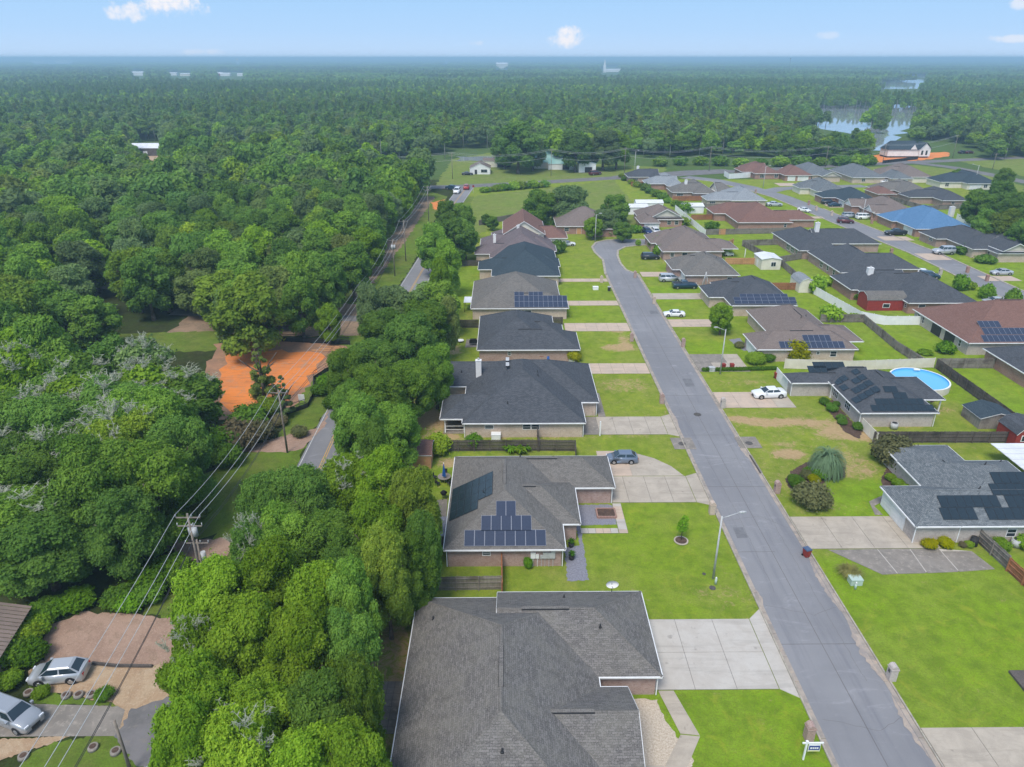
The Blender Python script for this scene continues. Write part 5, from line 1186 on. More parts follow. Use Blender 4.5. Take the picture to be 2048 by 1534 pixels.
for u,v,m,l in [(1616,1477,'b_rose','nearest brick mailbox pillar, behind the white sale sign'),(1781,1358,'b_gray','pale brick mailbox pillar on the wide right lawn'),(1423,1027,'b_tan','brick mailbox pillar by the concrete drive end, left kerb'),(1553,985,'b_rose','dark-mouthed brick mailbox pillar left of the round shrubs'),
  (1445,815,'b_gray','brick mailbox pillar by the white sedan drive'),(1323,806,'b_rose','brick mailbox pillar beyond the weathered drive, left kerb'),(1366,693,'b_rose','brick mailbox pillar beside the drive with two bins'),(1263,682,'b_rose','brick mailbox pillar on the worn lawn, left kerb'),(1308,607,'b_tan','brick mailbox pillar by the second white sedan'),
  (1270,555,'b_rose','brick mailbox pillar by the silver minivan drive'),(1203,565,'b_tan','small cream pillar on the left kerb by the pink drive'),(1880,549,'b_gray','pillar on the second street before the parked dark cars'),(1934,545,'b_red','red brick pillar on the far lawn of the silver jeep house'),(1973,562,'b_red','red brick pillar beside the pale sedan drive'),(1743,447,'b_red','dark brick pillar on the lawn of the black pickup house'),
  (1617,410,'b_red','dark pillar on the lawn of the grey house, second street'),(1632,421,'b_tan','pillar beside the parked white car'),(1663,431,'b_tan','low brick pillar by the silver van'),(1782,508,'b_red','reddish pillar behind the second charcoal hip roof'),(1511,387,'b_rose','dark pillar on the verge below the side street mouth')]:mailbox(u,v,m,l)
def binn(u,v,m,lid,label,rz=0):
    x,y=at(u,v);t=thing('wheelie_bin',label,'bin',(x,y,0),rz,'wheeled bins along the street')
    bb=MB();a=[(-.25,-.28,.08),(.25,-.28,.08),(.25,.28,.08),(-.25,.28,.08)];c=[(-.34,-.38,1.05),(.34,-.38,1.05),(.34,.38,1.05),(-.34,.38,1.05)]
    for k in range(4):bb.face([a[k],a[(k+1)%4],c[(k+1)%4],c[k]])
    bb.face(a[::-1]);bb.build('bin_body',m,t)
    bb=MB();bb.box(-.37,.37,-.41,.41,1.05,1.13);bb.box(-.3,.3,-.33,.33,1.13,1.18);bb.build('lid',lid,t)
    bb=MB();bb.tube((-.32,.3,.13),(-.24,.3,.13),.13,n=10);bb.tube((.24,.3,.13),(.32,.3,.13),.13,n=10);bb.build('wheel',M['rubber'],t)
binn(1612,1113,M['binred'],M['lidblue'],'red wheeled bin with blue lid on the kerb of the wide drive',.3)
binn(1446,739,M['binred'],M['binred'],'red bin just right of the street light pole');binn(1463,739,M['binred'],M['binred'],'red bin, right one of the pair on the drive')
binn(1552,757,M['binred'],M['binred'],'red bin against the garage corner behind the white sedan');binn(1083,722,M['binred'],M['binred'],'red bin by the brick wall next to the blue barrel')
binn(1218,582,M['darkplas'],M['galv'],'black and white bin on the far left kerb');binn(1834,470,M['darkplas'],M['darkplas'],'dark green bin at the blue roof house garage')
x,y=at(1096,722);t=thing('barrel','blue plastic barrel by the brick wall of the second charcoal house','barrel',(x,y,0));bb=MB();bb.tube((0,0,0),(0,0,1.1),.5,.45,14);bb.tube((0,0,1.1),(0,0,1.2),.47,.3,14);bb.build('barrel_body',M['blueplas'],t)
def box(u,v,sx,sy,sz,m,name,label,cat,z=0):
    x,y=at(u,v,z);bb=MB();bb.box(-sx/2,sx/2,-sy/2,sy/2,0,sz);bb.box(-sx/2-.04,sx/2+.04,-sy/2-.04,sy/2+.04,sz,sz+.06);return tag(bb.build(name,m,None,(x,y,z)),label,cat)
box(1709,1166,1.25,.95,.7,M['greenbox'],'utility_box','pale green transformer box in dry grass on the wide right lawn','utility box')
box(1423,742,1.0,.8,.75,M['galv'],'utility_box','pale utility box left of the street light pole','utility box')
box(1191,579,1.3,1.0,.7,M['vinyl'],'utility_box','white utility box on the lawn by the far pink drive','utility box')
box(992,878,1.35,1.0,.9,M['white'],'utility_box','white box on the grass against the tan brick wall','utility box')
for (u,v,l) in [(1431,1168,'small green and white marker post beside the tall street light'),(1710,1178,'small green marker stub below the green transformer box')]:
    x,y=at(u,v);bb=MB();bb.tube((0,0,0),(0,0,.75),.13,n=8);bb.tube((0,0,.75),(0,0,.95),.14,.04,8,1);tag(bb.build('marker_post',[M['greenbox'],M['white']],None,(x,y,0)),l,'marker post')
def ac(u,v,l):
    x,y=at(u,v);t=thing('air_conditioner',l,'air conditioner',(x,y,0),group='outdoor air conditioner units');bb=MB();bb.tube((0,0,.05),(0,0,.95),.55,.55,16);bb.build('case',M['galv'],t);bb=MB();bb.tube((0,0,.95),(0,0,1.0),.56,.5,16,0);bb.tube((0,0,1.0),(0,0,1.01),.4,.4,16,1);bb.build('fan_grille',[M['galv'],M['darkplas']],t)
ac(1787,857,'round air conditioner unit at the wall by the cream side fence');ac(2030,1092,'round air conditioner between lush plants at the right edge');ac(1134,838+18,'small dark air conditioner by the near wall of the white chimney house') if False else None
for i,(u,v,sx,sz) in enumerate([(1066,1112,.55,.75),(1075,1116,.35,.5),(1083,1115,.3,.4),(1090,1113,.5,.8),(1098,1113,.45,.75),(1106,1112,.45,.95)]):
    x,_=at(u,v,1.3);bb=MB();bb.box(-sx/2,sx/2,-.18,0,1.15,1.15+sz);bb.box(-.03,.03,-.1,-.04,0,1.15)
    o=bb.build('meter_box',M['galv' if i>1 else 'white'],h2[0],(x-h2[3][0],64.2+INS-h2[3][1],0))
# satellite dish on the near house
t=thing('satellite_dish','white satellite dish at the far eave of the nearest roof','satellite dish',(10.6,57.15,2.75))
bb=MB();n=18
for r_ in range(4):
    for k in range(n):
        def q(r,k):
            a=2*math.pi*k/n;rr=.16*r;return (rr*math.cos(a),.12-.35*rr*rr*2,1.0+rr*math.sin(a)*.75)
        bb.face([q(r_,k),q(r_+1,k),q(r_+1,k+1),q(r_,k+1)] if r_ else [q(0,0),q(1,k),q(1,k+1)],0,True)
bb.build('dish',M['white'],t);bb=MB();bb.tube((0,0,-.1),(0,.1,.95),.035,n=6);bb.tube((0,-.1,.7),(0,-.75,1.0),.025,n=6);bb.build('mast',M['iron'],t)
# white post sign near the street
x,y=at(1606,1519);t=thing('sale_sign','white post sale sign with a blue and white board on the front lawn','sign',(x,y,0))
bb=MB();bb.box(-.06,.06,-.06,.06,0,2.05);bb.box(-.35,1.35,-.05,.05,1.85,1.97);bb.box(-.1,.1,-.1,.1,2.05,2.12);bb.build('post',M['vinyl'],t)
bb=MB();bb.box(.2,1.15,-.02,.02,.95,1.75,0);bb.build('board',M['vinyl'],t)
bb=MB();bb.box(.24,1.11,-.035,-.021,1.13,1.62,0);bb.box(.24,1.11,-.035,-.021,.98,1.07,1);bb.build('board_print',[mat('sign_blue',(.02,.05,.25),.5),mat('sign_yellow',(.6,.6,.2),.5)],t)
bb=MB();
for a,c,z0,z1 in ((.34,.5,1.28,1.46),(.54,.66,1.28,1.46),(.7,.82,1.28,1.46),(.86,1.0,1.28,1.46),(.55,.8,1.64,1.71)):bb.box(a,c,-.05,-.037,z0,z1)
bb.build('lettering',M['white'],t)
for (u,v,l) in [(526,684,'white notice board facing the red clay plot'),(605,812,'white permit board on a post at the clay plot edge')]:
    x,y=at(u,v);t=thing('notice_board',l,'notice board',(x,y,0));bb=MB();bb.box(-.5,.5,-.03,.03,1,2.1);bb.build('board',M['white'],t)
    for s in (-.45,.45):
        bb=MB();bb.box(s-.04,s+.04,-.04,.04,0,1.2);bb.build('post',M['pole'],t)
for (u,v,a,L) in [(655,702,0,6),(665,698,.1,5),(660,694,-.1,4)]:
    x,y=at(u,v);bb=MB();bb.box(-L/2,L/2,-.1,.1,.05,.25);tag(bb.build('timber_plank',M['w_new'],None,(x,y,0),a),'loose timber plank on the red clay plot','plank','loose planks on the clay plot')
# small posts by mailbox etc: stop sign
x,y=at(947,385);t=thing('road_sign','small red and white road sign by the junction','sign',(x,y,0));bb=MB();bb.box(-.05,.05,-.05,.05,0,2.5);bb.build('post',M['galv'],t);bb=MB();bb.tube((0,-.06,2.6),(0,-.1,2.6),.5,n=8,sm=False);bb.build('plate',M['binred'],t)
# ================================================================ POWER LINES
def upole(X,Y,h,lean=(0,0),arms=1,trans=0,label='',h2=None):
    t=thing('utility_pole',label,'utility pole',(X,Y,0),group='timber power poles along the county road')
    bb=MB();bb.tube((0,0,0),(0,0,h),.15,.10,10);bb.build('pole',M['pole'],t)
    for k in range(arms):
        z=h-.5-k*1.0;bb=MB();bb.box(-1.2,1.2,-.045,.045,z,z+.1);bb.build('crossarm',M['pole'],t)
        for xx in (-1.2,0.35,1.2):
            bb=MB();bb.tube((xx,0,z+.14),(xx,0,z+.42),.06,.04,8);bb.build('insulator',M['galv'],t)
    for k in range(trans):
        a=k*2.1;bb=MB();bb.tube((.38*math.cos(a),.38*math.sin(a),h-2.6),(.38*math.cos(a),.38*math.sin(a),h-1.6),.26,n=12);bb.build('transformer',M['galv'],t)
    return t
def hpole(ub,vb,vt):
    X,Y=at(ub,vb);z=0
    for zz in range(5,200):
        if px(X,Y,zz*.1)[1]<=vt:break
    return X,Y,zz*.1
Ps=[]
X,Y,h=hpole(575,905,780);Ps.append((X,Y,h))
lab=['grey timber pole standing by the side drive and yellow-lined road','timber pole with transformers rising behind the dark cypress','timber pole at the lane crossing below the treeline','timber pole with three grey transformers by the clearing','slim timber pole on the far verge','far timber pole at the woodland edge','timber pole near the far junction']
x2,y2=at(375,1125);
line=[(-31.2,58.5,11.5,2,2),(X,Y,h,1,0)]
for (ub,vb,vt,a,tr) in [(732,622,568,1,0),(790,552,478,1,3),(812,522,440,1,0),(858,447,372,2,0)]:
    Q=hpole(ub,vb,vt);line.append((Q[0],Q[1],Q[2],a,tr))
labs=['timber pole with transformers beside the lower pink gravel drive','grey timber pole standing by the side drive near the yellow lines','timber pole at the lane crossing below the treeline','timber pole with three grey transformers by the clearing','slim timber pole on the far green verge','far timber pole at the woodland edge near the junction']
for (a,l) in zip(line,labs):upole(a[0],a[1],a[2],arms=a[3],trans=a[4],label=l)
Q=hpole(411,1160,1080);t=upole(Q[0],Q[1],Q[2],arms=1,trans=1,label='leaning service pole between the gravel drive and the bright oak');
Q=hpole(262,1545,1440);upole(Q[0],Q[1],min(Q[2],9.5),arms=0,label='short pale pole at the bottom left by the asphalt apron')
def wire(name,label,a,b_,sag,r=.02,m='galv',n=14,group='power lines over the county road'):
    bb=MB();a=Vector(a);b_=Vector(b_);pr=None
    for k in range(n+1):
        f=k/n;p=a.lerp(b_,f);p.z-=sag*4*f*(1-f)
        if pr is not None:bb.tube(pr,p,r,n=4,cap=False,sm=False)
        pr=p
    return tag(bb.build(name,M[m],None),label,'power line',group)
first=(-28.5,18,12.5)
pts=[first]+[(a[0],a[1],a[2]) for a in line]
names=['bottom left stretch','stretch over the forecourt side drive','stretch above the red clay plot','stretch above the lane crossing','stretch past the transformers','far stretch toward the junction']
for i in range(len(pts)-1):
    A,B=pts[i],pts[i+1]
    for k,xx in enumerate((-1.2,.35,1.2)):
        wire('power_line',['left','middle','right'][k]+' bare high wire of the county road line, '+names[i],(A[0]+xx,A[1],A[2]-.1),(B[0]+xx,B[1],B[2]-.1),1.0 if i else .6,.024)
    for k,(xx,dz) in enumerate(((.2,-2.8),(-.2,-3.6))):
        wire('power_line',['upper','lowest'][k]+' dark cable of the county road line, '+names[i],(A[0]+xx,A[1],A[2]+dz),(B[0]+xx,B[1],B[2]+dz),1.1,.026,'darkplas')
# highway line across the back
hw=[(-180,455,11),(at(83,358)[0],at(83,358)[1],13)]
hp=[]
for (ub,vb,vt,l) in [(78,362,342,'pale power pole above the far left field'),(905,358,305,'twin-armed far pole left of the white cottage'),(1102,352,298,'tall far pole before the teal roof house'),(1248,352,296,'far pole just left of the slate roof far house'),(1418,342,293,'far pole above the dark red corner house'),(1650,335,292,'far pole behind the pale grey roof houses'),(1765,326,288,'far pole left of the unfinished house'),(1905,316,270,'far pole right of the unfinished house'),(1985,338,307,'pale pole in the meadow at the far right')]:
    X,Y,h=hpole(ub,vb,vt);hp.append((X,Y,h))
    upole(X,Y,h,arms=2 if ub==905 else 1,label=l)['group']='far timber power poles'
spans=['over the far left field and woods','behind the white cottage','before the teal roof house','over the slate roof far house','above the pale grey far roofs','left of the unfinished house','above the unfinished house']
for sp_,a,c in zip(spans,hp[:-2],hp[1:-1]):
    for k,(dx,dz) in enumerate(((0,0),(1,-.7),(0,-3.5))):
        wire('power_line',['front top','rear top','low'][k]+' thin far wire on the highway poles, '+sp_,(a[0],a[1]+dx,a[2]+dz),(c[0],c[1]+dx,c[2]+dz),2.0,.05,group='far power lines across the highway',n=10)
# ================================================================ VEHICLES
def car(kind,col,label,u,v,ang,L=None,z=0,group=None,xy=None):
    x,y=xy or at(u,v);t=thing('car' if kind not in('pickup',) else 'pickup_truck',label,{'sedan':'car','suv':'car','van':'minivan','pickup':'pickup truck','hatch':'car','jeep':'off-road car'}[kind],(x,y,z),ang,group)
    def mk():
        S={'sedan':dict(L=4.85,w=.92,hood=.92,belt=.98,tail=1.05,roof=1.45,c0=1.15,c1=-1.55,r0=.35,r1=-1.0,gc=.16),
           'suv':dict(L=4.75,w=.95,hood=1.10,belt=1.12,tail=1.12,roof=1.72,c0=1.25,c1=-2.2,r0=.55,r1=-1.95,gc=.22),
           'hatch':dict(L=4.35,w=.90,hood=1.0,belt=1.04,tail=1.08,roof=1.58,c0=1.2,c1=-1.98,r0=.45,r1=-1.25,gc=.18),
           'van':dict(L=5.1,w=1.0,hood=1.05,belt=1.12,tail=1.12,roof=1.8,c0=1.65,c1=-2.42,r0=.75,r1=-2.2,gc=.2),
           'jeep':dict(L=4.7,w=.96,hood=1.22,belt=1.22,tail=1.22,roof=1.88,c0=.85,c1=-2.22,r0=.45,r1=-2.1,gc=.32),
           'pickup':dict(L=5.7,w=1.0,hood=1.22,belt=1.25,tail=1.2,roof=1.85,c0=1.05,c1=-.95,r0=.45,r1=-.8,gc=.35)}[kind]
        h=S['L']/2;w_=S['w'];g=S['gc']
        # body shell: stations front to back with rounded plan and section
        st=[(h,.70,g+.12,.62,.66),(h-.10,.86,g+.02,.74,.78),(h-.45,.97,g,S['hood']-.12,S['hood']-.06),(h-1.0,1.0,g,S['hood']-.06,S['hood']),(S['c0'],1.0,g,S['belt']-.05,S['belt']+.01),
            (0,1.0,g,S['belt']-.05,S['belt']+.02),(S['c1'],1.0,g,S['tail']-.04,S['tail']+.01)]
        if kind=='pickup':st+= [(-h+.5,1.0,g,1.18,1.2),(-h+.06,.97,g,1.18,1.2),(-h,.93,g+.1,1.1,1.15)]
        else:
            if -h+.45<S['c1']-.1:st+=[(-h+.42,.98,g,S['tail']-.06,S['tail'])]
            st+=[(-h+.12,.90,g+.04,S['tail']-.16,S['tail']-.08),(-h,.76,g+.16,S['tail']-.34,S['tail']-.26)]
        B=MB();rings=[]
        for (xx,ws,zb,zs,zt) in st:
            W_=w_*ws;rings.append([(xx,-W_*.93,zb),(xx,-W_,zb+.16),(xx,-W_*1.0,(zb+zs)/2+.08),(xx,-W_*.965,zs),(xx,-W_*.86,zt),(xx,-W_*.4,zt+.03),(xx,W_*.4,zt+.03),(xx,W_*.86,zt),(xx,W_*.965,zs),(xx,W_*1.0,(zb+zs)/2+.08),(xx,W_,zb+.16),(xx,W_*.93,zb)])
        idx=len(B.v)
        for r_ in rings:B.v+=r_
        n=12
        for a in range(len(rings)-1):
            for k in range(n):
                l=(k+1)%n;B.f.append((idx+a*n+k,idx+a*n+l,idx+(a+1)*n+l,idx+(a+1)*n+k)[::-1]);B.m.append(0);B.sm.append(k!=n-1)
        B.f.append(tuple(idx+k for k in range(n)));B.m.append(0);B.sm.append(False);B.f.append(tuple(idx+(len(rings)-1)*n+k for k in range(n))[::-1]);B.m.append(0);B.sm.append(False)
        # cabin
        wb,wr=w_*.90,w_*.70;zb=S['belt']-.02;zr=S['roof'];c0,c1,r0,r1=S['c0'],S['c1'],S['r0'],S['r1']
        lo=[(c0,-wb,zb),(c0,wb,zb),(c1,wb,zb),(c1,-wb,zb)];hi=[(r0,-wr,zr-.06),(r0,wr,zr-.06),(r1,wr,zr-.06),(r1,-wr,zr-.06)];tp=[(r0-.12,-wr*.85,zr),(r0-.12,wr*.85,zr),(r1+.12,wr*.85,zr),(r1+.12,-wr*.85,zr)]
        for k in range(4):
            l=(k+1)%4;B.face([lo[k],lo[l],hi[l],hi[k]]);B.face([hi[k],hi[l],tp[l],tp[k]],0,True)
        B.face(tp)
        if kind=='pickup':
            B.face([(-1.05,-w_*.82,1.28),(-h+.12,-w_*.82,1.28),(-h+.12,w_*.82,1.28),(-1.05,w_*.82,1.28)][::-1],1)
            B.box(-h+.05,-1.0,-w_*.95,-w_*.82,1.1,1.32);B.box(-h+.05,-1.0,w_*.82,w_*.95,1.1,1.32);B.box(-h+.02,-h+.12,-w_*.95,w_*.95,1.0,1.32)
        for s in (-1,1):B.box(c0-.45,c0-.25,min(s*w_,s*(w_+.2)),max(s*w_,s*(w_+.2)),S['belt']-.03,S['belt']+.15)
        for s in (-1,1):
            for wx in (h-.95,-h+1.0):
                A=[(wx+.43*math.cos(math.pi*k/8),s*(w_*1.0+.012),.34+.43*math.sin(math.pi*k/8)) for k in range(9)]
                A=[(wx+.43,s*(w_+.012),g)]+A+[(wx-.43,s*(w_+.012),g)];B.face(A if s<0 else A[::-1],1)
        B.box(-h+.3,h-.3,-w_*.8,w_*.8,.14,g+.1,1)
        me=B.mesh('car_body',[PC['white'],M['darkplas']])
        # glass panes set just outside the cabin faces
        def pane(a,b_,c,d,ia=.08,ib=.1):
            a,b_,c,d=map(Vector,(a,b_,c,d));nn=(b_-a).cross(d-a).normalized()*.012
            def P(s,t_):return a.lerp(b_,s).lerp(d.lerp(c,s),t_)+nn
            return [P(ia,ib),P(1-ia,ib),P(1-ia,1-ib),P(ia,1-ib)]
        W1=MB();W1.face(pane(lo[0],lo[1],hi[1],hi[0],.05,.05));W2=MB();W2.face(pane(lo[2],lo[3],hi[3],hi[2],.08,.1))
        W3=MB();nw=3 if kind in('suv','van','jeep') else 2
        for (P,Q,Rr,S_) in ((lo[3],lo[0],hi[0],hi[3]),(lo[1],lo[2],hi[2],hi[1])):
            P,Q,Rr,S_=map(Vector,(P,Q,Rr,S_))
            for k in range(nw):
                f0,f1=k/nw,(k+1)/nw;W3.face(pane(P.lerp(Q,f0),P.lerp(Q,f1),S_.lerp(Rr,f1),S_.lerp(Rr,f0),.05,.12))
        gm=[x_.mesh(nm,[M['carglass']]) for x_,nm in ((W1,'windscreen'),(W2,'rear_window'),(W3,'side_windows'))]
        T=MB();T.tube((0,-.11,0),(0,.11,0),.34,n=20);tm=T.mesh('tyre',[M['rubber']]);Rm=MB();Rm.tube((0,-.125,0),(0,.125,0),.21,n=16)
        for k in range(5):
            a=k*1.2566
            for s in (-1,1):Rm.face([(.03*math.cos(a)+.0,s*.13,.03*math.sin(a)),(.19*math.cos(a-.22),s*.13,.19*math.sin(a-.22)),(.19*math.cos(a+.22),s*.13,.19*math.sin(a+.22))],1)
        rm=Rm.mesh('rim',[M['chrome'],M['galv']])
        H=MB();H.box(h-.13,h-.015,-.17,.17,-.07,.07);hm=H.mesh('headlight',[M['lamp_w']]);K=MB();K.box(-h+.005,-h+.1,-.1,.1,-.1,.12);km=K.mesh('tail_light',[M['lamp_r']])
        G=MB();G.box(h-.1,h+.015,-w_*.38,w_*.38,g+.14,g+.36);grl=G.mesh('grille',[M['darkplas']])
        return me,gm,tm,rm,hm,km,grl,S
    me,gm,tm,rm,hm,km,grl,S=cached(('car',kind),mk)
    key=('body',kind,col)
    def cp():
        m2=me.copy();m2.materials[0]=PC[col];return m2
    b_=link('car_body',cached(key,cp),t)
    for g_ in gm:link(g_.name.split('.')[0],g_,t)
    h=S['L']/2
    for s in (-1,1):
        for wx in (h-.95,-h+1.0):
            o=link('wheel',tm,t,(wx,s*(S['w']-.07),.34));link('rim',rm,o)
        link('headlight',hm,t,(0,s*S['w']*.66,S['hood']-.28));link('tail_light',km,t,(0,s*S['w']*.68,S['tail']-.3 if kind!='sedan' else S['tail']-.36))
    link('grille',grl,t)
    if L:
        f=L/S['L'];t.scale=(f,f,f)
    return t
A=math.pi
CS='cars parked on the drives'
car('hatch','pearl','silver rounded hatchback on the sandy forecourt at the lower left',122,1355,A+.12,4.9,group=CS)
car('suv','silver','silver four-wheel-drive cut off at the left edge on the concrete drive',30,1440,-.35,5.3,group=CS)
car('hatch','steel','blue-grey hatchback nosing up to the solar panel house garage',0,0,A,4.4,group=CS,xy=(16.3,87.4))
car('sedan','white','white four-door sedan parked outside the charcoal roof garage',1537,793,A+.08,5.6,group=CS)
car('sedan','white','white compact sedan on the drive left of the lone round tree',1348,632,A-.05,4.7,group=CS)
car('pickup','navy','dark blue pickup truck below the silver minivan',1369,576,.02,6.2,group=CS)
car('van','pearl','silver minivan behind the dark blue pickup',1339,562,0,5.6,group=CS)
car('suv','black','black estate car at the left wall of the wide brown roof house',1300,518,.0,5.3,group=CS)
car('sedan','white','white sedan on the drive of the two-storey cream house',1134,491,.05,5.1,group=CS)
car('suv','blue','deep blue four-wheel-drive at the garage of the dormer house',1294,467,-1.4,5.2,group=CS)
car('suv','white','white four-wheel-drive right of the deep blue one',1311,467,-1.5,5.2,group=CS)
car('sedan','pearl','pale green-silver car half hidden behind the maroon roof',1548,412,-.05,6,group=CS)
car('sedan','white','white car parked at the kerb of the second street',1608,423,-1.1,5.2,group=CS)
car('suv','maroon','dark maroon pickup-like car driving on the second street',1690,446,-.25,5.6,group=CS)
car('van','silver','silver estate car left of the white van',1699,435,0,5.5,group=CS)
car('van','white','white van before the white gabled garage',1728,438,0,6,group=CS)
car('suv','black','black car left of the teal roof garage, farther one',1656,408,.05,5.4,group=CS)
car('sedan','navy','dark green-blue car nearer the teal roof garage',1670,413,.05,5.4,group=CS)
car('pickup','black','black pickup truck on the blue roof house drive',1790,470,A,6.6,group=CS)
car('jeep','pearl','silver off-road car with black windows on the second street drive',1886,508,A,6.0,group=CS)
car('sedan','pearl','pale silver sedan in front of the cream gable porch house',2002,549,A,5.4,group=CS)
car('suv','navy','dark car between the charcoal roofs on the second street',1857,556,-.25,5.2,group=CS)
car('sedan','white','white car roof just behind the dark one, second street',1846,549,-.3,5.2,group=CS)
car('suv','white','white estate car behind the red-brown roof with panels',1999,619,A,5.8,group=CS)
car('sedan','pearl','silver car beyond the white estate car, partly hidden',1988,607,A,5.2,group=CS)
car('sedan','white','white car in front of the blue-grey roof garage, far row',1773,367,0,5.5,group=CS)
car('suv','red','red car heading away at the far junction',933,378,A/2,6,group='cars on the county road')
car('suv','white','white truck coming toward the viewer near the junction',914,386,-A/2-.1,6.4,group='cars on the county road')
car('sedan','navy','dark car turning at the far junction',905,379,-.5,6.4,group='cars on the county road')
car('sedan','black','dark car beside the white cottage',935,350,0,5.5,group='cars at the far cottage')
car('suv','maroon','dark red truck outside the white workshop',1190,350,.5,6.5,group='cars at the far cottage')
for (u,l) in ((1925,'dark car on the highway slip at the far right, first'),(1938,'red car on the highway slip at the far right, second')):car('sedan','maroon' if u>1930 else 'black',l,u,307,.3,6,group='cars on the far highway slip')
# golf cart
x,y=at(1458,512);t=thing('golf_cart','small white golf cart under the brown roof carport','golf cart',(x,y,0))
bb=MB();bb.box(-1.2,1.2,-.6,.6,.3,.8);bb.box(-1.1,-.3,-.6,.6,.8,1.2);bb.build('cart_body',M['white'],t);bb=MB();bb.box(-1,.8,-.6,.6,1.9,1.97);bb.build('canopy_roof',M['cream'],t)
for a in (-.9,.7):
    for s in (-.55,.55):
        bb=MB();bb.tube((a,s,.8),(a,s,1.9),.03,n=5);bb.build('post',M['darkplas'],t);bb=MB();bb.tube((a,s-.08,.25),(a,s+.08,.25),.25,n=12);bb.build('wheel',M['rubber'],t)
# trailer/boat frame by the garage
x,y=at(1409,577);t=thing('engine_hoist','upright pale hoist frame on the drive beside the blue pickup','hoist',(x,y,0));bb=MB();bb.tube((-.9,0,0),(0,0,4.2),.09,n=6);bb.tube((.9,0,0),(0,0,4.2),.09,n=6);bb.tube((0,1,0),(0,0,4.2),.09,n=6);bb.box(-1.0,1.0,-.3,.3,.2,.5);bb.build('hoist_frame',M['galv'],t)
# ================================================================ POOL
x,y=at(1836,770);t=thing('swimming_pool','round above-ground swimming pool with bright blue water','pool',(x,y,0));RX,RY=4.75,4.9
def ell(rx,ry,z,n=56):return [(rx*math.cos(2*math.pi*k/n),ry*math.sin(2*math.pi*k/n)+.0,z) for k in range(n)]
hp_=1.25
def rot(P,a=0):
    c,s=math.cos(a),math.sin(a);return [(p[0]*c-p[1]*s,p[0]*s+p[1]*c,p[2]) for p in P]
a0,a1,b0,b1,c0=rot(ell(RX,RY,0)),rot(ell(RX,RY,hp_)),rot(ell(RX-.25,RY-.25,hp_)),rot(ell(RX-.25,RY-.25,.3)),rot(ell(RX-.24,RY-.24,hp_-.3))
w1=MB();w2=MB();w3=MB();w4=MB();n=56
for k in range(n):
    l=(k+1)%n;w1.face([a0[k],a0[l],a1[l],a1[k]],0,True);w2.face([a1[k],a1[l],b0[l],b0[k]]);w4.face([b0[k],b0[l],b1[l],b1[k]],0,True)
w1.build('pool_wall',M['cream'],t);w2.build('rim',M['vinyl'],t);w4.build('pool_liner',M['pool'],t);w3.face(c0);w3.build('pool_water',M['poolwater'],t)
bb=MB();bb.tube((1,RY*.8,hp_),(1.9,RY*.72,hp_+.12),.2,n=8);bb.build('skimmer',M['vinyl'],t)
struct(flat('pool_mulch',[(1870,790),(1890,770),(1894,780),(1880,800),(1858,806)],-.0,M['mulch'],jag=.15))
# ================================================================ PATIO FURNITURE AND SMALL THINGS
def umbrella(u,v,label):
    x,y=at(u,v);t=thing('patio_umbrella',label,'umbrella',(x,y,0));bb=MB();bb.tube((0,0,0),(0,0,3.2),.03,n=6);bb.build('pole',M['white'],t)
    bb=MB();n=10
    for k in range(n):
        a0,a1=2*math.pi*k/n,2*math.pi*(k+1)/n;r0=.28 if k%2 else .16;r1=.16 if k%2 else .28
        bb.face([(r0*math.cos(a0),r0*math.sin(a0),1.1),(r1*math.cos(a1),r1*math.sin(a1),1.1),(.1*math.cos(a1),.1*math.sin(a1),2.6),(.1*math.cos(a0),.1*math.sin(a0),2.6)]);bb.face([(.1*math.cos(a0),.1*math.sin(a0),2.6),(.1*math.cos(a1),.1*math.sin(a1),2.6),(0,0,3.15)])
    bb.build('canopy',M['blueplas'],t)
umbrella(889,966,'folded bright blue umbrella over the patio table')
def table(u,v,label,m='w_grey',r=.9):
    x,y=at(u,v);t=thing('patio_table',label,'table',(x,y,0));bb=MB();bb.tube((0,0,.7),(0,0,.75),r,n=16);bb.build('tabletop',M[m],t)
    for a in (.7,2.3,3.9,5.4):
        bb=MB();bb.tube((r*.6*math.cos(a),r*.6*math.sin(a),0),(r*.5*math.cos(a),r*.5*math.sin(a),.7),.03,n=5);bb.build('leg',M['iron'],t)
def chair(x,y,rz,label,m='darkplas',group='patio chairs'):
    t=thing('patio_chair',label,'chair',(x,y,0),rz,group);bb=MB();bb.box(-.26,.26,-.26,.26,.4,.46);bb.build('seat',M[m],t);bb=MB();bb.box(-.26,.26,.22,.28,.46,.95);bb.build('backrest',M[m],t)
    for a in (-.23,.23):
        for c in (-.23,.23):
            bb=MB();bb.box(a-.02,a+.02,c-.02,c+.02,0,.4);bb.build('leg',M[m],t)
table(889,962,'round grey patio table under the folded blue umbrella')
x,y=at(889,962)
for k in range(5):
    a=k*1.2566+.3;chair(x+1.4*math.cos(a),y+1.4*math.sin(a),a-math.pi/2,'dark patio chair drawn up round the blue umbrella table')
x,y=at(888,998);t=thing('barbecue_grill','black kettle grill on the patio below the umbrella table','grill',(x,y,0));bb=MB();bb.tube((0,0,.7),(0,0,1.0),.3,.45,12);bb.tube((0,0,1.0),(0,0,1.3),.45,.15,12);bb.build('kettle',M['rubber'],t)
for a in (0,2.1,4.2):
    bb=MB();bb.tube((.3*math.cos(a),.3*math.sin(a),0),(.2*math.cos(a),.2*math.sin(a),.75),.03,n=5);bb.build('leg',M['iron'],t)
x,y=at(877,1052,2.2);t=thing('patio_cover','grey flat patio roof against the solar panel house wall','patio cover',(x,y,0));bb=MB();bb.box(-1.5,1.3,-1.9,1.9,2.1,2.2);bb.build('roof_sheet',M['bluegravel'],t)
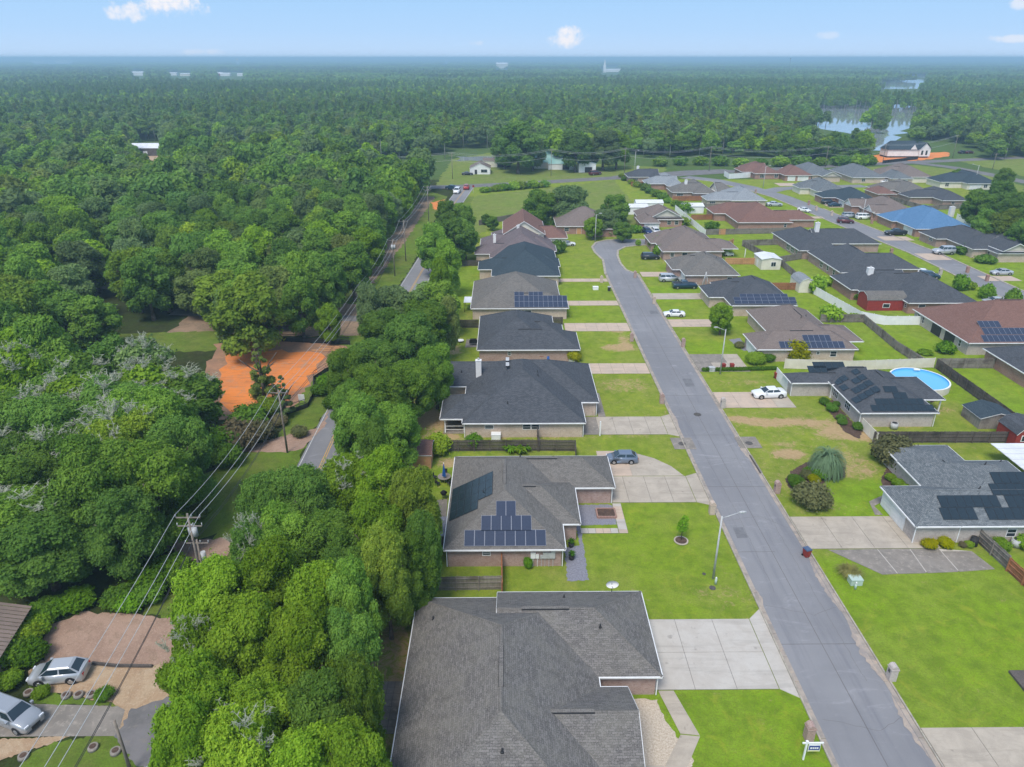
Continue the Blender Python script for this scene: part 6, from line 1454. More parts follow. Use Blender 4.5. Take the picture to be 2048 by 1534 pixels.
for a,c in ((-1.4,-1.8),(-1.4,1.8)):
    bb=MB();bb.tube((a,c,0),(a,c,2.1),.05,n=6);bb.build('post',M['iron'],t)
struct(flat('patio_slab',[(874,1000),(895,998),(889,1095),(862,1098)],.01,M['concold']))
x,y=at(862,1083)
for k,(dx,dy,l) in enumerate([(0,0,'pale plastic chair among clutter by the tree shade'),(.9,-.9,'white plastic chair nearer the brick corner')]):chair(x+dx,y+dy,k,l,'vinyl','pale plastic chairs')
x,y=at(947,690);t=thing('barbecue_grill','wide black gas grill on the small back patio','grill',(x,y,0));bb=MB();bb.box(-.8,.8,-.35,.35,.5,1.0);bb.tube((-.6,0,1.05),(.6,0,1.05),.33,n=10);bb.build('grill_body',M['rubber'],t)
struct(flat('patio_slab',[(933,679),(955,677),(953,694),(930,695)],.01,M['concold']))
x,y=at(921,684);t=thing('garden_bench','pale round bench on the back lawn beside the small patio','bench',(x,y,0));bb=MB();bb.tube((0,0,.35),(0,0,.42),.7,n=14);bb.build('seat',M['vinyl'],t);bb=MB();bb.tube((0,0,0),(0,0,.35),.15,n=8);bb.build('leg',M['vinyl'],t)
# brick patch planter and gravel beds of the solar panel house
struct(flat('gravel_bed',[(8.5,68.2),(8.5,76.6),(13.1,76.7),(13.6,76.3),(13.5,72.4),(9.0,72.2),(8.9,62.2),(6.6,62.0),(6.7,68)],-.004,M['bluegravel'],False,jag=.1))
slabs('paver_path',13.5,14.6,70.6,76.9,1,9,M['concnew'],M['concpink'],z=.04);slabs('paver_path',8.9,13.45,70.6,71.6,5,1,M['concnew'],M['concpink'],z=.04)
x,y=at(1212,1028);t=thing('brick_planter','square brick planter with dark soil beside the grey gravel','planter',(x,y,0))
bb=MB();brk=[(-.11,.11,-.05,.05,0,.09)];me_=(lambda b:(b.box(-.17,.17,-.09,.09,0,.14),b.mesh('brick',[M['b_red']]))[1])(MB())
for k in range(6):
    for s in (-1,1):
        for lv in (0,1):
            link('brick',me_,t,(-.95+k*.38,s*.9,lv*.145));link('brick',me_,t,(s*1.15,-.75+k*.3,lv*.145),math.pi/2)
bb=MB();bb.box(-1,1,-.8,.8,0,.2);bb.build('soil',M['mulch'],t)
def potplant(u,v,l,r=.45,h=.5):
    x,y=at(u,v);t=thing('potted_plant',l,'potted plant',(x,y,0));bb=MB();bb.tube((0,0,0),(0,0,h),r*.65,r*.8,12);bb.build('pot',M['darkplas'],t);bb=MB();blades(bb,60,.75,.05,h);bb.build('foliage',M['shrub'],t)
def blades(bb,n,L,w_,z0=0,lean=.8,seed=1,r0=.1):
    r=random.Random(seed)
    for k in range(n):
        a=r.uniform(0,6.28);l=L*r.uniform(.6,1.1);e=r.uniform(.25,lean);d=Vector((math.cos(a),math.sin(a),0));s=Vector((-d.y,d.x,0))*w_
        p0=d*r0*r.random()+Vector((0,0,z0));p1=p0+d*l*e*.5+Vector((0,0,l*.62));p2=p0+d*l*e*1.1+Vector((0,0,l*(.78-.5*e)))
        bb.face([p0-s*.6,p0+s*.6,p1+s,p1-s]);bb.face([p1-s,p1+s,p2])
potplant(1142,1093,'leafy plant in a dark bowl on the grey gravel, upper one');potplant(1143,1118,'leafy plant in a dark pot on the grey gravel, lower one')
# near house entry bed
struct(flat('stone_bed',[(10.4,30),(10.4,46.2),(13.3,46.2),(13.6,44.2),(15.2,40.0),(13.1,37.2),(13.0,34.5),(12.4,30)],0.0,M['stone'],False,jag=.12))
polyslabs('garden_path',[[(13.6,47.1),(15.0,47.1),(16.2,42.4),(14.6,42.6)],[(14.6,42.5),(16.2,42.3),(13.7,38.2),(12.7,39.6)],[(12.6,39.6),(13.6,38.2),(10.0,38.1),(10.0,39.7)]],M['conc'],False)
slabs('brick_patio',-12.2,-9.6,42.8,48.4,4,8,M['concold'],M['b_rose'] if False else M['concold'],z=.02)
x,y=at(2046,1370);bb=MB();bb.box(-.4,1.6,-1.8,1.5,0,.25);tag(bb.build('wooden_deck',M['w_dark'],None,(x,y,0)),'corner of a dark wooden platform on the lawn at the right edge','deck')
# planted beds
struct(flat('planting_bed',[(1570,958),(1582,942),(1610,925),(1650,918),(1690,935),(1690,955),(1655,960),(1635,975),(1600,985),(1578,975)],.0,M['mulch'],jag=.12))
struct(flat('planting_bed',[(1752,905),(1790,905),(1812,935),(1850,975),(1818,985),(1768,985),(1762,960),(1775,930)],.0,M['mulch'],jag=.15))
struct(flat('planting_bed',[(1640,800),(1668,800),(1700,840),(1725,862),(1718,878),(1690,865),(1668,835)],.0,M['mulch'],jag=.15))
polyslabs('garden_path',[[(1738,1003),(1772,988),(1780,996),(1748,1012)],[(1738,1003),(1748,1012),(1766,1030),(1750,1030)]],M['concold'])
struct(flat('gravel_bed',[(1458,679),(1480,676),(1498,700),(1488,702),(1470,690)],.0,M['bluegravel'],jag=.1))
def tyre(u,v,l,r=.45,m='concold'):
    x,y=at(u,v);bb=MB();bb.tube((0,0,0),(0,0,.3),r,r*.9,16);bb.tube((0,0,.3),(0,0,.305),r*.6,r*.6,16,1);return tag(bb.build('planter_tub',[M[m],M['mulch']],None,(x,y,0)),l,'planter','planter tubs on the forecourt edge')
for u,v,l in [(58,1388,'grey tub, first from the left on the planted strip'),(133,1393,'green-rimmed tub, second on the planted strip'),(158,1392,'dark pipe-like tub, third on the planted strip'),(183,1391,'tub with yellow plants, fourth on the planted strip'),(187,1497,'white tub on the corner lawn, middle one'),(232,1505,'white tub on the corner lawn, right one'),(48,1515,'grey stone tub on the corner lawn, left one')]:tyre(u,v,l)
bb=MB();P=[at(185,1328),at(230,1333),at(305,1334)];bb.strip(P,.12,.25);L_,R_=bb.strip(P,.18,.12);tag(bb.build('railway_sleeper_edge',M['w_dark'],None),'dark timber edging between the gravel and the sandy forecourt','edging')
x,y=at(196,705);t=thing('tarp_pile','bright blue tarpaulin over scrap in the woodland yard','tarpaulin',(x,y,0));bb=MB();bb.face([(-2.4,-1,.6),(0,-1.2,1.5),(.6,1.6,2.3),(-1.8,1.5,1.2)]);bb.face([(0,-1.2,1.5),(2.2,-.6,.5),(2,1.4,.8),(.6,1.6,2.3)]);bb.face([(-2.4,-1,.6),(-2.6,-1.1,0),(0,-1.6,0),(0,-1.2,1.5)]);bb.build('tarp',M['blueplas'],t)
x,y=at(1988,480);t=thing('blue_tarp_shed','small shed with a vivid blue cover near the dark oaks','shed',(x,y,0));bb=MB();bb.box(-2,2,-1.5,1.5,0,2.2);bb.build('wall',M['vinyl'],t);bb=MB();bb.face([(-2.2,-1.7,2.2),(2.2,-1.7,2.2),(2.2,0,3.2),(-2.2,0,3.2)]);bb.face([(2.2,1.7,2.2),(-2.2,1.7,2.2),(-2.2,0,3.2),(2.2,0,3.2)]);bb.build('roof',M['blueplas'],t)
struct(flat('lake',[(1560,205),(1700,206),(1850,208),(1845,240),(1800,270),(1790,300),(1720,300),(1735,280),(1700,270),(1600,250)],.01,M['water'],jag=8))
struct(flat('far_lake',[(1735,160),(1860,158),(1870,178),(1760,178)],.012,M['water'],jag=20));struct(flat('far_lake',[(1750,148),(1858,149),(1860,156),(1750,154)],.012,M['water'],jag=20))
struct(flat('pond',[(915,313),(1080,313),(1080,320),(915,322)],.012,M['water'],jag=2))
# ================================================================ TREES
def leafmesh(name,lobes,nl,size,m,seed,core=True,trunkm=None,trunk=None,aspect=1.6,flat_=.0,up=.35):
    """leaf-sized faces spread over the outer shell of overlapping clumps (lobes: x,y,z,r,squash)"""
    rs=np.random.RandomState(seed);L=np.array(lobes,float)
    area=L[:,3]**2;pr=area/area.sum()
    n=int(nl*1.5);k=rs.choice(len(L),n,p=pr)
    d=rs.normal(size=(n,3));d[:,2]+=up;d/=np.linalg.norm(d,axis=1)[:,None]
    rr=L[k,3]*(1.03-.34*rs.rand(n)**1.6);st_=rs.rand(n)<.10;rr=np.where(st_,rr*rs.uniform(1.0,1.38,n),rr)
    # finer bumps on each clump
    ph=rs.rand(len(L),3)*6;bm=1+.13*np.sin(d[:,0]*7+ph[k,0])*np.sin(d[:,1]*7+ph[k,1])*np.sin(d[:,2]*6+ph[k,2])*2
    p=L[k,:3]+d*(rr*bm)[:,None]*np.stack([np.ones(n),np.ones(n),L[k,4]],1)
    ins=np.zeros(n,bool)
    for j in range(len(L)):
        q=(p-L[j,:3])/np.array([1,1,L[j,4]]);ins|=(np.linalg.norm(q,axis=1)<L[j,3]*.66)&(k!=j)
    keep=~ins;p=p[keep][:nl];d=d[keep][:nl];k=k[keep][:nl];n=len(p)
    nm=d*.9+rs.normal(size=(n,3))*.55;nm[:,2]+=.55;nm/=np.linalg.norm(nm,axis=1)[:,None]
    a=np.cross(nm,rs.normal(size=(n,3)));a/=np.linalg.norm(a,axis=1)[:,None];b=np.cross(nm,a)
    s=size*(.55+.9*rs.rand(n))[:,None]
    V=np.stack([p-a*s*aspect*.5,p-b*s*.5,p+a*s*aspect*.5,p+b*s*.5],1).reshape(-1,3)
    F_=np.arange(n*4).reshape(-1,4);lt=rs.rand(len(L))
    tint=np.clip(.5*lt[k]+.5*rs.rand(n)+.12*d[:,2],0,1)
    tv=np.repeat(tint,4)
    verts=[V];loops=[F_.ravel()];tot=[np.full(n,4)];mi=[np.zeros(n)];off=n*4
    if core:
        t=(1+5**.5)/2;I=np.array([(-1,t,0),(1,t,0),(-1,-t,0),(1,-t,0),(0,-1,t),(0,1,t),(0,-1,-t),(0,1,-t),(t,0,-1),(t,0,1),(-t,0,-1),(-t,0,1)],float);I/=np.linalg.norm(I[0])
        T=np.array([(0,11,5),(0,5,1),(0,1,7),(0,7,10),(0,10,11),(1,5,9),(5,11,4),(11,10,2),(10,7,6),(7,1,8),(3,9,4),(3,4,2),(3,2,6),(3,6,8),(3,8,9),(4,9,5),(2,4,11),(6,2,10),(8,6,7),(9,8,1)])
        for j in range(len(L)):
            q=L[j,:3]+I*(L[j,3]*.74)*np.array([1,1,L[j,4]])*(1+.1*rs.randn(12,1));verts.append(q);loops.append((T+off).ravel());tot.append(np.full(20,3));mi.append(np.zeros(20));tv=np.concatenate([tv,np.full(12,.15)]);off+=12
    mats=[m]
    if trunk:
        mats.append(trunkm);bb=MB();trunk(bb)
        q=np.array(bb.v);
        for f in bb.f:loops.append(np.array(f)+off);tot.append(np.array([len(f)]));mi.append(np.array([1]))
        verts.append(q);tv=np.concatenate([tv,np.zeros(len(q))])
    V=np.concatenate(verts);Lp=np.concatenate(loops).astype(np.int32);Tt=np.concatenate(tot).astype(np.int32)
    me=bpy.data.meshes.new(name);me.vertices.add(len(V));me.vertices.foreach_set('co',V.astype(np.float32).ravel())
    me.loops.add(len(Lp));me.loops.foreach_set('vertex_index',Lp);me.polygons.add(len(Tt))
    st=np.concatenate([[0],np.cumsum(Tt)[:-1]]).astype(np.int32);me.polygons.foreach_set('loop_start',st);me.polygons.foreach_set('loop_total',Tt)
    me.polygons.foreach_set('material_index',np.concatenate(mi).astype(np.int32));me.update(calc_edges=True)
    at_=me.attributes.new('tint','FLOAT','POINT');at_.data.foreach_set('value',tv.astype(np.float32))
    for x in mats:me.materials.append(x)
    return me
def oaklobes(seed,R_=5,zc=8,n=16,h=4,rl=(1.5,2.4),skirt=0):
    r=random.Random(seed);L=[(0,0,zc,R_*.5,.9)]
    for i in range(n):
        a=i*2.399+r.uniform(-.4,.4);f=math.sqrt((i+.6)/n);rad=f*R_*.74*r.uniform(.85,1.12)
        z=zc+h*.62*(1-f*f)+r.uniform(-1.2,1.1)-(.9 if f>.8 else 0)
        L.append((rad*math.cos(a),rad*math.sin(a),z,r.uniform(*rl)*(1.05-.25*f),r.uniform(.72,.95)))
    for i in range(n//2):
        a=i*2.1+r.uniform(-.4,.4);L.append((R_*.62*math.cos(a),R_*.62*math.sin(a),zc-2.3+r.uniform(-.6,.5),r.uniform(*rl)*.85,.85))
        if skirt:L.append((R_*.5*math.cos(a+1),R_*.5*math.sin(a+1),zc-4.3+r.uniform(-.6,.4),r.uniform(*rl)*.85,.85))
    return L
def trunkfn(h=6,r0=.34,limbs=6,spread=3,seed=1,top=9.5):
    def f(bb):
        r=random.Random(seed);bb.tube((0,0,-.3),(0,0,1.2),r0*1.35,r0,8);bb.tube((0,0,1.2),(.1,0,h),r0,r0*.7,8)
        for i in range(limbs):
            a=i*2.4+r.uniform(-.3,.3);p=Vector((.1*0,0,h-r.uniform(0,2)));q=Vector((spread*.5*math.cos(a),spread*.5*math.sin(a),h+1.2));e=Vector((spread*math.cos(a),spread*math.sin(a),top-r.uniform(0,1.5)))
            bb.tube(p,q,r0*.45,r0*.3,6);bb.tube(q,e,r0*.3,.05,5)
        bb.tube((.1,0,h),(0,.2,top),r0*.6,.08,6)
    return f
def mk_tree(name,label,crown,trunkme,X,Y,s=(1,1,1),rz=0,group=None,extra=None,cat='tree'):
    t=thing(name,label,cat,(X,Y,-.05),rz,group);t.scale=s;link('crown',crown,t);link('trunk',trunkme,t)
    if extra:link('bare_branches',extra,t)['kind']='stuff'
    return t
def tm(fn,m='bark'):
    b=MB();fn(b);return b.mesh('trunk',[M[m]])
TR=[tm(trunkfn(seed=i,limbs=6+i)) for i in range(3)]
HI=[leafmesh('crown',oaklobes(i,n=30,rl=(.8,1.85),skirt=1),76000,.165,M['leaf'],i) for i in (1,2,3)]+[leafmesh('crown',oaklobes(i,n=30,rl=(.8,1.85),skirt=1),76000,.165,M['leafb'],i) for i in (4,5)]
MID=[leafmesh('crown',oaklobes(i,n=34,rl=(.8,1.75),skirt=1),18000,.29,M[m],i) for i,m in ((11,'leaf'),(12,'leaf'),(13,'leafd'),(14,'leafb'),(15,'leaf'))]
LOW=[leafmesh('crown',oaklobes(i,n=12,rl=(1.6,2.4)),2600,.72,M[m],i) for i,m in ((21,'leaf'),(22,'leafd'),(23,'leafb'),(24,'leaf'))]
# bare lichen-grey twigs that show through some crowns
def twigs(bb,seed,n=8,R_=3.9):
    r=random.Random(seed)
    for i in range(n):
        a=r.uniform(0,6.28);f=math.sqrt(r.random())*.9;rad=R_*f;b0=Vector((rad*math.cos(a),rad*math.sin(a),8.6+3.3*(1-f*f)));o=Vector((math.cos(a)*f,math.sin(a)*f,.7)).normalized()
        for k in range(9):
            d=(o+Vector((r.uniform(-1,1),r.uniform(-1,1),r.uniform(-.4,.5)))).normalized();p=b0;L=r.uniform(.5,1.2)
            for s in range(3):
                q=p+(d+Vector((r.uniform(-.5,.5),r.uniform(-.5,.5),r.uniform(-.3,.3)))).normalized()*L/3*1.6;bb.tube(p,q,.035,.028,3,cap=False)
                for w_ in range(5):
                    e=Vector((r.uniform(-1,1),r.uniform(-1,1),r.uniform(-.5,.7))).normalized();bb.tube(q,q+e*r.uniform(.15,.45),.03,.012,3,cap=False)
                p=q
TW=[]
for i in range(2):
    b=MB();twigs(b,i+3);TW.append(b.mesh('bare_branches',[M['lichen']]))
r=random.Random(5)
def dist_xy(x,y):return math.hypot(x,y)
def depth(x,y,z):return y*math.cos(TH)-(z-HC)*math.sin(TH)
trees=[]  # (X,Y)
def by_px(u,v,rpx,zc=9):
    X,Y=at(u,v,zc);return X,Y,rpx*depth(X,Y,zc)/F
# trees standing between the county road and the back gardens, placed one by one
band=[(430,1195,82,'b'),(545,1165,80,'b'),(640,1215,80,'b'),(385,1290,70,'b'),(495,1290,88,'b'),(610,1310,86,'b'),(690,1290,66,'a'),(400,1395,88,'b'),(520,1405,90,'b'),(640,1410,88,'a'),(715,1385,56,'a'),(385,1500,80,'b'),(480,1510,90,'b'),(600,1515,92,'b'),(705,1500,70,'b'),(700,1210,58,'a'),
 (535,985,62,'a'),(610,985,66,'a'),(690,955,62,'b'),(770,960,66,'b'),(830,1010,52,'a'),(560,1065,66,'a'),(650,1060,72,'a'),(745,1045,72,'b'),(820,1090,56,'a'),(690,1135,60,'a'),(770,1130,56,'a'),(500,1090,50,'a'),(845,1080,40,'a'),
 (745,905,38,'a'),(720,850,56,'a'),(790,830,52,'a'),(760,770,62,'a'),(700,790,46,'a'),(820,745,52,'a'),(745,705,56,'a'),(820,680,60,'a'),(870,715,40,'a'),(690,735,40,'a'),(770,640,52,'a'),(850,640,54,'a'),(790,590,54,'d'),(852,585,52,'d'),(740,600,30,'d'),(880,590,40,'a'),(895,625,26,'d'),
 (893,520,32,'c'),(880,560,26,'c'),(905,465,36,'a'),(930,455,26,'a'),(865,485,34,'a'),(925,425,26,'a'),(895,425,26,'a')]
used_hi=0
def rowname(v):
    return 'the bottom edge row' if v>1440 else 'the row just above the bottom edge' if v>1340 else 'the row at the nearest roof far eave' if v>1240 else 'the row beside the grey picket fence' if v>1110 else 'the row level with the solar panel house' if v>1000 else 'the row by the patio umbrella' if v>930 else 'the row level with the timber shed' if v>810 else 'the row behind the white chimney house' if v>720 else 'the row level with the second charcoal house' if v>620 else 'the row level with the taupe roof house' if v>540 else 'the far row before the junction'
rows={}
for q in band:rows.setdefault(rowname(q[1]),[]).append(q)
for q in rows.values():q.sort()
ORD=['leftmost','second','third','fourth','fifth','sixth','seventh','eighth']
def bandlabel(q):
    R0=rows[rowname(q[1])];i=R0.index(q);kind='pale conical tree' if q[3]=='c' else 'yellow-green oak' if q[3]=='b' else 'grey-green oak' if q[3]=='d' else 'dark green oak'
    pos='only tree' if len(R0)==1 else 'rightmost' if i==len(R0)-1 else ORD[i] if i==0 else ORD[i]+' from the left'
    return kind+', '+pos+' in '+rowname(q[1])
for i,(u,v,rp,k) in enumerate(band):
    X,Y,R_=by_px(u,v,rp);R_*=1.12
    if X<-29.5 and v<1180:X=-22.5
    s=R_/5.2;D=dist_xy(X,Y)
    if D<125:cr=HI[3+i%2] if k=='b' else HI[i%3]
    else:cr=MID[{'a':i%2,'b':3,'c':3,'d':2}[k]]
    zz=1.0+r.uniform(-.12,.12)
    if k=='c':sc_=(s*.95,s*.95,1.15)
    else:sc_=(s,s,zz)
    t_=mk_tree('oak_tree',bandlabel((u,v,rp,k)),cr,TR[i%3],X,Y,sc_,r.uniform(0,6.28),'roadside trees east of the county road',extra=TW[i%2] if i in (3,12,18,27) else None)
    trees.append((X,Y))
# distinct garden trees
def one(u,v,rp,cr,label,z=None,name='tree',squash=1,zc=7,trk=0,low=0):
    for _ in range(4):X,Y,R_=by_px(u,v,rp,zc);s=R_/5.2;zc=max(1.5,9*s*squash-low)
    t=mk_tree(name,label,cr,TR[trk],X,Y,(s,s,s*squash),r.uniform(0,6),None);t.location.z-=low;return t
one(1445,622,29,MID[3],'lone round tree with a bare stem on the lawn before the panelled charcoal house',squash=1.0,zc=5)
one(1080,402,42,MID[4],'large green oak left of the pale willow in the pasture',squash=.9,low=3.5);one(1140,396,50,MID[2],'pale grey-green willow beside the pasture oak',squash=.85,low=4)
one(1232,408,32,MID[0],'tall oak behind the bend, upper one',squash=.9,low=2);one(1212,434,36,MID[2],'leafy tree over the bend beside the brown hip house',squash=.75,low=2);one(1188,446,24,MID[3],'pale flowering tree left of the bend street light',squash=.8);one(1247,455,24,MID[0],'low green tree above the bend verge',squash=.7)
for i,(u,v,rp) in enumerate([(1960,400,36),(2005,385,36),(2040,410,40),(1975,440,34),(2015,440,38),(2045,460,34),(2010,350,24),(2085,400,46)]):one(u,v,rp,MID[0 if i%2 else 4],['big dark oak nearest the slate house at the right','dark oak behind the right hand clump','dark oak cut by the right edge, upper','dark oak low in the right hand clump','dark oak in the middle of the right clump','dark oak cut by the right edge, lower','smaller oak above the right hand clump','oak at the outer right of the clump'][i],squash=.95)
one(1915,345,12,MID[4],'small dark tree between the brown and navy far houses',squash=1);one(985,440,15,MID[0],'small dark tree on the grass by the grey lawn fence',squash=.8);one(972,433,12,MID[1],'second small tree by the grey lawn fence',squash=.8)
one(735,640,28,MID[3],'upright green tree just right of the lane crossing',squash=1.1) if False else None
one(655,628,30,MID[3],'conical green tree by the lane at the treeline',squash=1.25);one(490,598,80,MID[1],'huge spreading oak above the red clay plot',low=1)
rc=random.Random(8);cl=[]
for i in range(26):
    z=1.2+i*.42;rad=2.5*(1-i/27)**.8;a=i*2.4;cl.append((rad*.7*math.cos(a),rad*.7*math.sin(a),z,max(.35,rad*.42)*rc.uniform(.7,1.15),.75))
CED=leafmesh('crown',cl,9000,.2,M['leafd'],44);X,Y=at(532,812);mk_tree('cedar_tree','dark thin cedar standing in the red clay',CED,TR[1],X,Y,(1,1,1),0);X,Y=at(572,835);t_=mk_tree('cedar_tree','second smaller cedar right of the one in the red clay',CED,TR[1],X,Y,(.7,.7,.62),2)
def by_list(L,name,label_fn):pass
# --- the woodland west of the road
A=[(-260,290),(60,315),(300,290),(560,285),(760,322),(868,335),(850,375),(800,425),(758,470),(735,505),(690,560),(655,575),(600,588),(440,600),(380,650),(375,740),(400,790),(450,805),(470,830),(455,870),(410,905),(360,935),(310,960),(255,1000),(225,1045),(205,1085),(100,1120),(62,1110),(0,1100),(-260,1120)]
CL=[[(100,648),(440,648),(440,688),(200,692),(120,690)],[(266,278),(338,278),(338,318),(266,318)],[(-30,335),(90,335),(90,356),(-30,356)],[(196,528),(248,528),(248,575),(196,575)],[(-10,1175),(80,1175),(80,1320),(-10,1320)]]
HWY=[(-60,322),(-25,324),(10,334),(45,347),(80,358),(130,376),(190,395),(300,425)]
def segd(x,y,P):
    b_=1e9
    for (ax,ay),(bx,by) in zip(P[:-1],P[1:]):
        t_=max(0,min(1,((x-ax)*(bx-ax)+(y-ay)*(by-ay))/((bx-ax)**2+(by-ay)**2)));b_=min(b_,math.hypot(x-ax-t_*(bx-ax),y-ay-t_*(by-ay)))
    return b_
cand=[];y=48
while y<560:
    sp=6.6 if y<140 else 7.6
    x=-sp*30 if y<200 else -sp*58
    while x<-30:
        X,Y=x+r.uniform(-.36,.36)*sp,y+r.uniform(-.36,.36)*sp
        u,v=px(X,Y,10)
        if -200<u and inpoly(u,v,A) and X<(-38.5 if 58<Y<92 else -35.5) and (X<-70 or segd(X,Y,HWY)>8):
            if not any(inpoly(*px(X,Y,z),c) for c in CL for z in (1,6,11)):cand.append((X,Y))
        x+=sp
    y+=sp
cand.sort(key=lambda p:dist_xy(*p))
vis=[c for c in cand if -60<px(c[0],c[1],8)[0]]
IND=205
indiv,rest=vis[:IND],vis[IND:]
for i,(X,Y) in enumerate(indiv):
    D=dist_xy(X,Y);u,v=px(X,Y,10);s=r.uniform(.86,1.22);zz=r.uniform(.85,1.3)
    if D<105:cr=HI[i%3]
    else:cr=MID[[0,1,2,4,0,3][r.randrange(6)]]
    lich=(X<-42 and 62<Y<100 and r.random()<.55)
    if lich:lb='oak with bare lichen-grey branches in the lower left woodland'
    else:lb='broadleaf tree in the dense canopy west of the county road'
    mk_tree('woodland_tree',lb,cr,TR[i%3],X,Y,(s,s,zz),r.uniform(0,6.28),'lichened oaks' if lich else 'woodland trees west of the road',extra=TW[i%2] if lich else None)
print('west trees',len(vis))
# --- far woodland, one mass of instances on points
PINE=[]
def pinelobes(seed):
    q=random.Random(seed);L=[]
    for i in range(9):
        a=q.uniform(0,6.28);z=9+i*.75;rad=q.uniform(.3,1.9)*(1-.06*i);L.append((rad*math.cos(a),rad*math.sin(a),z,q.uniform(.8,1.3),.6))
    return L
def ptr(bb):bb.tube((0,0,0),(0,0,15),.24,.1,6)
tfn=lambda bb:bb.tube((0,0,0),(0,0,8),.35,.2,6)
protos=[]
pr_=[('crown',leafmesh('crown',oaklobes(31,n=10,rl=(1.7,2.5)),900,1.15,M['leaf'],31,trunkm=M['palebark'],trunk=tfn)),('crown',leafmesh('crown',oaklobes(32,n=10,rl=(1.7,2.5)),900,1.15,M['leafd'],32,trunkm=M['bark'],trunk=tfn)),
     ('crown',leafmesh('crown',pinelobes(33),700,.75,M['pine'],33,trunkm=M['palebark'],trunk=ptr)),('crown',leafmesh('crown',pinelobes(34),700,.75,M['leafd'],34,trunkm=M['palebark'],trunk=ptr)),
     ('crown',leafmesh('crown',oaklobes(35,n=8,rl=(1.9,2.6)),420,1.7,M['leaf'],35)),('crown',leafmesh('crown',oaklobes(36,n=8,rl=(1.9,2.6)),420,1.7,M['leafb'],36))]
# nearer part of the remaining west wood uses the medium crowns; their source objects are real trees of the edge
srcs=[]
lab_=['edge oak before the far wood, left of the white cottage','grey-green edge tree before the far wood','tall pine at the edge of the far wood','grey pine at the edge of the far wood','rounded oak at the far wood edge above the teal roof','bright oak at the far wood edge above the workshop']
for i,(nm,m_) in enumerate(pr_):
    X,Y=at(700+i*95,318);t=tag(link('woodland_tree',m_,None,(X,Y,0),i),lab_[i],'tree');srcs.append(t)
for i in range(4):
    X,Y=at([1010,1045,1120,1150][i],340);Y+=9;t=tag(link('tall_oak',LOW[i],None,(X,Y,2),i),['tall oak standing left of the teal roof, first','tall oak left of the teal roof, second and darkest','tall oak over the teal garage wing','tall oak between the teal garage and the workshop'][i],'tree');t.scale=(1.5,1.5,1.35);srcs.append(t)
for (u,v,i,s_,l) in [(1036,347,0,2.3,'largest dark oak left of the teal roof, trunk on the highway verge'),(1010,338,1,1.6,'oak leaning over the cottage side of the largest dark oak'),(1066,341,2,1.5,'oak between the largest dark oak and the teal roof'),(1150,344,1,1.9,'wide oak right of the teal garage wing'),(1205,341,2,1.9,'tall oak right of the white workshop'),(1232,338,3,1.8,'outer oak before the slate roof far house')]:
    X,Y=at(u,v);mk_tree('tall_oak',l,MID[i],TR[i%3],X,Y,(s_,s_,s_*.85),i)
pts=[];kind=[];scl=[]
def add(X,Y,k,s):pts.append((X,Y,0));kind.append(k);scl.append(s)
for X,Y in rest:
    s=r.uniform(.9,1.25);add(X,Y,6+r.choice([0,0,1,2,3,3]),(s,s,s*r.uniform(.85,1.25)))
FB=[(-600,380),(-200,370),(0,345),(60,340),(200,330),(300,320),(420,290),(560,296),(760,322),(868,312),(905,300),(1010,296),(1240,304),(1300,318),(1480,314),(1700,322),(1752,318),(1775,302),(1870,300),(1885,292),(1930,285),(1945,310),(1990,322),(2050,318),(2400,330),(3200,330),(3200,117.6),(-900,117.6)]
LK=[[(1575,214),(1640,230),(1690,241),(1735,233),(1765,224),(1777,234),(1770,258),(1752,280),(1740,290),(1757,290),(1780,266),(1797,252),(1830,240),(1836,219),(1760,217)],[(1755,163),(1840,163),(1862,172),(1800,175),(1760,171)],[(1775,149),(1856,150),(1855,157),(1810,155)],[(925,298),(1080,298),(1080,322),(925,322)],[(1728,288),(1900,278),(1960,300),(1960,345),(1728,345)],[(268,280),(336,280),(336,318),(268,318)],
 [(262,141),(290,141),(290,151),(262,151)],[(335,144),(385,144),(385,152),(335,152)],[(432,144),(490,144),(490,153),(432,153)],[(990,118),(1018,118),(1018,137),(990,137)],[(1200,133),(1242,133),(1242,146),(1200,146)],[(1425,209),(1505,209),(1505,218),(1425,218)],[(60,120),(150,120),(150,127),(60,127)],[(884,112),(900,112),(900,127),(884,127)],[(468,116),(484,116),(484,130),(468,130)]]
rs=np.random.RandomState(9)
def scatter(y0,y1,sp,kinds,sc,hs,tall=13):
    n=int((y1-y0)/sp);out=[]
    for j in range(n):
        y=y0+j*sp;W_=y*.86+90;k=int(2*W_/sp)
        X=np.linspace(-W_,W_,k)+rs.uniform(-.45,.45,k)*sp;Y=y+rs.uniform(-.45,.45,k)*sp
        def P(z):
            c,s=math.cos(-YAW),math.sin(-YAW);x_=X*c-Y*s;y_=X*s+Y*c;zz=z-HC;dep=y_*math.cos(TH)-zz*math.sin(TH);return CX+F*x_/dep,CY-F*(y_*math.sin(TH)+zz*math.cos(TH))/dep
        u,v=P(0);ok=inpoly_np(u,v,FB)&(u>-160)&(u<2210)
        for z in (1,tall*.6,tall*1.15,tall*1.5):
            u,v=P(z)
            for c in LK:ok&=~inpoly_np(u,v,c)
        for a,b_ in zip(X[ok],Y[ok]):
            # stands of pine and hardwood alternate over the plain
            q=math.sin(a*.006+b_*.004)+math.sin(b_*.011-a*.003)+rs.normal()*.5
            kk=kinds[0] if q>.35 else kinds[1];s=sc*rs.uniform(.78,1.25)
            out.append((a,b_,kk[rs.randint(len(kk))],s))
    for a,b_,kk,s in out:add(a,b_,kk,(s,s,hs*rs.uniform(.72,1.25)))
scatter(330,620,7.8,([6,7,9,2],[6,6,7,8,3]),1.02,.95)
scatter(620,1500,7.6,([2,2,3,0,2],[0,0,1,5,2]),.86,.95)
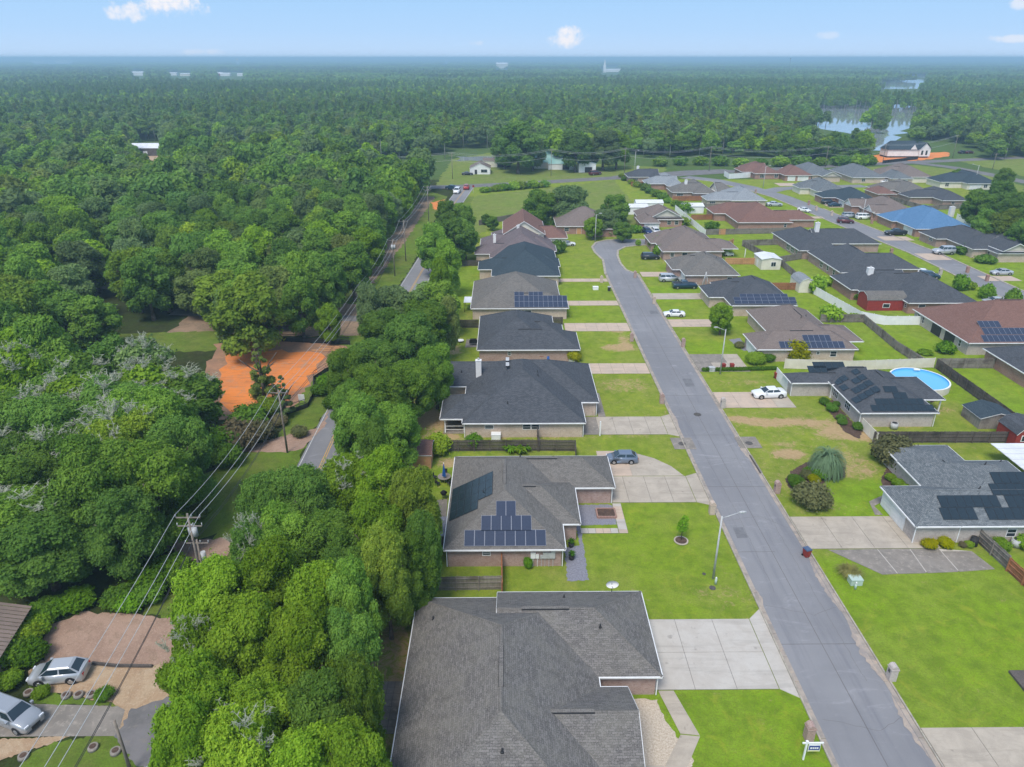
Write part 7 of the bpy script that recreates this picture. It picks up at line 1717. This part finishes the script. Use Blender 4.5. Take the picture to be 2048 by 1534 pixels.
scatter(1500,3600,12.5,([4,3,2],[4,4,1]),1.4,.95)
scatter(3600,9000,46,([4],[4,1]),5.4,1.05)
scatter(9000,26000,160,([4],[4]),17,1.3)
print('far trees',len(pts))
me=bpy.data.meshes.new('far_woodland');me.vertices.add(len(pts));me.vertices.foreach_set('co',np.array(pts,np.float32).ravel())
a=me.attributes.new('kind_i','INT','POINT');a.data.foreach_set('value',np.array(kind,np.int32))
a=me.attributes.new('scl','FLOAT_VECTOR','POINT');a.data.foreach_set('vector',np.array(scl,np.float32).ravel())
a=me.attributes.new('rotz','FLOAT','POINT');a.data.foreach_set('value',rs.uniform(0,6.28,len(pts)).astype(np.float32))
fw=link('far_woodland',me);tag(fw,'far forest of oaks and pines running to the horizon','forest',None,'stuff')
ng=bpy.data.node_groups.new('woodland','GeometryNodeTree');ng.interface.new_socket('Geometry',in_out='INPUT',socket_type='NodeSocketGeometry');ng.interface.new_socket('Geometry',in_out='OUTPUT',socket_type='NodeSocketGeometry')
gi=ng.nodes.new('NodeGroupInput');go=ng.nodes.new('NodeGroupOutput');ip=ng.nodes.new('GeometryNodeInstanceOnPoints');jn=ng.nodes.new('GeometryNodeGeometryToInstance')
def na(name,ty):
    n=ng.nodes.new('GeometryNodeInputNamedAttribute');n.data_type=ty;n.inputs[0].default_value=name;return [s for s in n.outputs if s.enabled][0]
for s in srcs[::-1]:      # the last link comes first in the multi-input
    oi=ng.nodes.new('GeometryNodeObjectInfo');oi.inputs[0].default_value=s;oi.transform_space='ORIGINAL';ng.links.new(oi.outputs['Geometry'],jn.inputs[0])
ng.links.new(gi.outputs[0],ip.inputs['Points']);ng.links.new(jn.outputs[0],ip.inputs['Instance']);ip.inputs['Pick Instance'].default_value=True
ng.links.new(na('kind_i','INT'),ip.inputs['Instance Index']);ng.links.new(na('scl','FLOAT_VECTOR'),ip.inputs['Scale'])
cb=ng.nodes.new('ShaderNodeCombineXYZ');ng.links.new(na('rotz','FLOAT'),cb.inputs[2]);ng.links.new(cb.outputs[0],ip.inputs['Rotation']);ng.links.new(ip.outputs[0],go.inputs[0])
md=fw.modifiers.new('woodland','NODES');md.node_group=ng
# ---------------------------------------------------------------- shrubs and hedges
def shrubmesh(seed,n,size,m,R_=1.,h=1.,nl=5):
    q=random.Random(seed);L=[(0,0,.62*h,.62*R_,.9)]
    for i in range(nl):
        a=i*6.28/nl;L.append((.5*R_*math.cos(a),.5*R_*math.sin(a),.45*h+q.uniform(0,.25),.48*R_,.9))
    return leafmesh('foliage',L,n,size,M[m],seed)
SH={k:shrubmesh(i,3500,.085,m) for i,(k,m) in enumerate((('g','shrub'),('o','olive'),('y','yellow'),('b','leafb')))}
SHS={k:shrubmesh(i+9,700,.17,m) for i,(k,m) in enumerate((('g','shrub'),('o','olive'),('y','yellow'),('b','leafb')))}
def shrub(u,v,rm,k,label,h=1,group=None,far=False,name='shrub'):
    x,y=at(u,v);t=tag(link(name,(SHS if far else SH)[k],None,(x,y,0),r.uniform(0,6)),label,'shrub',group);t.scale=(rm,rm,rm*h);return t
shrub(1621,1010,2.6,'o','large round rusty-green shrub nearest the wide drive',.95)
shrub(1781,925,2.9,'o','big round purple-flecked shrub at the corner of the blue-grey house',1.15);shrub(1800,945,1.3,'g','low green shrub at the porch bed of the blue-grey house')
for u,v,s,l in [(1590,968,1.1,'dark round shrub in the kidney bed, left upper'),(1594,975,1.15,'dark round shrub in the kidney bed, left lower'),(1612,955,.9,'reddish-leaved shrub in the kidney bed')]:shrub(u,v,s,'g' if 'dark' in l else 'o',l)
shrub(1627,965,.9,'y','yellow-flowering shrub in the kidney bed');shrub(1640,955,1.3,'g','leafy green shrub under the pale palm');shrub(1618,948,.9,'g','small green shrub at the back of the kidney bed')
for u,v,s,k,l in [(1857,1095,.95,'y','yellow-green shrub, first along the pale brick wall'),(1890,1093,.95,'y','yellow-green shrub, second along the pale brick wall'),(1937,1093,.6,'b','small yellow-green shrub by the black barrel'),(1998,1098,1.2,'b','lush strappy plant beside the grey fence'),(2050,1095,1.3,'b','lush plant at the right edge beside the air conditioner'),
  (1780,960,.8,'b','silvery low plant in the porch bed, upper'),(1795,972,.9,'b','silvery low plant in the porch bed, lower'),(1812,982,.8,'b','silvery low plant by the porch step'),(1772,1005,.6,'o','purple shrub in the small triangular bed'),(1780,1015,.7,'g','low green plant in the small triangular bed')]:shrub(u,v,s,k,l)
for i,(u,v,s) in enumerate([(1648,808,.9),(1663,822,1.0),(1672,812,.7),(1681,840,.8),(1684,848,.8),(1715,858,.9),(1657,812,.6)]):shrub(u,v,s,'g','clipped shrub in the dark bed under the front windows of the charcoal house',group='clipped shrubs in the dark bed')
shrub(1510,726,2.0,'b','broad green bush at the garage corner behind the bins',.9);shrub(1535,722,1.4,'g','darker bush right of the broad green one');shrub(1592,720,2.6,'y','tall wispy yellow-green bush at the tan brick wall',1.2);shrub(1478,695,1.0,'o','low bush on the slate gravel corner')
shrub(1632,585,2.4,'b','pale green bush at the end of the clipped hedge',1.5,far=True);shrub(1660,640,2.6,'b','yellow-green bush before the short grey fence',1.1,far=True);shrub(1708,640,1.6,'b','small bush right of the yellow-green one',.8,far=True)
shrub(1890,705,1.9,'g','dark round bush on the lawn by the pale brick house',1.0,far=True);shrub(1850,708,1.5,'b','low spreading plant at the grey fence foot',.5,far=True);shrub(1722,600,1.8,'g','bush at the screened porch of the chimney house, left',.9,far=True);shrub(1738,608,1.6,'g','bush at the screened porch of the chimney house, right',.9,far=True)
for u,v,h,l in [(1919,580,1.8,'dark pointed conifer by the second street, left one'),(1971,597,1.6,'small pointed conifer by the second street'),(2022,613,1.9,'plump oval conifer at the white estate car drive'),(1935,578,.9,'low round conifer by the second street')]:shrub(u,v,1.9,'g',l,h,far=True,name='conifer')
shrub(1928,508,2.8,'g','round dark bush behind the silver off-road car',.8,far=True);shrub(1970,525,3,'g','dark spreading bush by the cream gable porch',.6,far=True);shrub(1423,458,2.6,'g','round green bush on the lawn above the bright fence panel',.8,far=True)
shrub(1312,498,2.6,'g','dark bush at the front of the wide brown roof house',1.1,far=True);shrub(1318,510,2,'g','second dark bush at the wide brown roof house',1.2,far=True);shrub(1271,465,2.2,'g','dark bush left of the deep blue four-wheel-drive',1,far=True);shrub(1363,450,3,'g','dark bush at the porch corner of the dormer house',.8,far=True)
shrub(1276,491,.9,'b','thin young shrub on the verge inside the bend',1.8,far=True);shrub(1115,505,2.6,'g','palm-like bush at the purple roof house corner',1.2,far=True)
shrub(1148,722,1.5,'y','pale variegated bush by the second charcoal house garage',1.3);shrub(874,905,2.2,'b','bright leafy bush right of the timber shed',1.1);shrub(948,895,1.3,'g','dark bush against the long dark fence',1.5)
for i,(u,v) in enumerate([(1020,905),(1035,901),(1050,903),(1042,908)]):
    x,y=at(u,v);bb=MB();blades(bb,26,1.7,.2,seed=i);tag(bb.build('broadleaf_plant',M['leafb'],None,(x,y,0)),'clump of bright banana-like leaves below the dark fence','plant','bright broad-leaved plants')
x,y=at(1056,1136);shrub(1056,1136,.55,'g','narrow dark conifer at the near brick wall of the solar panel house',2.2,name='conifer')
shrub(1925,1093,.5,'o','low dark bush beside the black barrel');x,y=at(1946,1090);bb=MB();bb.tube((0,0,0),(0,0,1.1),.45,.4,12);bb.tube((0,0,1.1),(0,0,1.15),.42,.3,12);tag(bb.build('barrel',M['darkplas'],None,(x,y,0)),'black barrel at the pale brick wall by the grey fence','barrel')
# clipped hedge
def hedge(pts,w_,h,label,m='leafb',size=.2,n=9000,name='hedge'):
    P=[Vector(at(*p)) for p in pts];L=[]
    for a,b_ in zip(P[:-1],P[1:]):
        k=max(1,int((b_-a).length/(w_*.8)))
        for i in range(k+1):q=a.lerp(b_,i/k);L.append((q.x-P[0].x,q.y-P[0].y,h*.55,w_*.62,h/w_*.85))
    return tag(link(name,leafmesh('foliage',L,n,size,M[m],len(L)),None,(P[0].x,P[0].y,0)),label,'hedge')
hedge([(1645,571),(1735,571)],2.2,2.0,'clipped bright green hedge below the charcoal pyramid house')
hedge([(1408,742),(1480,741),(1550,739)],.7,.6,'low dark edging hedge along the grass below the two bins','shrub',.12)
# pale palm: fountain of narrow grey-green leaves
x,y=at(1650,948);t=thing('palm_tree','pale grey-green fountain palm in the front lawn bed','palm',(x,y,0))
bb=MB();rr=random.Random(4)
for k in range(620):
    a=rr.uniform(0,6.28);el=rr.uniform(.05,1.5);L=rr.uniform(2.9,3.7);d=Vector((math.cos(a)*math.cos(el),math.sin(a)*math.cos(el),math.sin(el)));p=Vector((0,0,1.9));s=Vector((-math.sin(a),math.cos(a),0));seg=6;w_=.035
    for j in range(seg):
        q=p+d*(L/seg);d2=(d+Vector((0,0,-.62 if j else -.3))).normalized();bb.face([p-s*w_,p+s*w_,q+s*w_*.8,q-s*w_*.8],0,False);d=d2;p=q
        if j>1:
            for sg in (-1,1):
                e=(d*.6+s*sg*.5).normalized()*.4;bb.face([p,p+s*.03,p+e])
bb.build('fronds',M['palm'],t);bb=MB();bb.tube((0,0,0),(0,0,2.0),.32,.26,10);bb.build('trunk',M['bark'],t)
# dry ornamental grass round the transformer box
x,y=at(1698,1150);bb=MB();blades(bb,900,1.35,.022,seed=3,lean=1.0,r0=.7);tag(bb.build('ornamental_grass',leaf('dry_grass',(.20,.20,.08),(.34,.30,.14),(.2,.17,.08),.2),None,(x,y,0)),'clump of dry feathery grass behind the green transformer box','grass clump')
# young tree with a ring on the near lawn
x,y=at(1362,1082);t=thing('young_tree','small young tree in a ringed bed on the wide lawn','tree',(x,y,0))
link('crown',leafmesh('crown',[(0,0,2.3,.55,1.3),(.2,.1,3.0,.4,1.2),(-.2,0,1.8,.45,1),(.1,-.15,1.9,.4,1)],900,.13,M['shrub'],3,core=False),t);bb=MB();bb.tube((0,0,0),(0,0,2.8),.05,.03,6);bb.build('trunk',M['bark'],t)
bb=MB();bb.tube((0,0,0),(0,0,.12),.85,.85,20);bb.build('ring_edging',M['conc'],t);bb=MB();bb.tube((0,0,.12),(0,0,.135),.68,.68,20);bb.build('mulch',M['mulch'],t)
# hedgerow bushes along pasture and highway
hl=[(965,385,1088,374,'hedgerow of dark bushes at the far end of the pasture'),(1240,355,1370,425,'hedgerow slanting beside the pasture behind the far houses')]
for (u0,v0,u1,v1,l) in hl:
    n=12
    for i in range(n):
        f=i/(n-1);shrub(u0+(u1-u0)*f+r.uniform(-4,4),v0+(v1-v0)*f,r.uniform(1.6,3.0),'g' if i%3 else 'b',l.replace('hedgerow of dark bushes','bush in the dark hedgerow').replace('hedgerow slanting','bush in the hedgerow slanting'),1.0,'bushes of the '+l[:9]+(' at the pasture end' if 'far end' in l else ' behind the far houses'),True)
for i,(u,v) in enumerate([(1520,334),(1560,333),(1600,332),(1640,331),(1680,331),(1715,330),(1735,329),(1480,333),(1440,331),(1400,330),(1360,330),(1320,332)]):shrub(u,v,r.uniform(4,6),'b' if i%2 else 'g','roadside bush below the far wood by the highway',.9,'roadside bushes along the highway',True)
for i,(u,v,s,k) in enumerate([(25,1260,2.2,'b'),(50,1290,2.0,'b'),(95,1235,1.8,'g'),(20,1320,2.2,'g'),(60,1320,1.8,'g'),(20,1370,1.3,'b'),(120,1225,1.6,'g'),(160,1212,1.8,'g'),(240,1208,1.8,'g'),(300,1200,1.8,'g'),(310,1170,2.4,'g'),(345,1150,2.2,'b'),(370,1165,1.9,'g'),(210,1395,.9,'g'),(85,1390,.8,'b'),(265,1215,1.6,'g'),(75,1265,1.6,'b')]):shrub(u,v,s,k,('lime green' if k=='b' else 'dark green')+(' big' if s>2 else ' low' if s<1.5 else ' middling')+' bush in the undergrowth '+('left of' if u<130 else 'along the top of' if v<1240 and u<290 else 'right of the top of')+' the gravel forecourt',.9,'undergrowth bushes round the forecourt')
x,y=at(395,1030);tag(link('cypress_tree',leafmesh('foliage',[(0,0,1,1.5,1.1),(0,0,2.4,1.35,1.1),(0,0,4,1.05,1.2),(0,0,5.6,.75,1.3),(0,0,7,.5,1.5)],7000,.16,M['leafd'],8),None,(x,y,0)),'dark narrow leaning cypress beside the transformer pole','tree')
for i,(u,v,s,k) in enumerate([(445,905,3,'g'),(480,895,3.2,'o'),(500,860,3,'g'),(540,830,2.2,'g'),(520,880,2.4,'o'),(640,790,1.6,'g'),(655,775,1.8,'g'),(600,872,1.3,'o'),(665,815,1.6,'g'),(690,800,2.0,'g'),(455,930,2.4,'g'),(560,850,1.3,'o')]):shrub(u,v,s,k,('rusty' if k=='o' else 'green')+(' large' if s>2.3 else ' small')+' scrub bush '+('left of the pole by the side drive' if u<545 else 'on the verge right of the clay plot' if v<830 else 'at the side drive mouth'),1.1,'scrub bushes along the verge')
# steam plume over the mill
x,y=at(1004,136);L=[(0,0,30,14,1),(-8,0,48,16,1),(-16,0,66,13,1),(8,4,34,12,.9),(-10,0,80,8,1)]
# ---------------------------------------------------------------- haze
b=MB();b.box(-33000,33000,-2000,33000,-1.2,58);m=bpy.data.materials.new('haze');m.use_nodes=True;t=m.node_tree;t.nodes.clear()
o=N(t,'ShaderNodeOutputMaterial');pv=N(t,'ShaderNodeVolumePrincipled');pv.inputs['Color'].default_value=(.55,.84,1,1);pv.inputs['Density'].default_value=HAZE;pv.inputs['Anisotropy'].default_value=.1
t.links.new(pv.outputs[0],o.inputs['Volume']);hz=b.build('haze',m);tag(hz,kind='stuff');hz['label']='thin blue air haze over the whole landscape'
